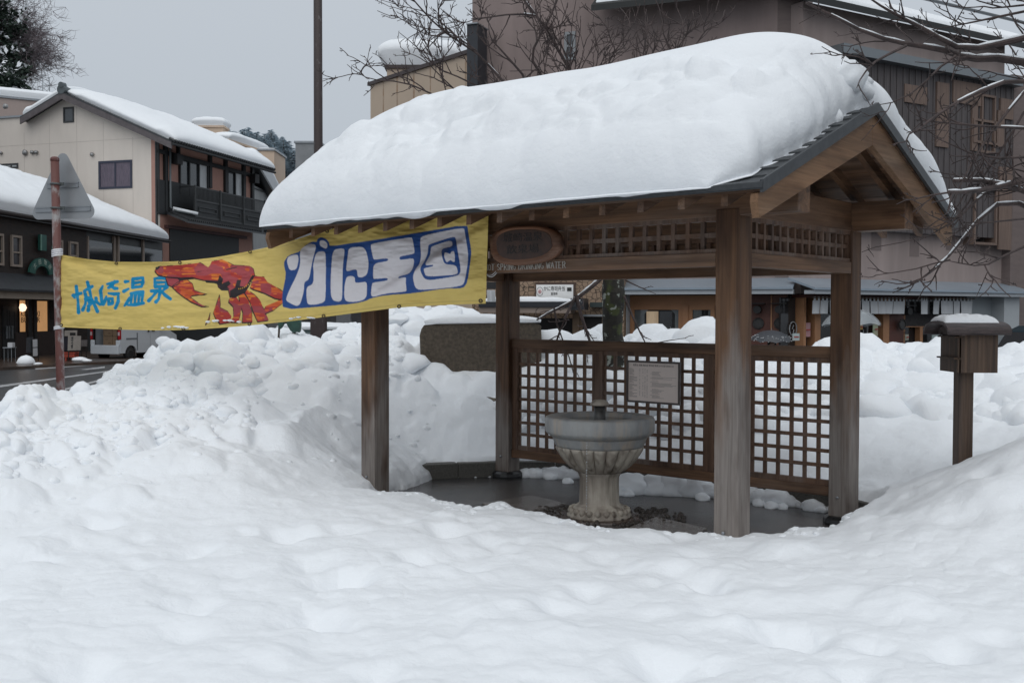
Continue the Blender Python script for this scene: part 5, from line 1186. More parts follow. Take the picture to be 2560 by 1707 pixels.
# ---- white van, tailgate open
VM = mat('van white paint', (.56, .60, .64), .3, .04); vx0, vy = P(218, 903, 41.6)[:2]
van = thing('delivery_van', 'small white van with open rear hatch full of cardboard boxes', 'van', (P(285, 903, 41.8)[0], 41.8, ST_Z), rad(0))
a = P(221, 903, 42.6)[:2]; b_ = P(300, 903, 41.2)[:2]; rw = b_-a; wv_ = np.linalg.norm(rw); rw = rw/wv_; fw_ = np.array([-rw[1], rw[0]])
if fw_[1] < 0: fw_ = -fw_
lenv = 3.4; e_ = P(394, 903, 43.2)[:2]-b_; 
# side direction from rear corner to the front, as seen
sd_ = e_/np.linalg.norm(e_); rr_ = np.array([-sd_[1], sd_[0]])
if rr_[0] > 0: rr_ = -rr_
VMt = Matrix(((sd_[0], rr_[0], 0, b_[0]), (sd_[1], rr_[1], 0, b_[1]), (0, 0, 1, ST_Z), (0, 0, 0, 1)))   # local x forward, y to the far side
van.matrix_world = VMt; WV = 1.475; H0, H1 = .30, 1.86
side = [(0.03, H0), (.02, .75), (.06, 1.2), (.16, H1-.06), (.3, H1), (2.2, H1), (2.55, H1-.08), (2.95, 1.15), (3.32, .98), (3.38, .6), (3.34, H0)]
arch = lambda cx, r: [(cx+r*math.cos(t), .28+r*math.sin(t)) for t in np.linspace(0, math.pi, 9)]
lo = [(3.34, H0)]+arch(2.78, .32)+arch(.62, .32)+[(0.03, H0)]
prof = side[:-1]+[(3.34, H0)]+[(x, max(z, H0)) for x, z in arch(2.78, .33)]+[(x, max(z, H0)) for x, z in arch(.62, .33)]
for y, yy2 in ((0, .05), (WV-.05, WV)):
    mb = MB(); n = len(prof); mb.add([(x, y+(.0 if z < 1.1 else (.06 if y == 0 else -.06)*(z-1.1)), z) for x, z in prof]+[(x, yy2, z) for x, z in prof], [tuple(range(n)), tuple(range(2*n-1, n-1, -1))]+[(i, (i+1) % n, (i+1) % n+n, i+n) for i in range(n)])
    mb.build('side_panel', VM, van)
mb = MB(); mb.box(.2, 2.3, .04, WV-.04, H1-.05, H1+.01); mb.add([(2.3, .05, H1), (2.3, WV-.05, H1), (2.95, WV-.05, 1.15), (2.95, .05, 1.15), (3.36, .05, .95), (3.36, WV-.05, .95), (3.36, .05, .3), (3.36, WV-.05, .3)], [(0, 1, 2, 3), (3, 2, 5, 4), (4, 5, 7, 6)]); mb.build('body', VM, van)
mb = MB(); mb.box(-.06, .05, .03, WV-.03, .26, .62); mb.box(-.02, .05, .0, .2, .6, .82); mb.box(-.02, .05, WV-.2, WV, .6, .82)
for k in range(9):
    t = math.pi*k/8; 
mb.build('rear_bumper', VM, van, bevel=.03)
mb = MB(); mb.box(.05, 2.2, .06, WV-.06, .5, .56); mb.box(1.3, 1.34, .06, WV-.06, .56, 1.8); mb.build('load_bay', mat('van interior', (.02, .022, .024), .6), van)
mb = MB(); mb.box(.02, .1, .07, .16, .62, H1-.1); mb.box(.02, .1, WV-.16, WV-.07, .62, H1-.1); mb.build('hatch_frame', BLACK, van)
mb = MB(); mb.add([(.15, .06, H1), (.15, WV-.06, H1), (-.85, WV-.06, 2.2), (-.85, .06, 2.2), (.15, .06, H1-.04), (.15, WV-.06, H1-.04), (-.85, WV-.06, 2.16), (-.85, .06, 2.16)], [(0, 1, 2, 3), (7, 6, 5, 4), (0, 4, 5, 1), (1, 5, 6, 2), (2, 6, 7, 3), (3, 7, 4, 0)]); mb.build('tailgate', VM, van)
for y0 in (-.012, WV-.10):
    mb = MB(); mb.box(-.015, .08, y0, y0+.11, .84, 1.42); mb.build('tail_light', mat('red lens', (.35, .01, .015), .3), van, bevel=.02)
    mb = MB(); mb.box(-.02, .06, y0+.005, y0+.10, 1.0, 1.14); mb.build('indicator', mat('clear lens', (.5, .4, .42), .3), van)
TYRE = mat('tyre', (.015, .015, .016), .8); RIM = mat('steel rim', (.35, .36, .37), .35, metal=.6)
for cx in (.62, 2.78):
    for y0, sgn in ((.02, 1), (WV-.18, 1)):
        wh = thing('wheel', None, None, (cx, y0, .27)); wh.parent = van
        mb = MB(); prf = [(.16, 0), (.255, .005), (.27, .03), (.27, .13), (.255, .155), (.16, .16)]; mb.lathe(prf, 28); mb.v = [(v[0], v[2], v[1]) for v in mb.v]; mb.build('tyre', TYRE, wh, True)
        mb = MB(); mb.lathe([(.001, .03), (.05, .012), (.06, .03), (.12, .035), (.14, .01), (.165, -.002), (.165, .02), (.01, .06)], 24); mb.v = [(v[0], v[2], v[1]) for v in mb.v]; mb.build('rim', RIM, wh, True)
mb = MB(); mb.box(.95, 1.0, -.006, .0, .4, 1.1); mb.box(1.72, 1.725, -.004, .0, .4, 1.75); mb.box(.35, 1.0, -.008, 0, .84, .90); mb.build('trim_lines', mat('grey trim', (.16, .18, .2), .5), van)
for x, z, w__, h_ in ((1.58, 1.12, .08, .16), (1.82, 1.14, .16, .05)):
    mb = MB(); mb.box(x, x+w__, -.02, .0, z, z+h_); mb.build('door_handle', BLACK, van)
mb = MB(); mb.add([(.45, -.012, 1.3), (1.55, -.012, 1.3), (1.55, .02, 1.74), (.5, .02, 1.74)], [(0, 1, 2, 3)]); mb.add([(1.68, -.012, 1.3), (2.5, -.012, 1.3), (2.2, .02, 1.74), (1.68, .02, 1.74)], [(0, 1, 2, 3)]); mb.build('side_window', GLASSD, van)
mb = MB(); mb.box(2.3, 2.42, -.2, -.03, 1.26, 1.46); mb.box(2.34, 2.38, -.03, .02, 1.3, 1.34); mb.build('mirror', BLACK, van)
CARD = mat('cardboard', (.24, .165, .105), .8, .15, 5)
mx_ = Matrix.Translation((0, 0, .56))
for k, (x, y, z, sx_, sy_, sz) in enumerate(((.25, .18, 0, .45, .42, .40), (.25, .18, .41, .45, .42, .34), (.25, .62, 0, .45, .45, .40), (.25, .62, .41, .45, .45, .33), (.75, .18, 0, .45, .42, .5))):
    bxo = thing('cardboard_box', ['brown carton at the near bottom of the van load', 'brown carton stacked on the near bottom carton in the van', 'brown carton at the middle bottom of the van load', 'brown carton stacked on the middle carton in the van', 'brown carton behind the rear row in the van'][k], 'carton', group='cartons in the open van')
    bxo.matrix_world = VMt @ Matrix.Translation((x, y, .562+z)); mb = MB(); mb.box(0, sx_, 0, sy_, 0, sz); mb.build('carton', CARD, bxo, bevel=.008)
    mb = MB(); mb.box(-.002, 0, sy_*.15, sy_*.45, sz*.3, sz*.36); mb.box(-.002, 0, sy_*.5, sy_*.8, sz*.66, sz*.7); mb.build('printed_mark', mat('box ink', (.08, .05, .035), .7), bxo)
# ============================================================ brown building with shops
BRW = mat('mauve brown render', (.31, .245, .23), .85, .26, 1.4, stretch=(1, 1, .16), coord='Object', bump=.2, bscale=8)
BRW2 = mat('tan brown render', (.37, .30, .28), .85, .24, 1.5, stretch=(1, 1, .16), bump=.2, bscale=8)
BRW3 = mat('dark brown tile cladding', (.19, .15, .14), .8, .15, 3, stretch=(1, 1, 4))
FL = Fac(1180, 27.2, 1937, 24.4); FR = Fac(2000, 24.0, 2640, 29.2)
bb = thing('brown_building', 'large mauve-brown hotel building with snowy roofs and a louvred timber window band', 'building')
TOPZ = 13.5
mb = MB(); FL.bx(mb, -.0, FL.L, ST_Z+2.6, TOPZ, -8, 0); mb.build('front_wall', BRW, bb)
zr = FL.zz(1500, 33)
# gap piece between wings
A_ = FL.e; B_ = FR.o; mb = MB(); n_ = FL.n
mb.add([(A_[0], A_[1], ST_Z), (B_[0], B_[1]+.25, ST_Z), (B_[0]+.5, B_[1]+3, ST_Z), (A_[0]-.5, A_[1]+3, ST_Z), (A_[0], A_[1], TOPZ-2), (B_[0], B_[1]+.25, TOPZ-2), (B_[0]+.5, B_[1]+3, TOPZ-2), (A_[0]-.5, A_[1]+3, TOPZ-2)],
       [(3, 2, 1, 0), (4, 5, 6, 7), (0, 1, 5, 4), (1, 2, 6, 5), (2, 3, 7, 6), (3, 0, 4, 7)]); mb.build('corner_wall', BRW3, bb)
ze2 = FR.zz(2010, 6)
tw = FR.at(2502)
mb = MB(); FR.bx(mb, 0, tw, ST_Z+2.4, ze2, -6, 0); mb.build('side_wing_wall', BRW2, bb)
mb = MB(); FR.bx(mb, tw, FR.at(2554), ST_Z, ze2-.8, -.5, .25); mb.build('pilaster', BRW3, bb)
mb = MB(); FR.bx(mb, FR.at(2554), FR.L+3, ST_Z, ze2-.8, -6, .0); mb.build('side_wing_wall', BRW2, bb)
# eave of the right wing
EAV = mat('black eave trim', (.02, .022, .022), .6)
mb = MB(); vs = [(-.3, .45, ze2), (FR.L+4, .45, ze2), (FR.L+4, -4.5, ze2+2.2), (-.3, -4.5, ze2+2.2)]
mb.add([FR.pt(t, o, z) for t, o, z in vs]+[FR.pt(t, o, z-.16) for t, o, z in vs], [(0, 1, 2, 3), (7, 6, 5, 4), (0, 4, 5, 1), (1, 5, 6, 2), (2, 6, 7, 3), (3, 7, 4, 0)]); mb.build('wing_roof', EAV, bb)
snow_slab('roof_snow', FR.pt(0, .32, ze2+.0), FR.pt(FR.L+4, .32, ze2+.0), FR.pt(FR.L+4, -4.3, ze2+2.1), FR.pt(0, -4.3, ze2+2.1), .16, 'thin even snow on the sloping roof of the right wing', 120, 24, seed=21, lump=.25, pw=12)
mb = MB(); mb.tube([FR.pt(.4, -3.6, ze2+2.35), FR.pt(FR.L+4, -3.6, ze2+2.35)], .05, 6); mb.build('snow_guard', mat('guard rail', (.1, .11, .12), .5), bb)
# snowy roof in front of the left wall
r0_ = FL.at(1497); zA = FL.zz(1500, 34); mb = MB()
vs = [(r0_, .35, zA), (FL.L+.1, .35, zA), (FL.L+.1, -2.6, zA+2.4), (r0_+.3, -2.6, zA+2.4)]
mb = MB(); mb.add([FL.pt(t, o+.4, z) for t, o, z in vs]+[FL.pt(t, o+.4, z-.14) for t, o, z in vs], [(0, 1, 2, 3), (7, 6, 5, 4), (0, 4, 5, 1), (1, 5, 6, 2), (2, 6, 7, 3), (3, 7, 4, 0)]); mb.build('hood_roof', EAV, bb)
snow_slab('roof_snow', FL.pt(r0_+.1, .66, zA+.0), FL.pt(FL.L, .66, zA+.0), FL.pt(FL.L, -2.1, zA+2.2), FL.pt(r0_+.35, -2.1, zA+2.2), .16, 'thin snow on the small sloping roof above the left wall of the brown building', 60, 24, seed=22, lump=.2, pw=12)
win(FL, 1409, 1437, 82, 152, bb, mat('aluminium frame', (.25, .26, .27), .4, metal=.4), GL1, .07, bars=(.5,))
sgn = thing('upright_sign_box', 'tall black vertical sign box on the left edge of the brown building', 'sign'); mb = MB(); FL.pbx(mb, 1196, 1222, 82, 300, .15, .75); mb.build('box', mat('navy sign box', (.03, .034, .042), .5, .2), sgn)
mb = MB(); FL.pbx(mb, 1196, 1224, 79, 82, .1, .8); mb.build('top_cap', METAL, sgn)
# window band of the right wing
zb1, zb0 = FR.zz(2110, 150), FR.zz(2110, 575); tb0, tb1 = FR.at(2060), FR.at(2505)
LOUV = mat('dark louvre timber', (.12, .105, .105), .7, col2=(.065, .058, .06), scale=9, stretch=(9, 9, .15), con=(.4, .6))
TLOU = mat('tan louvre timber', (.21, .145, .115), .7, col2=(.12, .085, .07), scale=9, stretch=(9, 9, .15), con=(.35, .6))
mb = MB(); FR.bx(mb, tb0, tb1, zb1-.02, zb1+.20, 0, .5); mb.build('band_hood', mat('grey flashing', (.20, .22, .235), .4, metal=.4), bb)
mb = MB(); FR.bx(mb, tb0, tb1, zb0, zb1, .02, .25); mb.build('louvre_wall', LOUV, bb)
zlow = FR.zz(2440, 612)
for x0, x1, y0, y1, m_ in ((2230, 2285, 215, 260, TLOU), (2310, 2340, 210, 370, TLOU), (2350, 2420, 205, 260, TLOU), (2398, 2412, 255, 380, TLOU), (2468, 2500, 420, 625, TLOU), (2468, 2500, 250, 300, TLOU), (2462, 2478, 280, 370, TLOU)):
    mb = MB(); FR.pbx(mb, x0, x1, y0, y1, .25, .3); mb.build('louvre_strip', m_, bb)
for x0, x1, y0, y1 in ((2400, 2462, 300, 360), (2405, 2462, 470, 612), (2420, 2455, 240, 385)):
    win(FR, x0, x1, y0, y1, bb, TLOU, GLASSD, .06, out=.32)
for k in range(30):
    t = tb0+(tb1-tb0)*(k+.5)/30; mb = MB() if k == 0 else mb; FR.bx(mb, t-.02, t+.02, zb0, zb1, .25, .27)
mb.build('louvre_battens', LOUV, bb)
for k in range(7):
    mb = MB(); FR.bx(mb, tb0+k*1.4+.2, tb0+k*1.4+.55, zb0-.35-.1*(k % 3), zb0, 0, .006); mb.build('water_stain', mat('stain', (.20, .16, .15), .85), bb)
# ground floor awning
AWT = mat('blue grey metal awning', (.31, .37, .43), .33, .10, 1.2, metal=.25); AWD = mat('dark awning panel', (.13, .155, .18), .35, .1, 2, metal=.25); AWF = mat('grey white fascia', (.44, .47, .50), .5, .06)
def awn(Fc, t0, t1, zt, zm, zb, out, m_, mf):
    mb = MB(); vs = [(t0, .0, zt), (t1, .0, zt), (t1, out, zm), (t0, out, zm)]
    mb.add([Fc.pt(t, o, z) for t, o, z in vs]+[Fc.pt(t, o, z-.05) for t, o, z in vs], [(0, 1, 2, 3), (7, 6, 5, 4), (0, 4, 5, 1), (1, 5, 6, 2), (2, 6, 7, 3), (3, 7, 4, 0)]); a_ = mb.build('awning', m_, bb)
    mb = MB(); Fc.bx(mb, t0+.05, t1-.0, zb, zm-.055, out-.35, out-.05); mb.build('awning_fascia', mf, a_); return a_
ztL, zmL, zbL = FL.zz(1600, 700), FL.zz(1600, 722), FL.zz(1600, 736)
awn(FL, FL.at(1500), FL.at(1992), FL.zz(1700, 697), FL.zz(1700, 721), FL.zz(1700, 737), .8, AWT, AWF)
awn(FR, -.4, FR.at(2512), FR.zz(2010, 695), FR.zz(2010, 721), FR.zz(2010, 736), .8, AWT, AWF)
# shop fronts: back wall, then pieces
ORW = mat('orange wood frame', (.42, .21, .105), .6, .15, 3); RDW = mat('red brown panel', (.115, .04, .028), .55, .3, 3); RDW2 = mat('lighter red brown panel', (.19, .075, .045), .55, .25, 3)
mb = MB(); FL.bx(mb, FL.at(1500), FL.L+.55, ST_Z, FL.zz(1700, 736)+.1, -.6, -.1); mb.build('shop_wall', mat('shop dark', (.05, .04, .036), .6), bb)
mb = MB(); FR.bx(mb, 0, FR.at(2440), ST_Z, FR.zz(2010, 736)+.1, -.8, -.3); mb.build('shop_wall', mat('shop dark', (.05, .04, .036), .6), bb)
GREY = mat('shop glass reflecting', (.17, .19, .195), .12, col2=(.07, .08, .085), scale=.9, spec=.8)
GREY2 = mat('shop interior glass', (.035, .034, .036), .1, col2=(.014, .014, .015), scale=1.6, spec=.7)
for x0, x1 in ((1577, 1708), (1722, 1788)):
    w_ = win(FL, x0, x1, 764, 870, bb, ORW, GREY, .10, name='shop_window', out=.06)
    t0, t1 = FL.at(x0)+.35, FL.at(x1)-.2; z1, z0 = FL.zz(x0, 772), FL.zz(x0, 850)
    mb = MB(); c = .12; FL.poly(mb, [(t0, z0), (t1, z0), (t1, z1-c), (t1-c, z1), (t0+c, z1), (t0, z1-c)], .008, .02); mb.build('inner_frame', BLACK, w_)
    if x0 < 1600:
        mb = MB(); FL.bx(mb, t0+.05, t0+(t1-t0)*.46, z0+.05, z1-.06, .02, .03); mb.build('lit_poster', mat('warm lit display', (.55, .42, .28), .5, emit=.35, col2=(.25, .16, .1), scale=2.2, stretch=(2, 2, .4)), w_)
    mb = MB(); FL.bx(mb, t0+(t1-t0)*.5, t1-.06, z0+.05, z1-.06, .02, .028); mb.build('display_glass', GREY2, w_)
mb = MB(); FL.pbx(mb, 1575, 1800, 739, 764, -.1, .05); mb.build('transom', ORW, bb)
mb = MB(); FL.pbx(mb, 1563, 1576, 737, 880, -.1, .3); mb.build('white_pier', AWF, bb)
mb = MB(); FL.pbx(mb, 1708, 1722, 764, 880, -.1, .1); mb.build('frame_post', ORW, bb)
for x0, x1, m_ in ((1800, 1930, RDW), (1931, 1968, RDW2)):
    mb = MB(); FL.pbx(mb, x0, x1, 738, 880, -.1, .12); mb.build('panel', m_, bb)
mb = MB(); FL.pbx(mb, 1929, 1932, 738, 880, .1, .16); mb.build('frame_post', ORW, bb)
def vent(Fc, px, py):
    v = thing('wall_vent', None, None); v.parent = bb; c = np.array(Fc.pt(Fc.at(px), .14, Fc.zz(px, py)))
    mb = MB(); c2_ = c.copy(); c2_[2] += .27
    mb.tube([c2_, c2_+np.array([*(Fc.n*.22), 0])], .09, 10); mb.beam(c2_+np.array([*(Fc.n*.15-Fc.d*.17), .14]), c2_+np.array([*(Fc.n*.15+Fc.d*.17), .14]), .24, .02)
    mb.build('lamp', BLACK, v)
    mb = MB(); r = .115; rg = [c+np.array([*(Fc.d*r*math.cos(a)), r*math.sin(a)-.05]) for a in np.linspace(0, 2*math.pi, 21)]
    mb.tube(rg, .022, 6); mb.add([tuple(p) for p in rg[:20]], [tuple(range(20))]); mb.build('round_crest', mat('dark bronze', (.035, .033, .032), .4), v)
vent(FL, 1898, 803); vent(FL, 1951, 803); vent(FR, 2245, 806)
# right wing shopfront
for x0, x1, m_ in ((2222, 2262, RDW), (2008, 2014, ORW), (2036, 2050, ORW), (2207, 2223, ORW), (2258, 2262, ORW)):
    mb = MB(); FR.pbx(mb, x0, x1, 742, 880, -.3, .02); mb.build('frame_post', m_, bb)
mb = MB(); FR.pbx(mb, 2004, 2420, 737, 744, -.3, .15); mb.build('transom', RDW, bb)
for x0, x1 in ((1970, 2006), (2014, 2036), (2052, 2205), (2264, 2420)):
    mb = MB(); FR.pbx(mb, x0, x1, 744, 880, -.28, -.22); mb.build('pane', GREY2, bb)
mb = MB(); FR.pbx(mb, 2262, 2420, 785, 815, -.2, -.1); mb.build('slatted_screen', mat('dark slat screen', (.05, .045, .045), .7, .5, 12), bb)
mb = MB(); FR.pbx(mb, 2305, 2312, 816, 880, -.2, -.05); FR.pbx(mb, 2262, 2400, 816, 818, -.2, -.05); mb.build('frame_post', ORW, bb)
mb = MB(); FR.bx(mb, FR.at(2400), FR.at(2462), ST_Z, FR.zz(2400, 740), -.3, .2); mb.build('white_return', mat('white return', (.30, .33, .35), .6), bb)
mb = MB(); FR.bx(mb, FR.at(2462), FR.at(2500), ST_Z, FR.zz(2400, 740), -.3, .55); mb.build('white_pier', mat('white pier', (.42, .45, .47), .6, .05), bb)
# noren curtains: each strip its own fold
NOR = mat('white cotton', (.62, .64, .66), .8, .08, 3, stretch=(1, 1, .3))
def noren(Fc, xs, y0, y1, label, off=.35):
    nn = thing('noren_curtain', label, 'curtain', group='white noren curtains under the awning')
    zt, zb = Fc.zz(xs[0], y0), Fc.zz(xs[0], y1); t0, t1 = Fc.at(xs[0]), Fc.at(xs[-1])
    for a, b_ in zip(xs[:-1], xs[1:]):
        ta, tb = Fc.at(a)+.012, Fc.at(b_)-.012; V = []
        for j in range(7):
            z = zt+(zb-zt)*j/6; V.append([Fc.pt(ta+(tb-ta)*i/6, off+.02*math.sin(i*1.1+a)*j/6+.01*math.sin(a), z) for i in range(7)])
        mb = MB(); mb.grid(V); mb.build('strip', NOR, nn, True)
        for q in (.2, .5, .8):
            pass
    mb = MB(); mb.tube([Fc.pt(t0-.05, off, zt+.06), Fc.pt(t1+.05, off, zt+.06)], .014, 6); mb.build('rod', mat('bamboo rod', (.12, .08, .05), .5), nn)
    mb = MB(); n = max(3, int((t1-t0)/.13))
    for k in range(n): t = t0+(t1-t0)*(k+.5)/n; Fc.bx(mb, t-.025, t+.025, zt-.005, zt+.08, off-.006, off+.006)
    mb.build('loops', NOR, nn)
noren(FR, (2002, 2022, 2043, 2063, 2084, 2104, 2124, 2144, 2164, 2184, 2204, 2234), 751, 784, 'wide white split curtain over the middle shop entrance')
noren(FR, (2271, 2289), 752, 785, 'single narrow white curtain strip left of the longer one')
noren(FR, (2304, 2320, 2337, 2353, 2370, 2386, 2402), 752, 785, 'white split curtain at the right end of the shop front')
# notices in the shop window
for x0, x1, y0, y1, c, lab in ((2014, 2029, 807, 842, (.50, .22, .24), 'tall pink and white poster behind the shop glass'), (1971, 1987, 833, 851, (.5, .52, .52), 'small white notice with a red line on the dark post'), (2186, 2198, 806, 840, (.5, .42, .3), 'narrow colourful poster below the clear umbrella'), (2152, 2160, 810, 824, (.5, .25, .08), 'orange sticker behind the clear umbrella'), (2334, 2352, 837, 858, (.42, .42, .42), 'tilted pale sheet behind the right snow bank'), (2242, 2248, 833, 843, (.5, .5, .48), 'tiny pale sticker beside the red-brown pillar'), (2265, 2275, 836, 850, (.42, .36, .3), 'small card with a figure in the right window')):
    mb = MB(); FR.pbx(mb, x0, x1, y0, y1, -.05 if x0 > 2008 else .13, -.03 if x0 > 2008 else .15); o = mb.build('poster', mat('poster %d' % x0, c, .6, col2=(c[0]*.9, c[1]*1.25, c[2]*1.2), scale=5)); tag(o, lab, 'poster')
    mb = MB(); FR.bx(mb, FR.at(x0)+.03, FR.at(x1)-.03, FR.zz(x0, (y0+y1)/2)-.015, FR.zz(x0, (y0+y1)/2)+.015, .0 if x0 > 2008 else .152, .002 if x0 > 2008 else .156); mb.build('printed_line', mat('red print', (.4, .06, .05), .6), o)
# round crests on the glass
for px, py, r in ((1998, 822, .16), (2172, 822, .26)):
    c = np.array(FR.pt(FR.at(px), -.18, FR.zz(px, py))); mb = MB(); rg = [c+np.array([*(FR.d*r*.72*math.cos(a)), r*math.sin(a)]) for a in np.linspace(0, 2*math.pi, 25)]; mb.tube(rg, .012, 5)
    mb.tube([c+np.array([*(FR.d*r*.1), r*.5]), c+np.array([*(FR.d*r*-.2), 0]), c+np.array([*(FR.d*r*.15), -.1*r]), c+np.array([*(FR.d*r*.05), -r*.6])], .012, 5)
    mb.build('glass_crest', mat('pale crest', (.35, .36, .37), .5), bb)

# stone clad shop, left of the grey awning
SC = Fac(1215, 25.6, 1560, 24.9)
def stoneclad():
    m = bpy.data.materials.new('crazed stone cladding'); m.use_nodes = True; nt = m.node_tree; N = nt.nodes.new; L = nt.links.new; b = nt.nodes['Principled BSDF']
    tc = N('ShaderNodeTexCoord'); mp = N('ShaderNodeMapping'); mp.inputs['Scale'].default_value = (7.5, 7.5, 9); L(tc.outputs['Object'], mp.inputs[0])
    v = N('ShaderNodeTexVoronoi'); v.feature = 'DISTANCE_TO_EDGE'; v.distance = 'EUCLIDEAN'; v.inputs['Scale'].default_value = 1; L(mp.outputs[0], v.inputs[0])
    r = N('ShaderNodeValToRGB'); r.color_ramp.elements[0].position = .02; r.color_ramp.elements[0].color = (.05, .035, .025, 1); r.color_ramp.elements[1].position = .07; r.color_ramp.elements[1].color = (.30, .21, .145, 1)
    L(v.outputs['Distance'], r.inputs[0]); L(r.outputs[0], b.inputs['Base Color']); b.inputs['Roughness'].default_value = .8; return m
sc = thing('stone_clad_shop', 'shop front clad in tan stone with a flat snowy canopy and dark entrance', 'shop')
mb = MB(); SC.bx(mb, SC.at(1180), SC.L, ST_Z, FL.zz(1500, 690)+.35, -1.2, 0); mb.build('wall', stoneclad(), sc)
mb = MB(); SC.pbx(mb, 1228, 1432, 795, 900, .0, .03); SC.pbx(mb, 1458, 1505, 792, 900, .0, .03); mb.build('dark_entrance', mat('entrance dark', (.012, .010, .010), .7), sc)
mb = MB(); SC.pbx(mb, 1436, 1452, 780, 900, .03, .3); mb.build('pillar', mat('tan pillar', (.16, .105, .065), .7, .2, 4), sc)
mb = MB(); SC.pbx(mb, 1222, 1442, 768, 782, .3, 1.0); mb.build('canopy_board', mat('pale canopy board', (.32, .255, .215), .7, .1, 3), sc)
mb = MB(); SC.pbx(mb, 1222, 1456, 755, 768, .2, 1.05); SC.pbx(mb, 1442, 1474, 747, 775, .2, 1.0); mb.build('canopy', mat('black canopy', (.02, .022, .028), .4), sc)
mb = MB(); SC.pbx(mb, 1478, 1512, 756, 768, .0, .25); mb.build('dark_fascia', mat('dark green fascia', (.03, .045, .045), .5), sc)
mb = MB(); SC.pbx(mb, 1456, 1512, 786, 791, .03, .2); mb.build('shutter_rail', METAL, sc)
snow_slab('roof_snow', SC.pt(SC.at(1224), 1.0, SC.zz(1230, 756)), SC.pt(SC.at(1470), 1.0, SC.zz(1230, 756)), SC.pt(SC.at(1470), .3, SC.zz(1230, 756)), SC.pt(SC.at(1224), .3, SC.zz(1230, 756)), .11, 'ragged strip of snow on the black shop canopy', 70, 12, seed=31, lump=1.2)
cs = thing('shop_sign', 'white rectangular sign board in a brown frame with black characters and a red flower mark', 'sign'); off_ = .06
x0, x1, y0, y1 = 1339, 1436, 706, 750; mb = MB(); SC.pbx(mb, x0, x1+3, y0, y1, .0, off_); mb.build('frame', mat('brown sign frame', (.07, .04, .03), .6), cs)
mb = MB(); SC.pbx(mb, x0+3, x1-2, y0+6, y1-4, off_, off_+.02); mb.build('board', mat('sign white', (.8, .8, .79), .5), cs)
SI = mat('sign ink', (.02, .02, .02), .6); t0, t1 = SC.at(1361), SC.at(1413); zc_ = SC.zz(1361, 722.5)
text_mesh('lettering', 'かに寿司弁当', SI, .125, SC.M((t0+t1)/2, off_+.023, zc_), cs, .003, t1-t0)
text_mesh('lettering', '喜茶軒', SI, .075, SC.M(SC.at(1387), off_+.023, SC.zz(1387, 735)), cs, .002, SC.at(1395)-SC.at(1378))
mb = MB(); SC.pbx(mb, 1419, 1430, 719, 728, off_+.02, off_+.03); mb.build('square_mark', SI, cs)
c = np.array(SC.pt(SC.at(1351), off_+.024, SC.zz(1351, 729))); r = .09; mb = MB(); rg = [c+np.array([*(SC.d*r*.85*math.cos(a)), r*1.15*math.sin(a)]) for a in np.linspace(0, 2*math.pi, 25)]; mb.tube(rg, .004, 4); mb.build('ring_mark', SI, cs)
mb = MB()
for k in range(6):
    a = k*math.pi/3; p = c+np.array([*(SC.d*.03*math.cos(a)), .035*math.sin(a)]); mb.lathe([(.001, -.012), (.016, 0), (.001, .012)], 8, tuple(p))
mb.lathe([(.001, -.012), (.014, 0), (.001, .012)], 8, tuple(c)); mb.build('flower_mark', mat('red mark', (.5, .05, .06), .6), cs)
mb = MB(); V = [[tuple(np.array(P(1217+i*2.6+j*.2, 725+j*4.2, 23.6))+np.array([0, .05*math.sin(i*1.3), 0])) for i in range(9)] for j in range(8)]; mb.grid(V)
o = mb.build('noren_curtain', NOR, None, True); tag(o, 'short white curtain showing between the banner and the left rear post', 'curtain', 'white noren curtains under the awning')
mb = MB(); q = P(1217, 705, 23.7); e_ = P(1245, 722, 23.7); mb.box(q[0], e_[0], 23.7, 24.1, e_[2], q[2]); tag(mb.build('curtain_box', mat('dark head box', (.02, .02, .022), .6)), 'dark head board above the short white curtain', 'head board')

# ---- cream buildings behind
def block(name, label, px0, px1, d0, d1, ytop, depth, m_, cap=None, snow=.5, lab2=None, base=None, dir_=None):
    Fc = Fac(px0, d0, px1, d1); b_ = thing(name, label, 'building'); zt = Fc.zz(px0, ytop); mb = MB(); Fc.bx(mb, 0, Fc.L, ST_Z if base is None else base, zt, -depth, 0); mb.build('wall', m_, b_)
    mb = MB(); Fc.bx(mb, -.1, Fc.L+.1, zt, zt+.15, -depth-.1, .1); mb.build('roof_edge', cap or METAL, b_)
    if snow: snow_slab('roof_snow', Fc.pt(0, 0, zt+.14), Fc.pt(Fc.L, 0, zt+.14), Fc.pt(Fc.L, -depth, zt+.14), Fc.pt(0, -depth, zt+.14), snow, lab2, 60, 24, seed=int(px0) % 50+3, lump=.08)
    return b_, Fc, zt
CREAM2 = mat('cream concrete', (.55, .44, .34), .85, .08, .6); CREAM3 = mat('apricot wall', (.68, .53, .41), .85, .05, .4)
b1, F1, z1 = block('cream_block', 'cream flat-roofed building with rust streaks behind the shelter roof', 927, 1186, 46, 40, 215, 6, CREAM2, mat('brown coping', (.06, .045, .045), .6), 0)
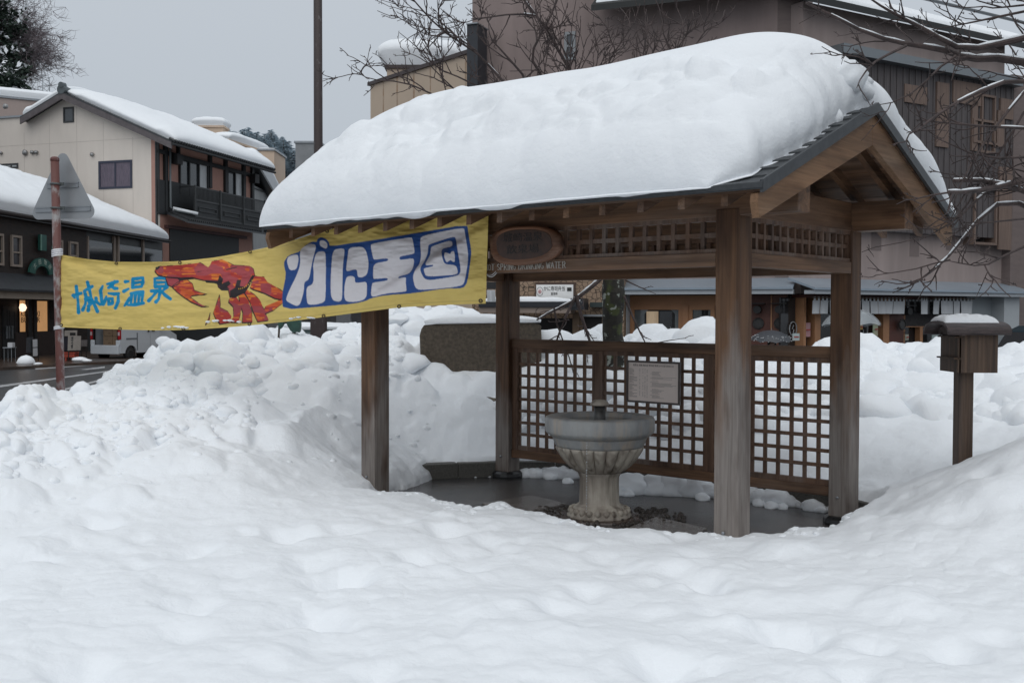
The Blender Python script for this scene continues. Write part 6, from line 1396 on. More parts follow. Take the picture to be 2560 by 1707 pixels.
# its coping climbs in the picture because the wall comes nearer; add rust streaks
mb = MB()
for px, w__, h_ in ((958, .12, 1.6), (992, .15, 2.0), (1033, .18, 1.2), (1162, .15, 1.8), (1075, .08, 1.4)):
    F1.bx(mb, F1.at(px), F1.at(px)+w__*.6, z1-h_, z1-.01, 0, .01)
mb.build('rust_streaks', mat('rust streak', (.33, .21, .13), .8, col2=(.45, .365, .29), scale=3), b1)
b2, F2, z2 = block('roof_hut', 'small rooftop hut under a thick snow cap behind the cream block', 968, 1130, 47, 47, 172, 4, CREAM2, mat('brown coping', (.06, .045, .045), .6), 1.4, 'thick rounded snow cap on the small rooftop hut', base=8)
b5, F5, z5 = block('far_left_block', 'cream flat-roofed building behind the left gable house', -120, 172, 74, 78, 232, 8, mat('pale mauve cream', (.42, .34, .31), .85, .05), METAL, .9, 'smooth snow layer on the flat roof of the building behind the gable house')
b6, F6, z6 = block('apricot_block', 'apricot concrete building top left of the hillside', 490, 560, 84, 84, 319, 1.5, CREAM3, CREAM3, .8, 'snow on the flat top of the apricot block')
b7, F7, z7 = block('low_apricot_block', 'lower apricot building with long snowy roof below the hillside', 575, 668, 80, 86, 354, 1.5, CREAM3, CREAM3, .8, 'snow on the lower apricot building')
b8, F8, z8 = block('small_apricot_block', 'small apricot box building just left of the shelter roof', 648, 687, 82, 82, 377, 4, CREAM3, METAL, .12, 'thin snow on the small apricot box building')
b9, F9, z9 = block('grey_block', 'grey building with a stepped parapet just left of the shelter snow', 740, 800, 80, 80, 358, 2, mat('grey concrete', (.27, .28, .29), .8, .2, 1), METAL, 0)
b10, F10, z10 = block('pale_house', 'narrow pale grey clad house right of the balcony house', 634, 672, 70, 74, 470, 5, mat('pale cladding', (.34, .35, .35), .7, .25, 2, stretch=(5, 5, .3)), RTILE, 0)
zq = F10.zz(634, 452); mb = MB(); vs = [(-1.5, .6, zq+1.2), (F10.L+1.2, .6, zq-.9), (F10.L+1.2, -4, zq-.9), (-1.5, -4, zq+1.2)]
mb.add([F10.pt(t, o, z) for t, o, z in vs]+[F10.pt(t, o, z-.2) for t, o, z in vs], [(0, 1, 2, 3), (7, 6, 5, 4), (0, 4, 5, 1), (1, 5, 6, 2), (2, 6, 7, 3), (3, 7, 4, 0)]); mb.build('roof', RTILE, b10)
snow_slab('roof_snow', F10.pt(-1.4, .5, zq+1.2), F10.pt(F10.L+1.1, .5, zq-.9), F10.pt(F10.L+1.1, -3.8, zq-.9), F10.pt(-1.4, -3.8, zq+1.2), 1.3, 'deep snow on the pale grey house beside the balcony', seed=44)
# low background row so no gap shows between the far houses and the street
b11, F11, z11 = block('street_row', 'dim row of closed shop fronts along the street behind the snow bank', 612, 1215, 62, 44, 640, 6, mat('dim shop row', (.10, .10, .105), .7, .4, .8), METAL, .4, 'snow along the roof of the closed shop row')
mb = MB()
for k in range(9): F11.bx(mb, F11.L*(k+.2)/9, F11.L*(k+.75)/9, ST_Z, ST_Z+2.3, 0, .06)
mb.build('shutters', mat('pale shutters', (.30, .31, .33), .5, .3, 6, stretch=(1, 1, 8)), b11)
mb = MB(); F11.bx(mb, 0, F11.L, ST_Z+2.5, ST_Z+3.3, 0, .5); mb.build('shop_canopy', mat('row canopy', (.07, .05, .045), .6), b11)

# aerials
for k, (px, y0, y1, d, lab) in enumerate(((107, 188, 228, 74, 'thin upright aerial rod on the left flat roof'), (123, 194, 228, 74, 'shorter aerial rod with a cross tip on the left flat roof'), (1104, 80, 160, 46, 'thin television aerial above the rooftop hut'))):
    t = thing('aerial', lab, 'aerial', tuple(P(px, y1, d))); o_ = Vector(t.location); mb = MB(); a = P(px, y0, d); b_ = P(px, y1, d); mb.tube([Vector(a)-o_, Vector(b_)-o_], .03, 5); mb.build('mast', METAL, t)
    mb = MB(); w__ = (6 if k < 2 else 38); e0, e1 = P(px-w__, y0+2, d), P(px+w__*.5, y0, d); mb.tube([Vector(e0)-o_, Vector(e1)-o_], .02, 5)
    if k == 2:
        for q in range(8): c = e0+(e1-e0)*q/7; mb.tube([Vector(c)-o_+Vector((0, -.3, 0)), Vector(c)-o_+Vector((0, .3, 0))], .012, 4)
    mb.build('crossbar', METAL, t)

# ---- hillside with snowy conifers
HILL = mat('snowy hillside', (.5, .56, .60), .9, col2=(.24, .29, .32), scale=.06, coord='Object', detail=8)
mb = MB(); V = []
for j in range(30):
    y = 200+j*6; V.append([])
    for i in range(70):
        x = -110+i*2.4; cx_ = (x+40)/34; V[-1].append((x, y, -2+43*math.exp(-((x+66)/42)**2)*sm((y-200)/60)+1.0*float(fbm(np.array(x*.08), np.array(y*.08), 3, 2))))
mb.grid(V); tag(mb.build('hillside', HILL, None, True), kind='structure')
FIRM = mat('hazed frosted conifer', (.70, .77, .82), .9, col2=(.40, .48, .53), scale=2.2, detail=4, con=(.42, .56)); TRK = mat('bark', (.045, .036, .03), .9, .3, 6)  # crown colours hold frost plus painted-in distance haze
def conifer_mesh(seed):
    rs = random.Random(seed); mb = MB(); H_ = 9
    for k in range(300):
        h = rs.random()**1.2; r = (1-h)*1.7*rs.uniform(.45, 1)+.08; a = rs.uniform(0, 6.28); z = 1+h*(H_-1); c = Vector((r*math.cos(a), r*math.sin(a), z-r*.28)); s_ = rs.uniform(.3, .75)*(1.1-h*.6)
        d = Vector((math.cos(a), math.sin(a), -.35)).normalized(); sd2 = Vector((-math.sin(a), math.cos(a), rs.uniform(-.3, .3)))
        mb.add([c-sd2*s_*.5, c+sd2*s_*.5, c+d*s_+Vector((0, 0, rs.uniform(-.1, .2))), c-d*s_*.3+Vector((0, 0, .3*s_))], [(0, 1, 2), (0, 3, 1)])
    return mb
tr_src = []
for s0 in range(3):
    mb = conifer_mesh(s0); me = bpy.data.meshes.new('crown'); me.from_pydata(mb.v, [], mb.f); me.materials.append(FIRM)
    mt = MB(); mt.tube([(0, 0, -1), (0, 0, 4), (0, 0, 8.5)], [.22, .15, .03], 6); mt_ = bpy.data.meshes.new('trunk'); mt_.from_pydata(mt.v, [], mt.f); mt_.materials.append(TRK); tr_src.append((me, mt_))
rs = random.Random(17)
def hill_z(x, y): return -2+43*math.exp(-((x+66)/42)**2)*float(sm((y-200)/60))
for k in range(230):
    y = rs.uniform(225, 300); x = rs.uniform(-.285, -.175)*y
    me, mt_ = tr_src[k % 3]; t = thing('conifer', 'frosted grey conifer among many on the distant hillside', 'tree', (x, y, hill_z(x, y)-.3), rs.uniform(0, 6.28), 'frosted conifers on the distant hill')
    s_ = rs.uniform(.55, 1.05); t.scale = (s_*2.3, s_*2.3, s_*.72)
    for nm, q in (('crown', me), ('trunk', mt_)):
        o = bpy.data.objects.new(nm, q); COL.objects.link(o); o.parent = t
# ============================================================ monument, rocks, poles
STN = mat('rough dark stone', (.125, .10, .075), .9, col2=(.07, .058, .045), scale=26, bump=1, bscale=60)
STN2 = mat('speckled rock', (.20, .17, .13), .9, col2=(.06, .05, .04), scale=40, bump=1, bscale=70, con=(.42, .58))
mn = thing('stone_monument', 'broad rough brown stone slab standing in the snow behind the left posts', 'monument')
ol = [(1053,1000),(1052,880),(1050,838),(1052,822),(1058,812),(1075,811),(1110,808),(1150,806),(1190,807),(1240,804),(1275,805),(1302,806),(1330,805),(1350,812),(1353,840),(1353,1060),(1200,1100)]
fr = [P(x, y, 12.7+.0*(x-1050)) for x, y in ol]; n = len(fr); mb = MB()
bk_ = [p+np.array([.04*math.sin(i*2.1), .42, -.02]) for i, p in enumerate(fr)]
mb.add([tuple(p+np.array([.01*math.sin(i*5), .0, 0])) for i, p in enumerate(fr)]+[tuple(p) for p in bk_], [tuple(range(n)), tuple(range(2*n-1, n-1, -1))]+[(i, (i+1) % n, (i+1) % n+n, i+n) for i in range(n)])
mb.build('slab', STN, mn, bevel=.02)
A_ = P(1062, 809, 12.7); B_ = P(1352, 805, 12.7)
snow_slab('roof_snow', A_+(0, -.02, 0), B_+(0, -.02, 0), B_+(0, .42, -.0), A_+(0, .42, 0), .055, 'snow lying along the top of the stone monument', 90, 20, seed=51, lump=.9, pw=6)
for k, (px, py, d, r, lab) in enumerate(((1216, 1014, 12.0, .12, 'speckled brown rock half buried in snow behind the left rear post, upper one'), (1236, 1092, 11.5, .12, 'speckled brown rock at the foot of the left rear post, lower one'))):
    c = P(px, py, d); bm = bmesh.new(); bmesh.ops.create_icosphere(bm, subdivisions=4, radius=1)
    for v in bm.verts:
        p = v.co.copy(); q = 1+.3*float(fbm(np.array(p.x*1.5+k*3), np.array(p.y*1.5+p.z*2), 4, 60+k)); v.co = Vector((p.x*r*2.2*q, p.y*r*q, p.z*r*.75*q))
    me = bpy.data.meshes.new('rock'); bm.to_mesh(me); bm.free(); me.materials.append(STN2); o = bpy.data.objects.new('rock', me); COL.objects.link(o); o.location = c; tag(o, lab, 'rock', 'rocks showing through the snow')
BRP = mat('dark brown pole paint', (.040, .026, .025), .5, col2=(.13, .12, .12), scale=7, stretch=(3, 3, 1), con=(.32, .40), bump=.3, bscale=50)
up = thing('utility_pole', 'tall dark brown steel pole rising behind the left end of the shelter', 'pole'); c = P(797, 850, 15); up.location = (c[0], c[1], ST_Z)
mb = MB(); mb.tube([(0, 0, 0), (0, 0, 3.2), (0, 0, 11)], [.066, .064, .055], 16); mb.build('shaft', BRP, up, True)
mb = MB(); mb.box(-.104, .104, -.1, .1, 0, 2.2); mb.build('base_sleeve', BRP, up, bevel=.01)
for k, (x0, y0, x1, y1, pts) in enumerate(((699, 800, 694, 872, [(693, 800), (711, 800), (709, 812), (702, 824), (697, 822), (694, 812)]), (733, 800, 741, 876, [(714, 798), (748, 798), (751, 815), (749, 834), (741, 830), (733, 834), (724, 826), (716, 812)]))):
    t = thing('wrapped_stake', ['wooden stake with a small green wrapped cloth left of its larger twin', 'wooden stake with a wide green wrapped cloth in the snow bank'][k], 'stake', tuple(P(x1, y1, 12.9)), group='green wrapped stakes in the snow bank'); o_ = np.array(t.location)
    mb = MB(); mb.tube([P(x0, y0, 12.9)-o_, P((x0+x1)/2+.6, (y0+y1)/2, 12.9)-o_, P(x1, y1+14, 12.9)-o_], .013, 7); mb.build('stick', mat('stake wood', (.075, .055, .045), .8, .4, 10), t)
    f1 = [P(x, y-10 if y < 805 else y, 12.86)-o_ for x, y in pts]; f2 = [p+np.array([0, .10, .02]) for p in f1]; n = len(f1); mb = MB()
    mb.add([tuple(p) for p in f1]+[tuple(p) for p in f2], [tuple(range(n)), tuple(range(2*n-1, n-1, -1))]+[(i, (i+1) % n, (i+1) % n+n, i+n) for i in range(n)]); mb.build('green_cloth', mat('green sheet', (.025, .075, .058), .6, .4, 16, .5, 30), t, bevel=.02)

# ============================================================ roofed post box
pbx_ = thing('roofed_post_box', 'small dark wooden box with curved bark roof on a square post in the snow', 'post box'); D_ = 8.05
c = P(2414, 930, D_); o_ = np.array([c[0], c[1], c[2]]); pbx_.location = tuple(o_); k1 = D_/2623.5; W_ = 104*k1
mb = MB(); w_ = 36*k1/2; mb.box(-w_, w_, -.02, .09, -1.15, .02); mb.build('post', WD, pbx_, bevel=.004)
xl = (2384-2414)*k1; xr = (2479-2414)*k1; ht = 100*k1; db = .24
mb = MB(); mb.box(xl, xr, -.10, -.10+.02, 0, ht); mb.box(xl, xr, db-.02, db, 0, ht); mb.box(xr-.02, xr, -.08, db-.02, 0, ht); mb.box(xl+.004, xr-.02, -.08, db-.02, 0, .02); mb.box(xl+.012, xl+.03, -.08, db-.02, 0.02, ht); mb.build('box', WD, pbx_)
mb = MB(); mb.box(xl-.035, xl+.012, -.09, db, ht*.33, ht*.33+.012); mb.box(xl-.03, xl+.012, -.09, db, ht*.86, ht*.86+.012); mb.box(xl-.008, xl+.012, -.1, db, .0, ht*.33); mb.box(xl-.004, xl+.012, -.1, db, ht*.33+.012, ht*.86); mb.build('slot_ledge', WD, pbx_)
RX0, RX1 = (2346-2414)*k1, (2503-2414)*k1; V = []; y0, y1 = -.17, db+.07; rc = (y0+y1)/2; rr = (y1-y0)/2
RB = mat('bark roof', (.075, .052, .05), .5, col2=(.03, .022, .022), scale=9, stretch=(1, 6, 1), bump=.6, bscale=30)
arc = [(rc-rr*math.cos(a), ht-.005+.09*math.sin(a)**.75) for a in np.linspace(0, math.pi, 19)]
mb = MB(); n = len(arc); inn = [(rc-(rr-.018)*math.cos(a), ht-.02+.087*math.sin(a)**.75) for a in np.linspace(0, math.pi, 19)]
vs = [(RX0, y, z) for y, z in arc]+[(RX1, y, z) for y, z in arc]+[(RX0, y, z) for y, z in inn]+[(RX1, y, z) for y, z in inn]
fs = [(i, i+1, n+i+1, n+i) for i in range(n-1)]+[(2*n+i, 3*n+i, 3*n+i+1, 2*n+i+1) for i in range(n-1)]+[(i, 2*n+i, 2*n+i+1, i+1) for i in range(n-1)]+[(n+i, n+i+1, 3*n+i+1, 3*n+i) for i in range(n-1)]+[(0, n, 3*n, 2*n), (n-1, 3*n-1, 4*n-1, 2*n-1)]
mb.add(vs, fs); mb.build('curved_roof', RB, pbx_)
mb = MB(); fill = [(xl-.0, y, z-.004) for y, z in inn]; f2 = [(xl+.02, y, z-.004) for y, z in inn]; mb.add(fill+f2, [tuple(range(n)), tuple(range(2*n-1, n-1, -1))]+[(i, (i+1) % n, (i+1) % n+n, i+n) for i in range(n)]); mb.build('end_board', mat('grey end board', (.13, .105, .10), .8, .2, 12), pbx_)
mb = MB(); mb.box(RX0+.02, RX1-.01, rc-.02, rc+.02, ht+.083, ht+.098); mb.build('ridge_strip', RB, pbx_)
nx_, ny_ = 60, 24; V = []; Bv = []
for j in range(ny_):
    b = -1+2*j/(ny_-1); r1 = []; r2 = []
    for i in range(nx_):
        a = -1+2*i/(nx_-1); y = rc+b*rr*.62; x = (RX0+RX1)/2-.02+a*(RX1-RX0)*.43; zb = ht-.005+.09*max(0, 1-(b*.62)**2)**.375
        t = .045*max(0, 1-abs(a)**6)**.45*max(0, 1-b**4)**.45*(1+.3*float(fbm(np.array(a*4), np.array(b*2), 2, 5))); r1.append((x, y, zb+t+.002)); r2.append((x, y, zb-.002))
    V.append(r1); Bv.append(r2)
mb = MB(); mb.grid(V); mb.grid(Bv, flip=True); o = mb.build('roof_snow', SNOW, None, True); o.location = tuple(o_); tag(o, 'pad of snow on the curved roof of the wooden post box', 'snow', kind='thing')

# ============================================================ cars behind the snow
def car(px_front, d, yaw_, paint, label, snow_lab=None, facing=1, L_=3.5, Hc=1.6, Wc=1.5):
    p = P(px_front, 850, d); t = thing('parked_car', label, 'car', (p[0], p[1], ST_Z), yaw_)
    pr = [(0, .3), (-.02, .75), (.55, .92), (1.0, Hc-.1), (1.25, Hc), (L_-.5, Hc), (L_-.15, Hc-.2), (L_, .9), (L_, .3)]
    pr = [(-x*facing, z) for x, z in pr]; n = len(pr); mb = MB()
    def tw(z): return 1 if z < .95 else 1-.14*(z-.95)/(Hc-.95)
    mb.add([(x, -Wc/2*tw(z), z) for x, z in pr]+[(x, Wc/2*tw(z), z) for x, z in pr], [tuple(range(n)), tuple(range(2*n-1, n-1, -1))]+[(i, (i+1) % n, (i+1) % n+n, i+n) for i in range(n)])
    mb.build('body', paint, t, bevel=.04)
    mb = MB(); a, b_ = pr[2], pr[3]; q = .012*facing
    mb.add([(a[0]+q, -Wc/2*.9, a[1]+.05), (a[0]+q, Wc/2*.9, a[1]+.05), (b_[0]+q, Wc/2*.82, b_[1]-.02), (b_[0]+q, -Wc/2*.82, b_[1]-.02)], [(0, 1, 2, 3)]); mb.build('windscreen', GLASSD, t)
    for s_ in (-1, 1):
        mb = MB(); x0, x1 = -.85*facing, -(L_-.4)*facing; mb.add([(x0+.1*facing, s_*(Wc/2*.985+.01), .98), (x1, s_*(Wc/2*.985+.01), .98), (x1+.05*facing, s_*(Wc/2*.90+.01), Hc-.12), (x0-.25*facing, s_*(Wc/2*.90+.01), Hc-.12)], [(0, 1, 2, 3)]); mb.build('side_window', GLASSD, t)
    for x in (-.65*facing, -(L_-.65)*facing):
        for y in (-Wc/2+.08, Wc/2-.08):
            w_ = thing('wheel', None, None, (x, y, .28)); w_.parent = t; mb = MB(); mb.lathe([(.1, -.08), (.26, -.08), (.28, -.04), (.28, .04), (.26, .08), (.1, .08)], 20); mb.v = [(v[0], v[2], v[1]) for v in mb.v]; mb.build('tyre', TYRE, w_, True)
            mb = MB(); mb.lathe([(.01, -.085), (.17, -.085), (.17, .085), (.01, .085)], 16); mb.v = [(v[0], v[2], v[1]) for v in mb.v]; mb.build('rim', RIM, w_, True)
    for y in (-Wc/2+.25, Wc/2-.25):
        mb = MB(); mb.lathe([(.001, -.03), (.09, 0), (.001, .03)], 12); mb.v = [(v[2]+.0, v[0]+y, v[1]+.68) for v in mb.v]; mb.build('headlight', mat('lamp lens', (.4, .4, .42), .2), t, True)
    if snow_lab:
        M_ = Matrix.Translation((p[0], p[1], ST_Z)) @ Matrix.Rotation(yaw_, 4, 'Z')
        cs_ = [M_ @ Vector(v) for v in ((-(L_-.5)*facing, -Wc*.42, Hc), (-1.2*facing, -Wc*.42, Hc), (-1.2*facing, Wc*.42, Hc), (-(L_-.5)*facing, Wc*.42, Hc))]
        snow_slab('roof_snow', *cs_, .12, snow_lab, 40, 20, seed=70, lump=.3)
    return t
car(862, 19.0, rad(-66), mat('dark green car paint', (.03, .05, .05), .25), 'dark green small car with snowy roof behind the snow bank left of the shelter', 'snow on the roof of the dark green car', 1, Hc=1.62)
c2_ = car(2478, 19.5, rad(18), mat('dark teal van paint', (.018, .033, .042), .22), 'dark teal van behind the snow bank at the right edge', None, -1, 4.2, 1.72, 1.6)

# ============================================================ people and umbrellas
SKIN = mat('skin', (.42, .25, .19), .55); HAIR = mat('black hair', (.01, .009, .009), .5)
def skin_body(name, pts, edges, m_, parent, sub=1, root=0):
    me = bpy.data.meshes.new(name); me.from_pydata([p[:3] for p in pts], edges, []); o = bpy.data.objects.new(name, me); COL.objects.link(o); o.parent = parent
    mo = o.modifiers.new('skin', 'SKIN'); 
    for i, p in enumerate(pts):
        sv = me.skin_vertices[0].data[i]; sv.radius = (p[3], p[4] if len(p) > 4 else p[3]); sv.use_root = (i == root)
    s_ = o.modifiers.new('sub', 'SUBSURF'); s_.levels = s_.render_levels = sub; me.materials.append(m_)
    return o
def person(px, d, h, label, coat, legs, yaw_=0, held=True, face=True):
    p = P(px, 850, d); t = thing('person', label, 'person', (p[0], p[1], ST_Z), yaw_); k = h/1.7
    if True:
        # one continuous body: legs, trunk, arms, neck, head
        pts = [(0, 0, .92, .15, .11), (0, 0, 1.12, .14, .10), (0, 0, 1.34, .17, .11), (0, 0, 1.45, .07, .07), (0, -.01, 1.53, .055, .055), (0, -.02, 1.60, .078, .092), (0, -.015, 1.68, .07, .08),
               (.09, 0, .88, .09, .09), (.10, -.02, .5, .062, .062), (.10, .0, .09, .042, .042), (.11, -.12, .04, .04, .03),
               (-.09, 0, .88, .09, .09), (-.10, .03, .5, .062, .062), (-.10, .05, .09, .042, .042), (-.11, -.07, .04, .04, .03),
               (.19, 0, 1.38, .06, .06), (.24, -.04, 1.12, .048, .048), (.15, -.24, 1.16, .036, .036), (.10, -.30, 1.22, .03, .022),
               (-.19, 0, 1.38, .06, .06), (-.24, .02, 1.12, .048, .048), (-.22, -.08, .90, .036, .036), (-.21, -.10, .82, .03, .02)]
        E_ = [(0, 1), (1, 2), (2, 3), (3, 4), (4, 5), (5, 6), (0, 7), (7, 8), (8, 9), (9, 10), (0, 11), (11, 12), (12, 13), (13, 14), (2, 15), (15, 16), (16, 17), (17, 18), (2, 19), (19, 20), (20, 21), (21, 22)]
        hx, hz = (.10, 1.22); b = len(pts)
        for q, (dx_, dz) in enumerate(((-.022, .0), (-.008, .012), (.008, .012), (.02, .004))):   # fingers of both hands
            pts += [(.10+dx_, -.335, 1.235+dz, .009, .009), (.085+dx_, -.35, 1.22+dz, .008, .008)]; E_ += [(18, b), (b, b+1)]; b += 2
            pts += [(-.21+dx_, -.11, .78, .009, .009), (-.208+dx_, -.125, .745, .008, .008)]; E_ += [(22, b), (b, b+1)]; b += 2
        for th_ in ((18, (.135, -.32, 1.20)), (22, (-.175, -.13, .80))): pts.append((*th_[1], .01, .01)); E_.append((th_[0], b)); b += 1
        pts = [(a*k, b_*k, c_*k, r*k, r2*k) for a, b_, c_, r, r2 in pts]
        skin_body('body', pts, E_, SKIN, t, 1)
    # coat and trousers, hair, face
    mb = MB(); mb.lathe([(.19, .72), (.20, .95), (.185, 1.15), (.20, 1.36), (.13, 1.46), (.075, 1.49)], 20, mod=lambda j, a, z: 1-.28*abs(math.sin(a))); mb.v = [(x*k, y*k, z*k) for x, y, z in mb.v]; mb.build('coat', coat, t, True)
    for s_, a in ((1, [(.19, 0, 1.39), (.245, -.04, 1.12), (.16, -.23, 1.16)]), (-1, [(-.19, 0, 1.39), (-.245, .02, 1.12), (-.225, -.075, .92)])):
        mb = MB(); mb.tube([tuple(q*k for q in v) for v in a], [.085*k, .072*k, .055*k], 10); mb.build('sleeve', coat, t, True)
    for a in ([(.09, 0, .92), (.10, -.02, .5), (.10, .0, .12)], [(-.09, 0, .92), (-.10, .03, .5), (-.10, .05, .12)]):
        mb = MB(); mb.tube([tuple(q*k for q in v) for v in a], [.115*k, .082*k, .07*k], 10); mb.build('trouser_leg', legs, t, True)
    mb = MB(); V = []
    mb.lathe([(.098, 1.545), (.108, 1.60), (.102, 1.67), (.07, 1.725), (.002, 1.745)], 20); mb.v = [((x)*k, (y*1.08+.012 if y > -.03 else y*.72-.0)*k, (z+(.05 if y < -.05 and z < 1.6 else 0))*k) for x, y, z in mb.v]; mb.build('hair', HAIR, t, True)
    for s_ in (-1, 1):
        mb = MB(); mb.lathe([(.001, -.008), (.011, 0), (.001, .008)], 8, (s_*.032*k, -.112*k, 1.615*k)); mb.build('eye', BLACK, t, True)
        mb = MB(); mb.lathe([(.001, -.03), (.015, 0), (.001, .03)], 8, (s_*.088*k, .0, 1.60*k)); mb.build('ear', SKIN, t, True)
    mb = MB(); mb.lathe([(.015, -.012), (.012, .01), (.004, .04)], 8, (0, -.122*k, 1.585*k)); mb.build('nose', SKIN, t, True)
    mb = MB(); mb.box(-.022*k, .022*k, -.117*k, -.11*k, 1.552*k, 1.558*k); mb.build('mouth', mat('lips', (.3, .1, .09), .5), t)
    return t
def umbrella(px, py, d, r, rise, m_, label, tilt=(0, 0), handle=.8, trim=None, ribs=8, mats2=None):
    p = P(px, py, d); t = thing('umbrella', label, 'umbrella', tuple(p)); t.rotation_euler = (tilt[0], tilt[1], 0)
    n = 48; prof = [(r*math.sin(a)/math.sin(1.15), -rise*(1-math.cos(a))/(1-math.cos(1.15))) for a in np.linspace(0.02, 1.15, 14)]
    mb = MB(); V = []
    for j, (rr_, z) in enumerate(prof):
        V.append([(rr_*math.cos(2*math.pi*i/n)*(1-.03*(j/13)*abs(math.sin(ribs/2*2*math.pi*i/n))), rr_*math.sin(2*math.pi*i/n)*(1-.03*(j/13)*abs(math.sin(ribs/2*2*math.pi*i/n))), z+.03*(j/13)**2*abs(math.sin(ribs/2*2*math.pi*i/n))) for i in range(n+1)])
    if mats2: 
        vs = [v for row in V for v in row]; mb.add(vs, []); 
        for j in range(13):
            for i in range(n): mb.f.append((j*(n+1)+i, j*(n+1)+i+1, (j+1)*(n+1)+i+1, (j+1)*(n+1)+i)); mb.m.append((j//2) % 2)
        mb.build('canopy', mats2, t, True)
    else: mb.grid(V); mb.build('canopy', m_, t, True)
    for k in range(ribs):
        a = 2*math.pi*k/ribs; MB().tube([(q[0]*.995*math.cos(a), q[0]*.995*math.sin(a), q[1]-.006) for q in prof], .004, 4).build('rib', METAL, t)
    MB().tube([(0, 0, .05), (0, 0, -handle)], .006, 6).build('shaft', METAL, t)
    MB().tube([(0, 0, -handle), (0, 0, -handle-.08), (.03, 0, -handle-.12), (.06, 0, -handle-.08)], .011, 6).build('handle', BLACK, t)
    if trim:
        rs = random.Random(7); mb = MB()
        for k in range(70):
            a = rs.uniform(0, 6.28); q = rs.uniform(.72, .99); rr_ = r*q; z = np.interp(rr_, [x[0] for x in prof], [x[1] for x in prof]); c = (rr_*math.cos(a), rr_*math.sin(a), z+.006)
            L_ = rs.uniform(.01, .03); mb.lathe([(.001, -.004), (L_*.6, 0), (.001, .004)], 6, c)
            mb.tube([c, (c[0]+rs.uniform(-.04, .04), c[1]+rs.uniform(-.04, .04), c[2]+rs.uniform(-.01, .012))], .006, 4)
        mb.build('pale_print', trim, t)
    return t
DK = mat('black coat', (.018, .018, .02), .8, .2, 10); GYC = mat('grey coat', (.07, .07, .075), .8, .2, 10); JN = mat('dark trousers', (.03, .033, .045), .85)
person(1930, 21.4, 1.42, 'person in a dark coat mostly hidden below the dark flowered umbrella', DK, JN)
umbrella(1929, 826, 21.4, .41, .21, mat('dark umbrella cloth', (.05, .055, .065), .5, .1), 'dark umbrella with white flower print near the shop panels', (.1, 0), .75, mat('white print', (.55, .56, .58), .6))
person(2112, 19.1, 1.66, 'person in a black coat behind the right rear post under a clear umbrella', DK, JN)
CLR = mat('clear vinyl', (.60, .65, .68), .15, alpha=.42, spec=.8)
umbrella(2128, 771, 19.0, .53, .32, CLR, 'clear vinyl umbrella behind the right rear post', (-.05, .0), .85)
person(1690, 19.6, 1.50, 'person in a grey coat hidden behind snow under a striped umbrella', GYC, JN)
umbrella(1676, 824, 19.6, .30, .13, None, 'small beige and dark striped umbrella above the snow bank', (.25, -.1), .7, None, 8, [mat('beige cloth', (.42, .38, .34), .7), mat('dark stripe', (.06, .045, .045), .7)])
person(1478, 22.8, 1.47, 'person with black hair seen left of the mossy trunk', mat('brown coat', (.10, .05, .035), .8), JN)

# ============================================================ trees
BARK = mat('wet cherry bark', (.085, .06, .056), .75, col2=(.04, .03, .029), scale=9, bump=.6, bscale=30)
TWG = mat('wet twig', (.045, .03, .028), .7); BUD = TWG
def mossbark():
    m = mat('mossy lichen bark', (.035, .032, .026), .9, col2=(.016, .015, .013), scale=8, bump=1, bscale=24)
    nt = m.node_tree; N = nt.nodes.new; L = nt.links.new; b = nt.nodes['Principled BSDF']; src = b.inputs['Base Color'].links[0].from_socket
    tc = N('ShaderNodeTexCoord'); 
    for sc_, lo, hi, c in ((5, .52, .60, (.05, .06, .022)), (11, .60, .64, (.26, .28, .25))):
        n = N('ShaderNodeTexNoise'); n.inputs['Scale'].default_value = sc_; n.inputs['Detail'].default_value = 3; L(tc.outputs['Object'], n.inputs[0])
        r = N('ShaderNodeValToRGB'); r.color_ramp.elements[0].position = lo; r.color_ramp.elements[1].position = hi; L(n.outputs[0], r.inputs[0])
        x = N('ShaderNodeMixRGB'); L(r.outputs[0], x.inputs[0]); L(src, x.inputs[1]); x.inputs[2].default_value = (*c, 1); src = x.outputs[0]
    L(src, b.inputs['Base Color']); return m
def resample(pts, step):
    pts = [Vector(p) for p in pts]; out = [pts[0]]
    for a, b in zip(pts[:-1], pts[1:]):
        n = max(1, int((b-a).length/step)); out += [a.lerp(b, (k+1)/n) for k in range(n)]
    return out
tmin = .0022
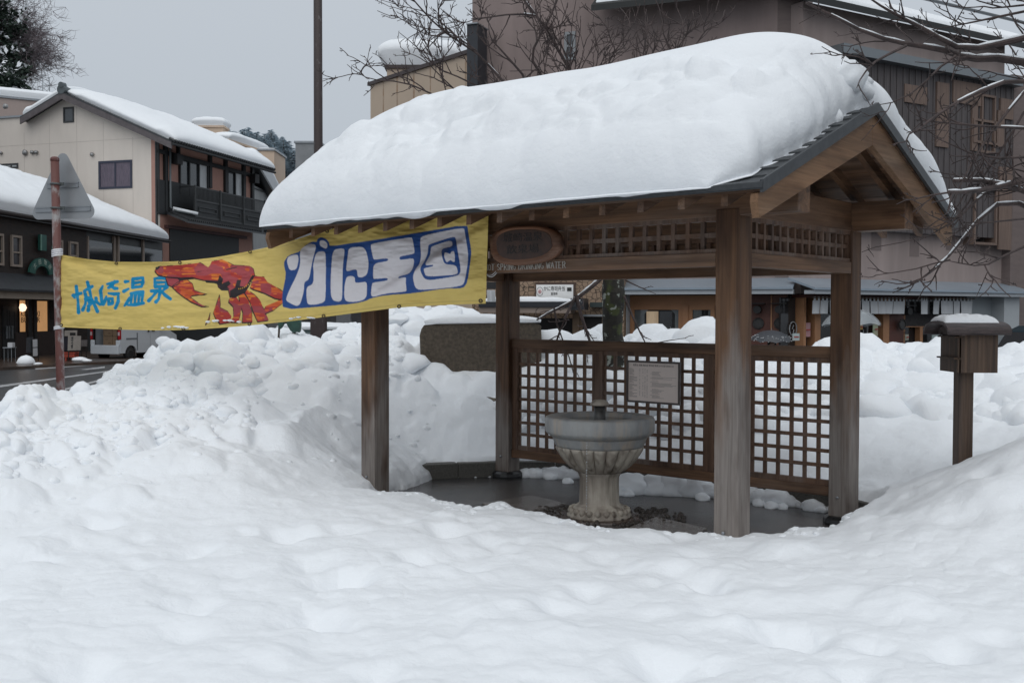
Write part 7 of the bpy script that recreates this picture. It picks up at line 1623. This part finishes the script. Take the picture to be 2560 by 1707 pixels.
def sprout(mb, path, rads, rs, lv, ln, dens, up=.25, buds=True, snow=None):
    """side shoots along a limb, each with its own shoots"""
    L_ = sum((b-a).length for a, b in zip(path[:-1], path[1:])); cnt = max(1, int(L_*dens))
    for _ in range(cnt):
        q = rs.uniform(.12, 1)*(len(path)-1); i = min(int(q), len(path)-2); p = path[i].lerp(path[i+1], q-i); d = (path[i+1]-path[i]).normalized()
        side = Vector((rs.gauss(0, 1), rs.gauss(0, 1), rs.gauss(0, 1))); side = (side-d*side.dot(d)).normalized()
        v = (d*rs.uniform(.4, 1.1)+side*rs.uniform(.5, 1.0)+Vector((0, 0, up*rs.uniform(-.3, 1)))).normalized()
        l = ln*rs.uniform(.35, 1.15)*(1-.35*q/(len(path)-1)); n = 3+int(l/.10); sp = [p]; r0 = min(rads[i]*.7, .0035+l*.0062)
        for k in range(n): v = (v+Vector((rs.gauss(0, .17), rs.gauss(0, .17), rs.gauss(.03, .17)))).normalized(); sp.append(sp[-1]+v*(l/n))
        rr = [r0*(1-.7*k/n)+tmin for k in range(n+1)]; mb.tube(sp, rr, 4 if r0 < .008 else 5, cap=False)
        if lv > 0: sprout(mb, sp, rr, rs, lv-1, l*.55, dens*1.35, up)
        elif buds:
            for k in range(1, n+1):
                if rs.random() < .45: mb.lathe([(.0005, -.006), (.0038, 0), (.0005, .009)], 4, tuple(sp[k]+Vector((rs.uniform(-.004, .004), 0, .003))))
lk = .5
def limbs(mb, smb, guides, rs, lv, ln, dens, jit=.06, up=.25, snowth=.013):
    for depth, r0, r1, pts, *rest in guides:
        r0 *= lk; r1 *= lk
        ds = depth if hasattr(depth, '__len__') else (depth, depth)
        raw = [Vector(P(x, y, ds[0]+(ds[1]-ds[0])*i/(len(pts)-1))) for i, (x, y) in enumerate(pts)]
        path = resample(raw, .14); path = [p+Vector((rs.gauss(0, .012), rs.gauss(0, jit), rs.gauss(0, .012))) if 0 < i < len(path)-1 else p for i, p in enumerate(path)]
        for _ in range(1): path = [path[0]]+[(a+b*2+c)/4 for a, b, c in zip(path[:-2], path[1:-1], path[2:])]+[path[-1]]
        n = len(path); rd = [r0+(r1-r0)*k/(n-1) for k in range(n)]; mb.tube(path, rd, 8 if r0 > .02 else 6)
        sprout(mb, path, rd, rs, rest[0] if rest else lv, ln, dens, up)
        if smb is not None:
            for i in range(n-1):
                if rd[i] > snowth and rs.random() < .72 and abs((path[i+1]-path[i]).normalized().z) < .8:
                    a, b = path[i], path[i+1]; o = Vector((0, 0, rd[i]*.75)); h = rd[i]*.62
                    smb.tube([a+o, (a+b)/2+o*1.12, b+o], [h*.8, h*(1+.2*rs.random()), h*.8], 6)
rs = random.Random(77)
t1 = thing('cherry_tree', 'bare cherry tree with mossy trunk behind the shelter', 'tree')
tb = P(1533, 900, 12.3); tb[2] = .6; mb = MB(); tk = [Vector((tb[0], tb[1], .2)), Vector(P(1533, 830, 12.3)), Vector(P(1531, 760, 12.3)), Vector(P(1536, 700, 12.3)), Vector(P(1520, 560, 12.3)), Vector(P(1490, 400, 12.3))]
tk = resample(tk, .12); n = len(tk); mb.tube([p+Vector((.012*math.sin(i*1.7), 0, 0)) for i, p in enumerate(tk)], [.145-.045*i/n+.012*math.sin(i*1.1) for i in range(n)], 18); mb.build('trunk', mossbark(), t1, True)
mb = MB(); smb = MB(); H0_ = (1490, 400)
g = [(12.3, .06, .024, [H0_, (1450, 260), (1417, 165), (1378, 100), (1338, 40), (1308, 0), (1280, -50)]), ((12.3, 12.0), .05, .02, [H0_, (1400, 300), (1347, 180), (1320, 160), (1335, 125), (1352, 90), (1372, 55), (1392, 15), (1405, -40)]),
     ((12.3, 11.8), .05, .016, [(1450, 330), (1330, 260), (1318, 186), (1272, 152), (1245, 118), (1228, 100)]), ((12.3, 11.6), .055, .014, [(1480, 380), (1330, 300), (1253, 200), (1215, 162), (1192, 128), (1160, 120), (1115, 83), (1072, 40), (1046, 12), (1025, -10)]),
     ((12, 11.4), .03, .006, [(1330, 300), (1190, 215), (1150, 190), (1100, 175), (1044, 120), (1020, 105), (998, 82)]), ((12, 11.2), .03, .006, [(1300, 330), (1140, 228), (1085, 175), (1050, 130), (1030, 100)]),
     ((12, 11), .032, .006, [(1300, 340), (1078, 238), (1030, 210), (975, 200), (915, 198), (880, 172), (868, 162)]), ((11.8, 11.2), .02, .005, [(1192, 128), (1150, 100), (1100, 60), (1058, 22), (1005, 22), (950, 0)]),
     ((12, 11.6), .028, .010, [(1338, 40), (1318, 33), (1262, 32), (1222, 45), (1178, 48)]), (11.9, .018, .006, [(1372, 90), (1345, 60), (1330, 30), (1350, -10)]), ((12.2, 11.7), .025, .006, [(1440, 300), (1426, 170), (1425, 110), (1432, 50), (1440, 0)]),
     ((12.4, 12.4), .04, .010, [(1500, 420), (1520, 150), (1560, 90), (1590, 60), (1600, 10)]), ((12.4, 12.6), .045, .012, [(1510, 420), (1610, 180), (1640, 120), (1665, 60), (1650, 20), (1630, -20)]), ((12.4, 12.8), .04, .010, [(1510, 440), (1690, 170), (1710, 110), (1704, 50), (1685, 0)]),
     ((12.4, 12.8), .035, .008, [(1520, 440), (1740, 110), (1765, 80), (1790, 30), (1800, -10)]), ((12.3, 11.9), .02, .004, [(1400, 260), (1470, 130), (1455, 90), (1430, 60)]), ((12.3, 12), .02, .004, [(1450, 300), (1500, 130), (1475, 60), (1490, 0)]),
     ((12.3, 12.0), .03, .008, [(1536, 640), (1520, 690), (1475, 715), (1452, 735), (1400, 768), (1362, 786), (1342, 800)], 1), ((12.1, 12.0), .022, .009, [(1440, 738), (1452, 790), (1466, 830), (1480, 870), (1492, 920)], 1), ((12.1, 12.0), .018, .008, [(1437, 745), (1415, 790), (1398, 830), (1385, 870)], 1),
     ((12.1, 11.8), .010, .004, [(1385, 770), (1392, 810), (1410, 850), (1425, 900), (1440, 960), (1452, 1010)], 1), ((12.2, 12.2), .014, .005, [(1560, 740), (1580, 790), (1605, 840), (1625, 880)], 1), (12.2, .009, .003, [(1600, 870), (1630, 860), (1680, 850), (1715, 845)], 0), (12.2, .009, .003, [(1562, 700), (1600, 725), (1640, 735)], 0)]
tmin = .0019; limbs(mb, smb, g[:17], rs, 2, .85, 5.6, .05, .35); lk = 1.1; limbs(mb, smb, g[17:], rs, 1, .38, 5.0, .03, -.05, .012)
mb.build('branches', BARK, t1); o = smb.build('branch_snow', SNOW, None, True); tag(o, 'snow lying along the limbs of the cherry tree behind the shelter', 'snow', kind='thing')
t2 = thing('cherry_tree', 'bare cherry tree whose snowy branches reach in from the right edge', 'tree')
mb = MB(); tk = resample([Vector(P(2790, 1000, 7.6))*1, Vector(P(2780, 700, 7.6)), Vector(P(2740, 480, 7.5)), Vector(P(2700, 250, 7.4))], .12); tk[0].z = .0; n = len(tk); mb.tube(tk, [.16-.07*i/n for i in range(n)], 16); mb.build('trunk', MATS['mossy lichen bark'], t2, True)
tmin = .0012; lk = .9
mb = MB(); smb = MB()
g = [((7.5, 6.9), .045, .008, [(2745, 450), (2640, 190), (2560, 155), (2500, 142), (2452, 150), (2395, 140), (2375, 128), (2300, 118), (2262, 112), (2225, 92), (2150, 76), (2068, 38), (2015, 8)]),
     ((7.3, 6.9), .026, .006, [(2560, 96), (2500, 104), (2440, 122), (2388, 132), (2350, 80), (2300, 60), (2262, 48), (2240, 35), (2200, 12), (2165, -10)]), ((7.4, 7.3), .03, .02, [(2720, 250), (2640, 120), (2560, 96)]),
     ((7.4, 6.7), .030, .007, [(2740, 420), (2640, 250), (2560, 196), (2510, 200), (2450, 222), (2400, 250), (2350, 285), (2310, 305), (2290, 330)]), ((6.95, 6.6), .012, .003, [(2265, 115), (2210, 138), (2180, 158), (2160, 180), (2143, 205), (2142, 220)]),
     ((7.5, 6.6), .036, .013, [(2745, 470), (2660, 420), (2560, 446), (2500, 462), (2455, 480), (2400, 484), (2372, 480)]), ((7.5, 6.9), .03, .014, [(2745, 480), (2640, 500), (2560, 480), (2505, 466), (2450, 458), (2385, 452)]),
     ((7.4, 6.8), .022, .004, [(2640, 560), (2560, 500), (2480, 500), (2440, 560), (2400, 600), (2380, 640), (2350, 670), (2310, 690), (2280, 715), (2232, 732)]), ((6.9, 6.8), .008, .003, [(2375, 650), (2330, 660), (2290, 680), (2240, 685), (2190, 688)]), ((7.2, 6.8), .012, .003, [(2640, 600), (2560, 612), (2505, 640), (2470, 665), (2440, 662), (2400, 665), (2372, 652)]),
     ((7.2, 6.8), .014, .004, [(2640, 330), (2560, 310), (2500, 322), (2440, 320), (2380, 310), (2330, 302), (2290, 300)]), ((7, 6.9), .010, .003, [(2390, 140), (2350, 165), (2310, 205), (2270, 240), (2225, 260), (2200, 262)]), ((7.2, 7), .012, .003, [(2640, 20), (2560, 20), (2500, 45), (2430, 60), (2370, 70), (2330, 75)]),
     ((7.3, 7), .012, .003, [(2640, -20), (2560, 5), (2500, 20), (2440, 0), (2400, -20)]), ((7.2, 6.9), .012, .003, [(2640, 400), (2560, 385), (2490, 400), (2430, 390), (2370, 350), (2330, 340)]), ((7.2, 6.9), .010, .003, [(2640, 540), (2560, 545), (2500, 555), (2460, 545), (2420, 560), (2380, 575)]),
     ((7.2, 6.8), .012, .003, [(2560, 230), (2520, 270), (2480, 330), (2430, 400), (2400, 450), (2380, 520)]), ((7.2, 6.8), .010, .003, [(2560, 280), (2500, 380), (2450, 460), (2400, 560), (2330, 600), (2250, 605), (2170, 620), (2155, 630)]), ((7.1, 6.9), .014, .004, [(2480, 470), (2440, 500), (2400, 540), (2380, 570)])]
limbs(mb, smb, g[:7], rs, 2, .50, 6.5, .03, .12, .011); limbs(mb, smb, g[7:], rs, 2, .40, 6.5, .03, .0, .010)
mb.build('branches', BARK, t2); o = smb.build('branch_snow', SNOW, None, True); tag(o, 'snow lying along the branches reaching in from the right', 'snow', kind='thing')
# evergreen and bare tree on the hill at far left
def far_tree(px, pytop, pybot, d, rx, label, green):
    top = P(px, pytop, d); bot = P(px, pybot, d); t = thing('hill_tree', label, 'tree', tuple(bot)); h = top[2]-bot[2]; mb = MB(); mb.tube([(0, 0, -4), (0, 0, h*.5), (0, 0, h)], [.35, .2, .05], 8); mb.build('trunk', TRK, t)
    r_ = random.Random(int(px)+9)
    if green:
        mb = MB(); sm_ = MB()
        for c in range(64):
            z = h*r_.uniform(.02, 1); a = r_.uniform(0, 6.28); q = rx*r_.uniform(.1, 1)*(1-.35*z/h); cc = Vector((q*math.cos(a), q*math.sin(a)*.7, z)); cr_ = r_.uniform(.7, 1.5)
            for k in range(80):
                v = Vector((r_.gauss(0, 1), r_.gauss(0, 1), r_.gauss(0, .5))).normalized()*cr_*r_.random()**.4; s_ = r_.uniform(.14, .34); a1 = Vector((r_.gauss(0, 1), r_.gauss(0, 1), r_.gauss(0, .6))).normalized()*s_; a2 = a1.cross(Vector((r_.gauss(0, 1), r_.gauss(0, 1), 1))).normalized()*s_*.5
                (sm_ if v.z > cr_*.25 and r_.random() < .5 else mb).add([cc+v-a1, cc+v+a2, cc+v+a1, cc+v-a2], [(0, 1, 2, 3)])
        cr = mb.build('crown', mat('dark evergreen', (.025, .045, .03), .8, .5, 1.5), t); sm_.build('snow_flecks', SNOW, cr)
    else:
        mb = MB()
        for k in range(16):
            a = r_.uniform(-.2, 3.4); p = [Vector((0, 0, h*r_.uniform(.1, .7)))]; v = Vector((math.cos(a), r_.uniform(-.4, .4), abs(math.sin(a))*.8+.1)).normalized(); L_ = rx*r_.uniform(.6, 1.1)
            for q in range(6): v = (v+Vector((r_.gauss(0, .16), r_.gauss(0, .1), r_.gauss(0, .16)))).normalized(); p.append(p[-1]+v*L_/6)
            rd = [.11*(1-q/7)+.02 for q in range(7)]; mb.tube(p, rd, 5, cap=False)
            def tw(p, l, lv):
                for _ in range(9 if lv else 5):
                    i = r_.randrange(1, len(p)); v = Vector((r_.gauss(.3, .8), r_.gauss(0, .5), r_.gauss(.1, .7))).normalized(); q = [p[i]]
                    for _ in range(3): v = (v+Vector((r_.gauss(0, .25), r_.gauss(0, .2), r_.gauss(0, .25)))).normalized(); q.append(q[-1]+v*l/3)
                    mb.tube(q, [.020, .016, .011, .006], 3, cap=False)
                    if lv: tw(q, l*.6, lv-1)
            tw(p, 2.4, 2)
        mb.build('branches', mat('hazy twig', (.20, .17, .18), .9), t)
    return t
far_tree(2, 12, 215, 95, 2.7, 'dark evergreen tree dusted with snow at the top left corner', True)
far_tree(8, 190, 240, 88, 1.6, 'low dark evergreen mound behind the left flat roof', True)
far_tree(22, 60, 205, 97, 3.3, 'bare pinkish-grey tree behind the dark evergreen at top left', False)
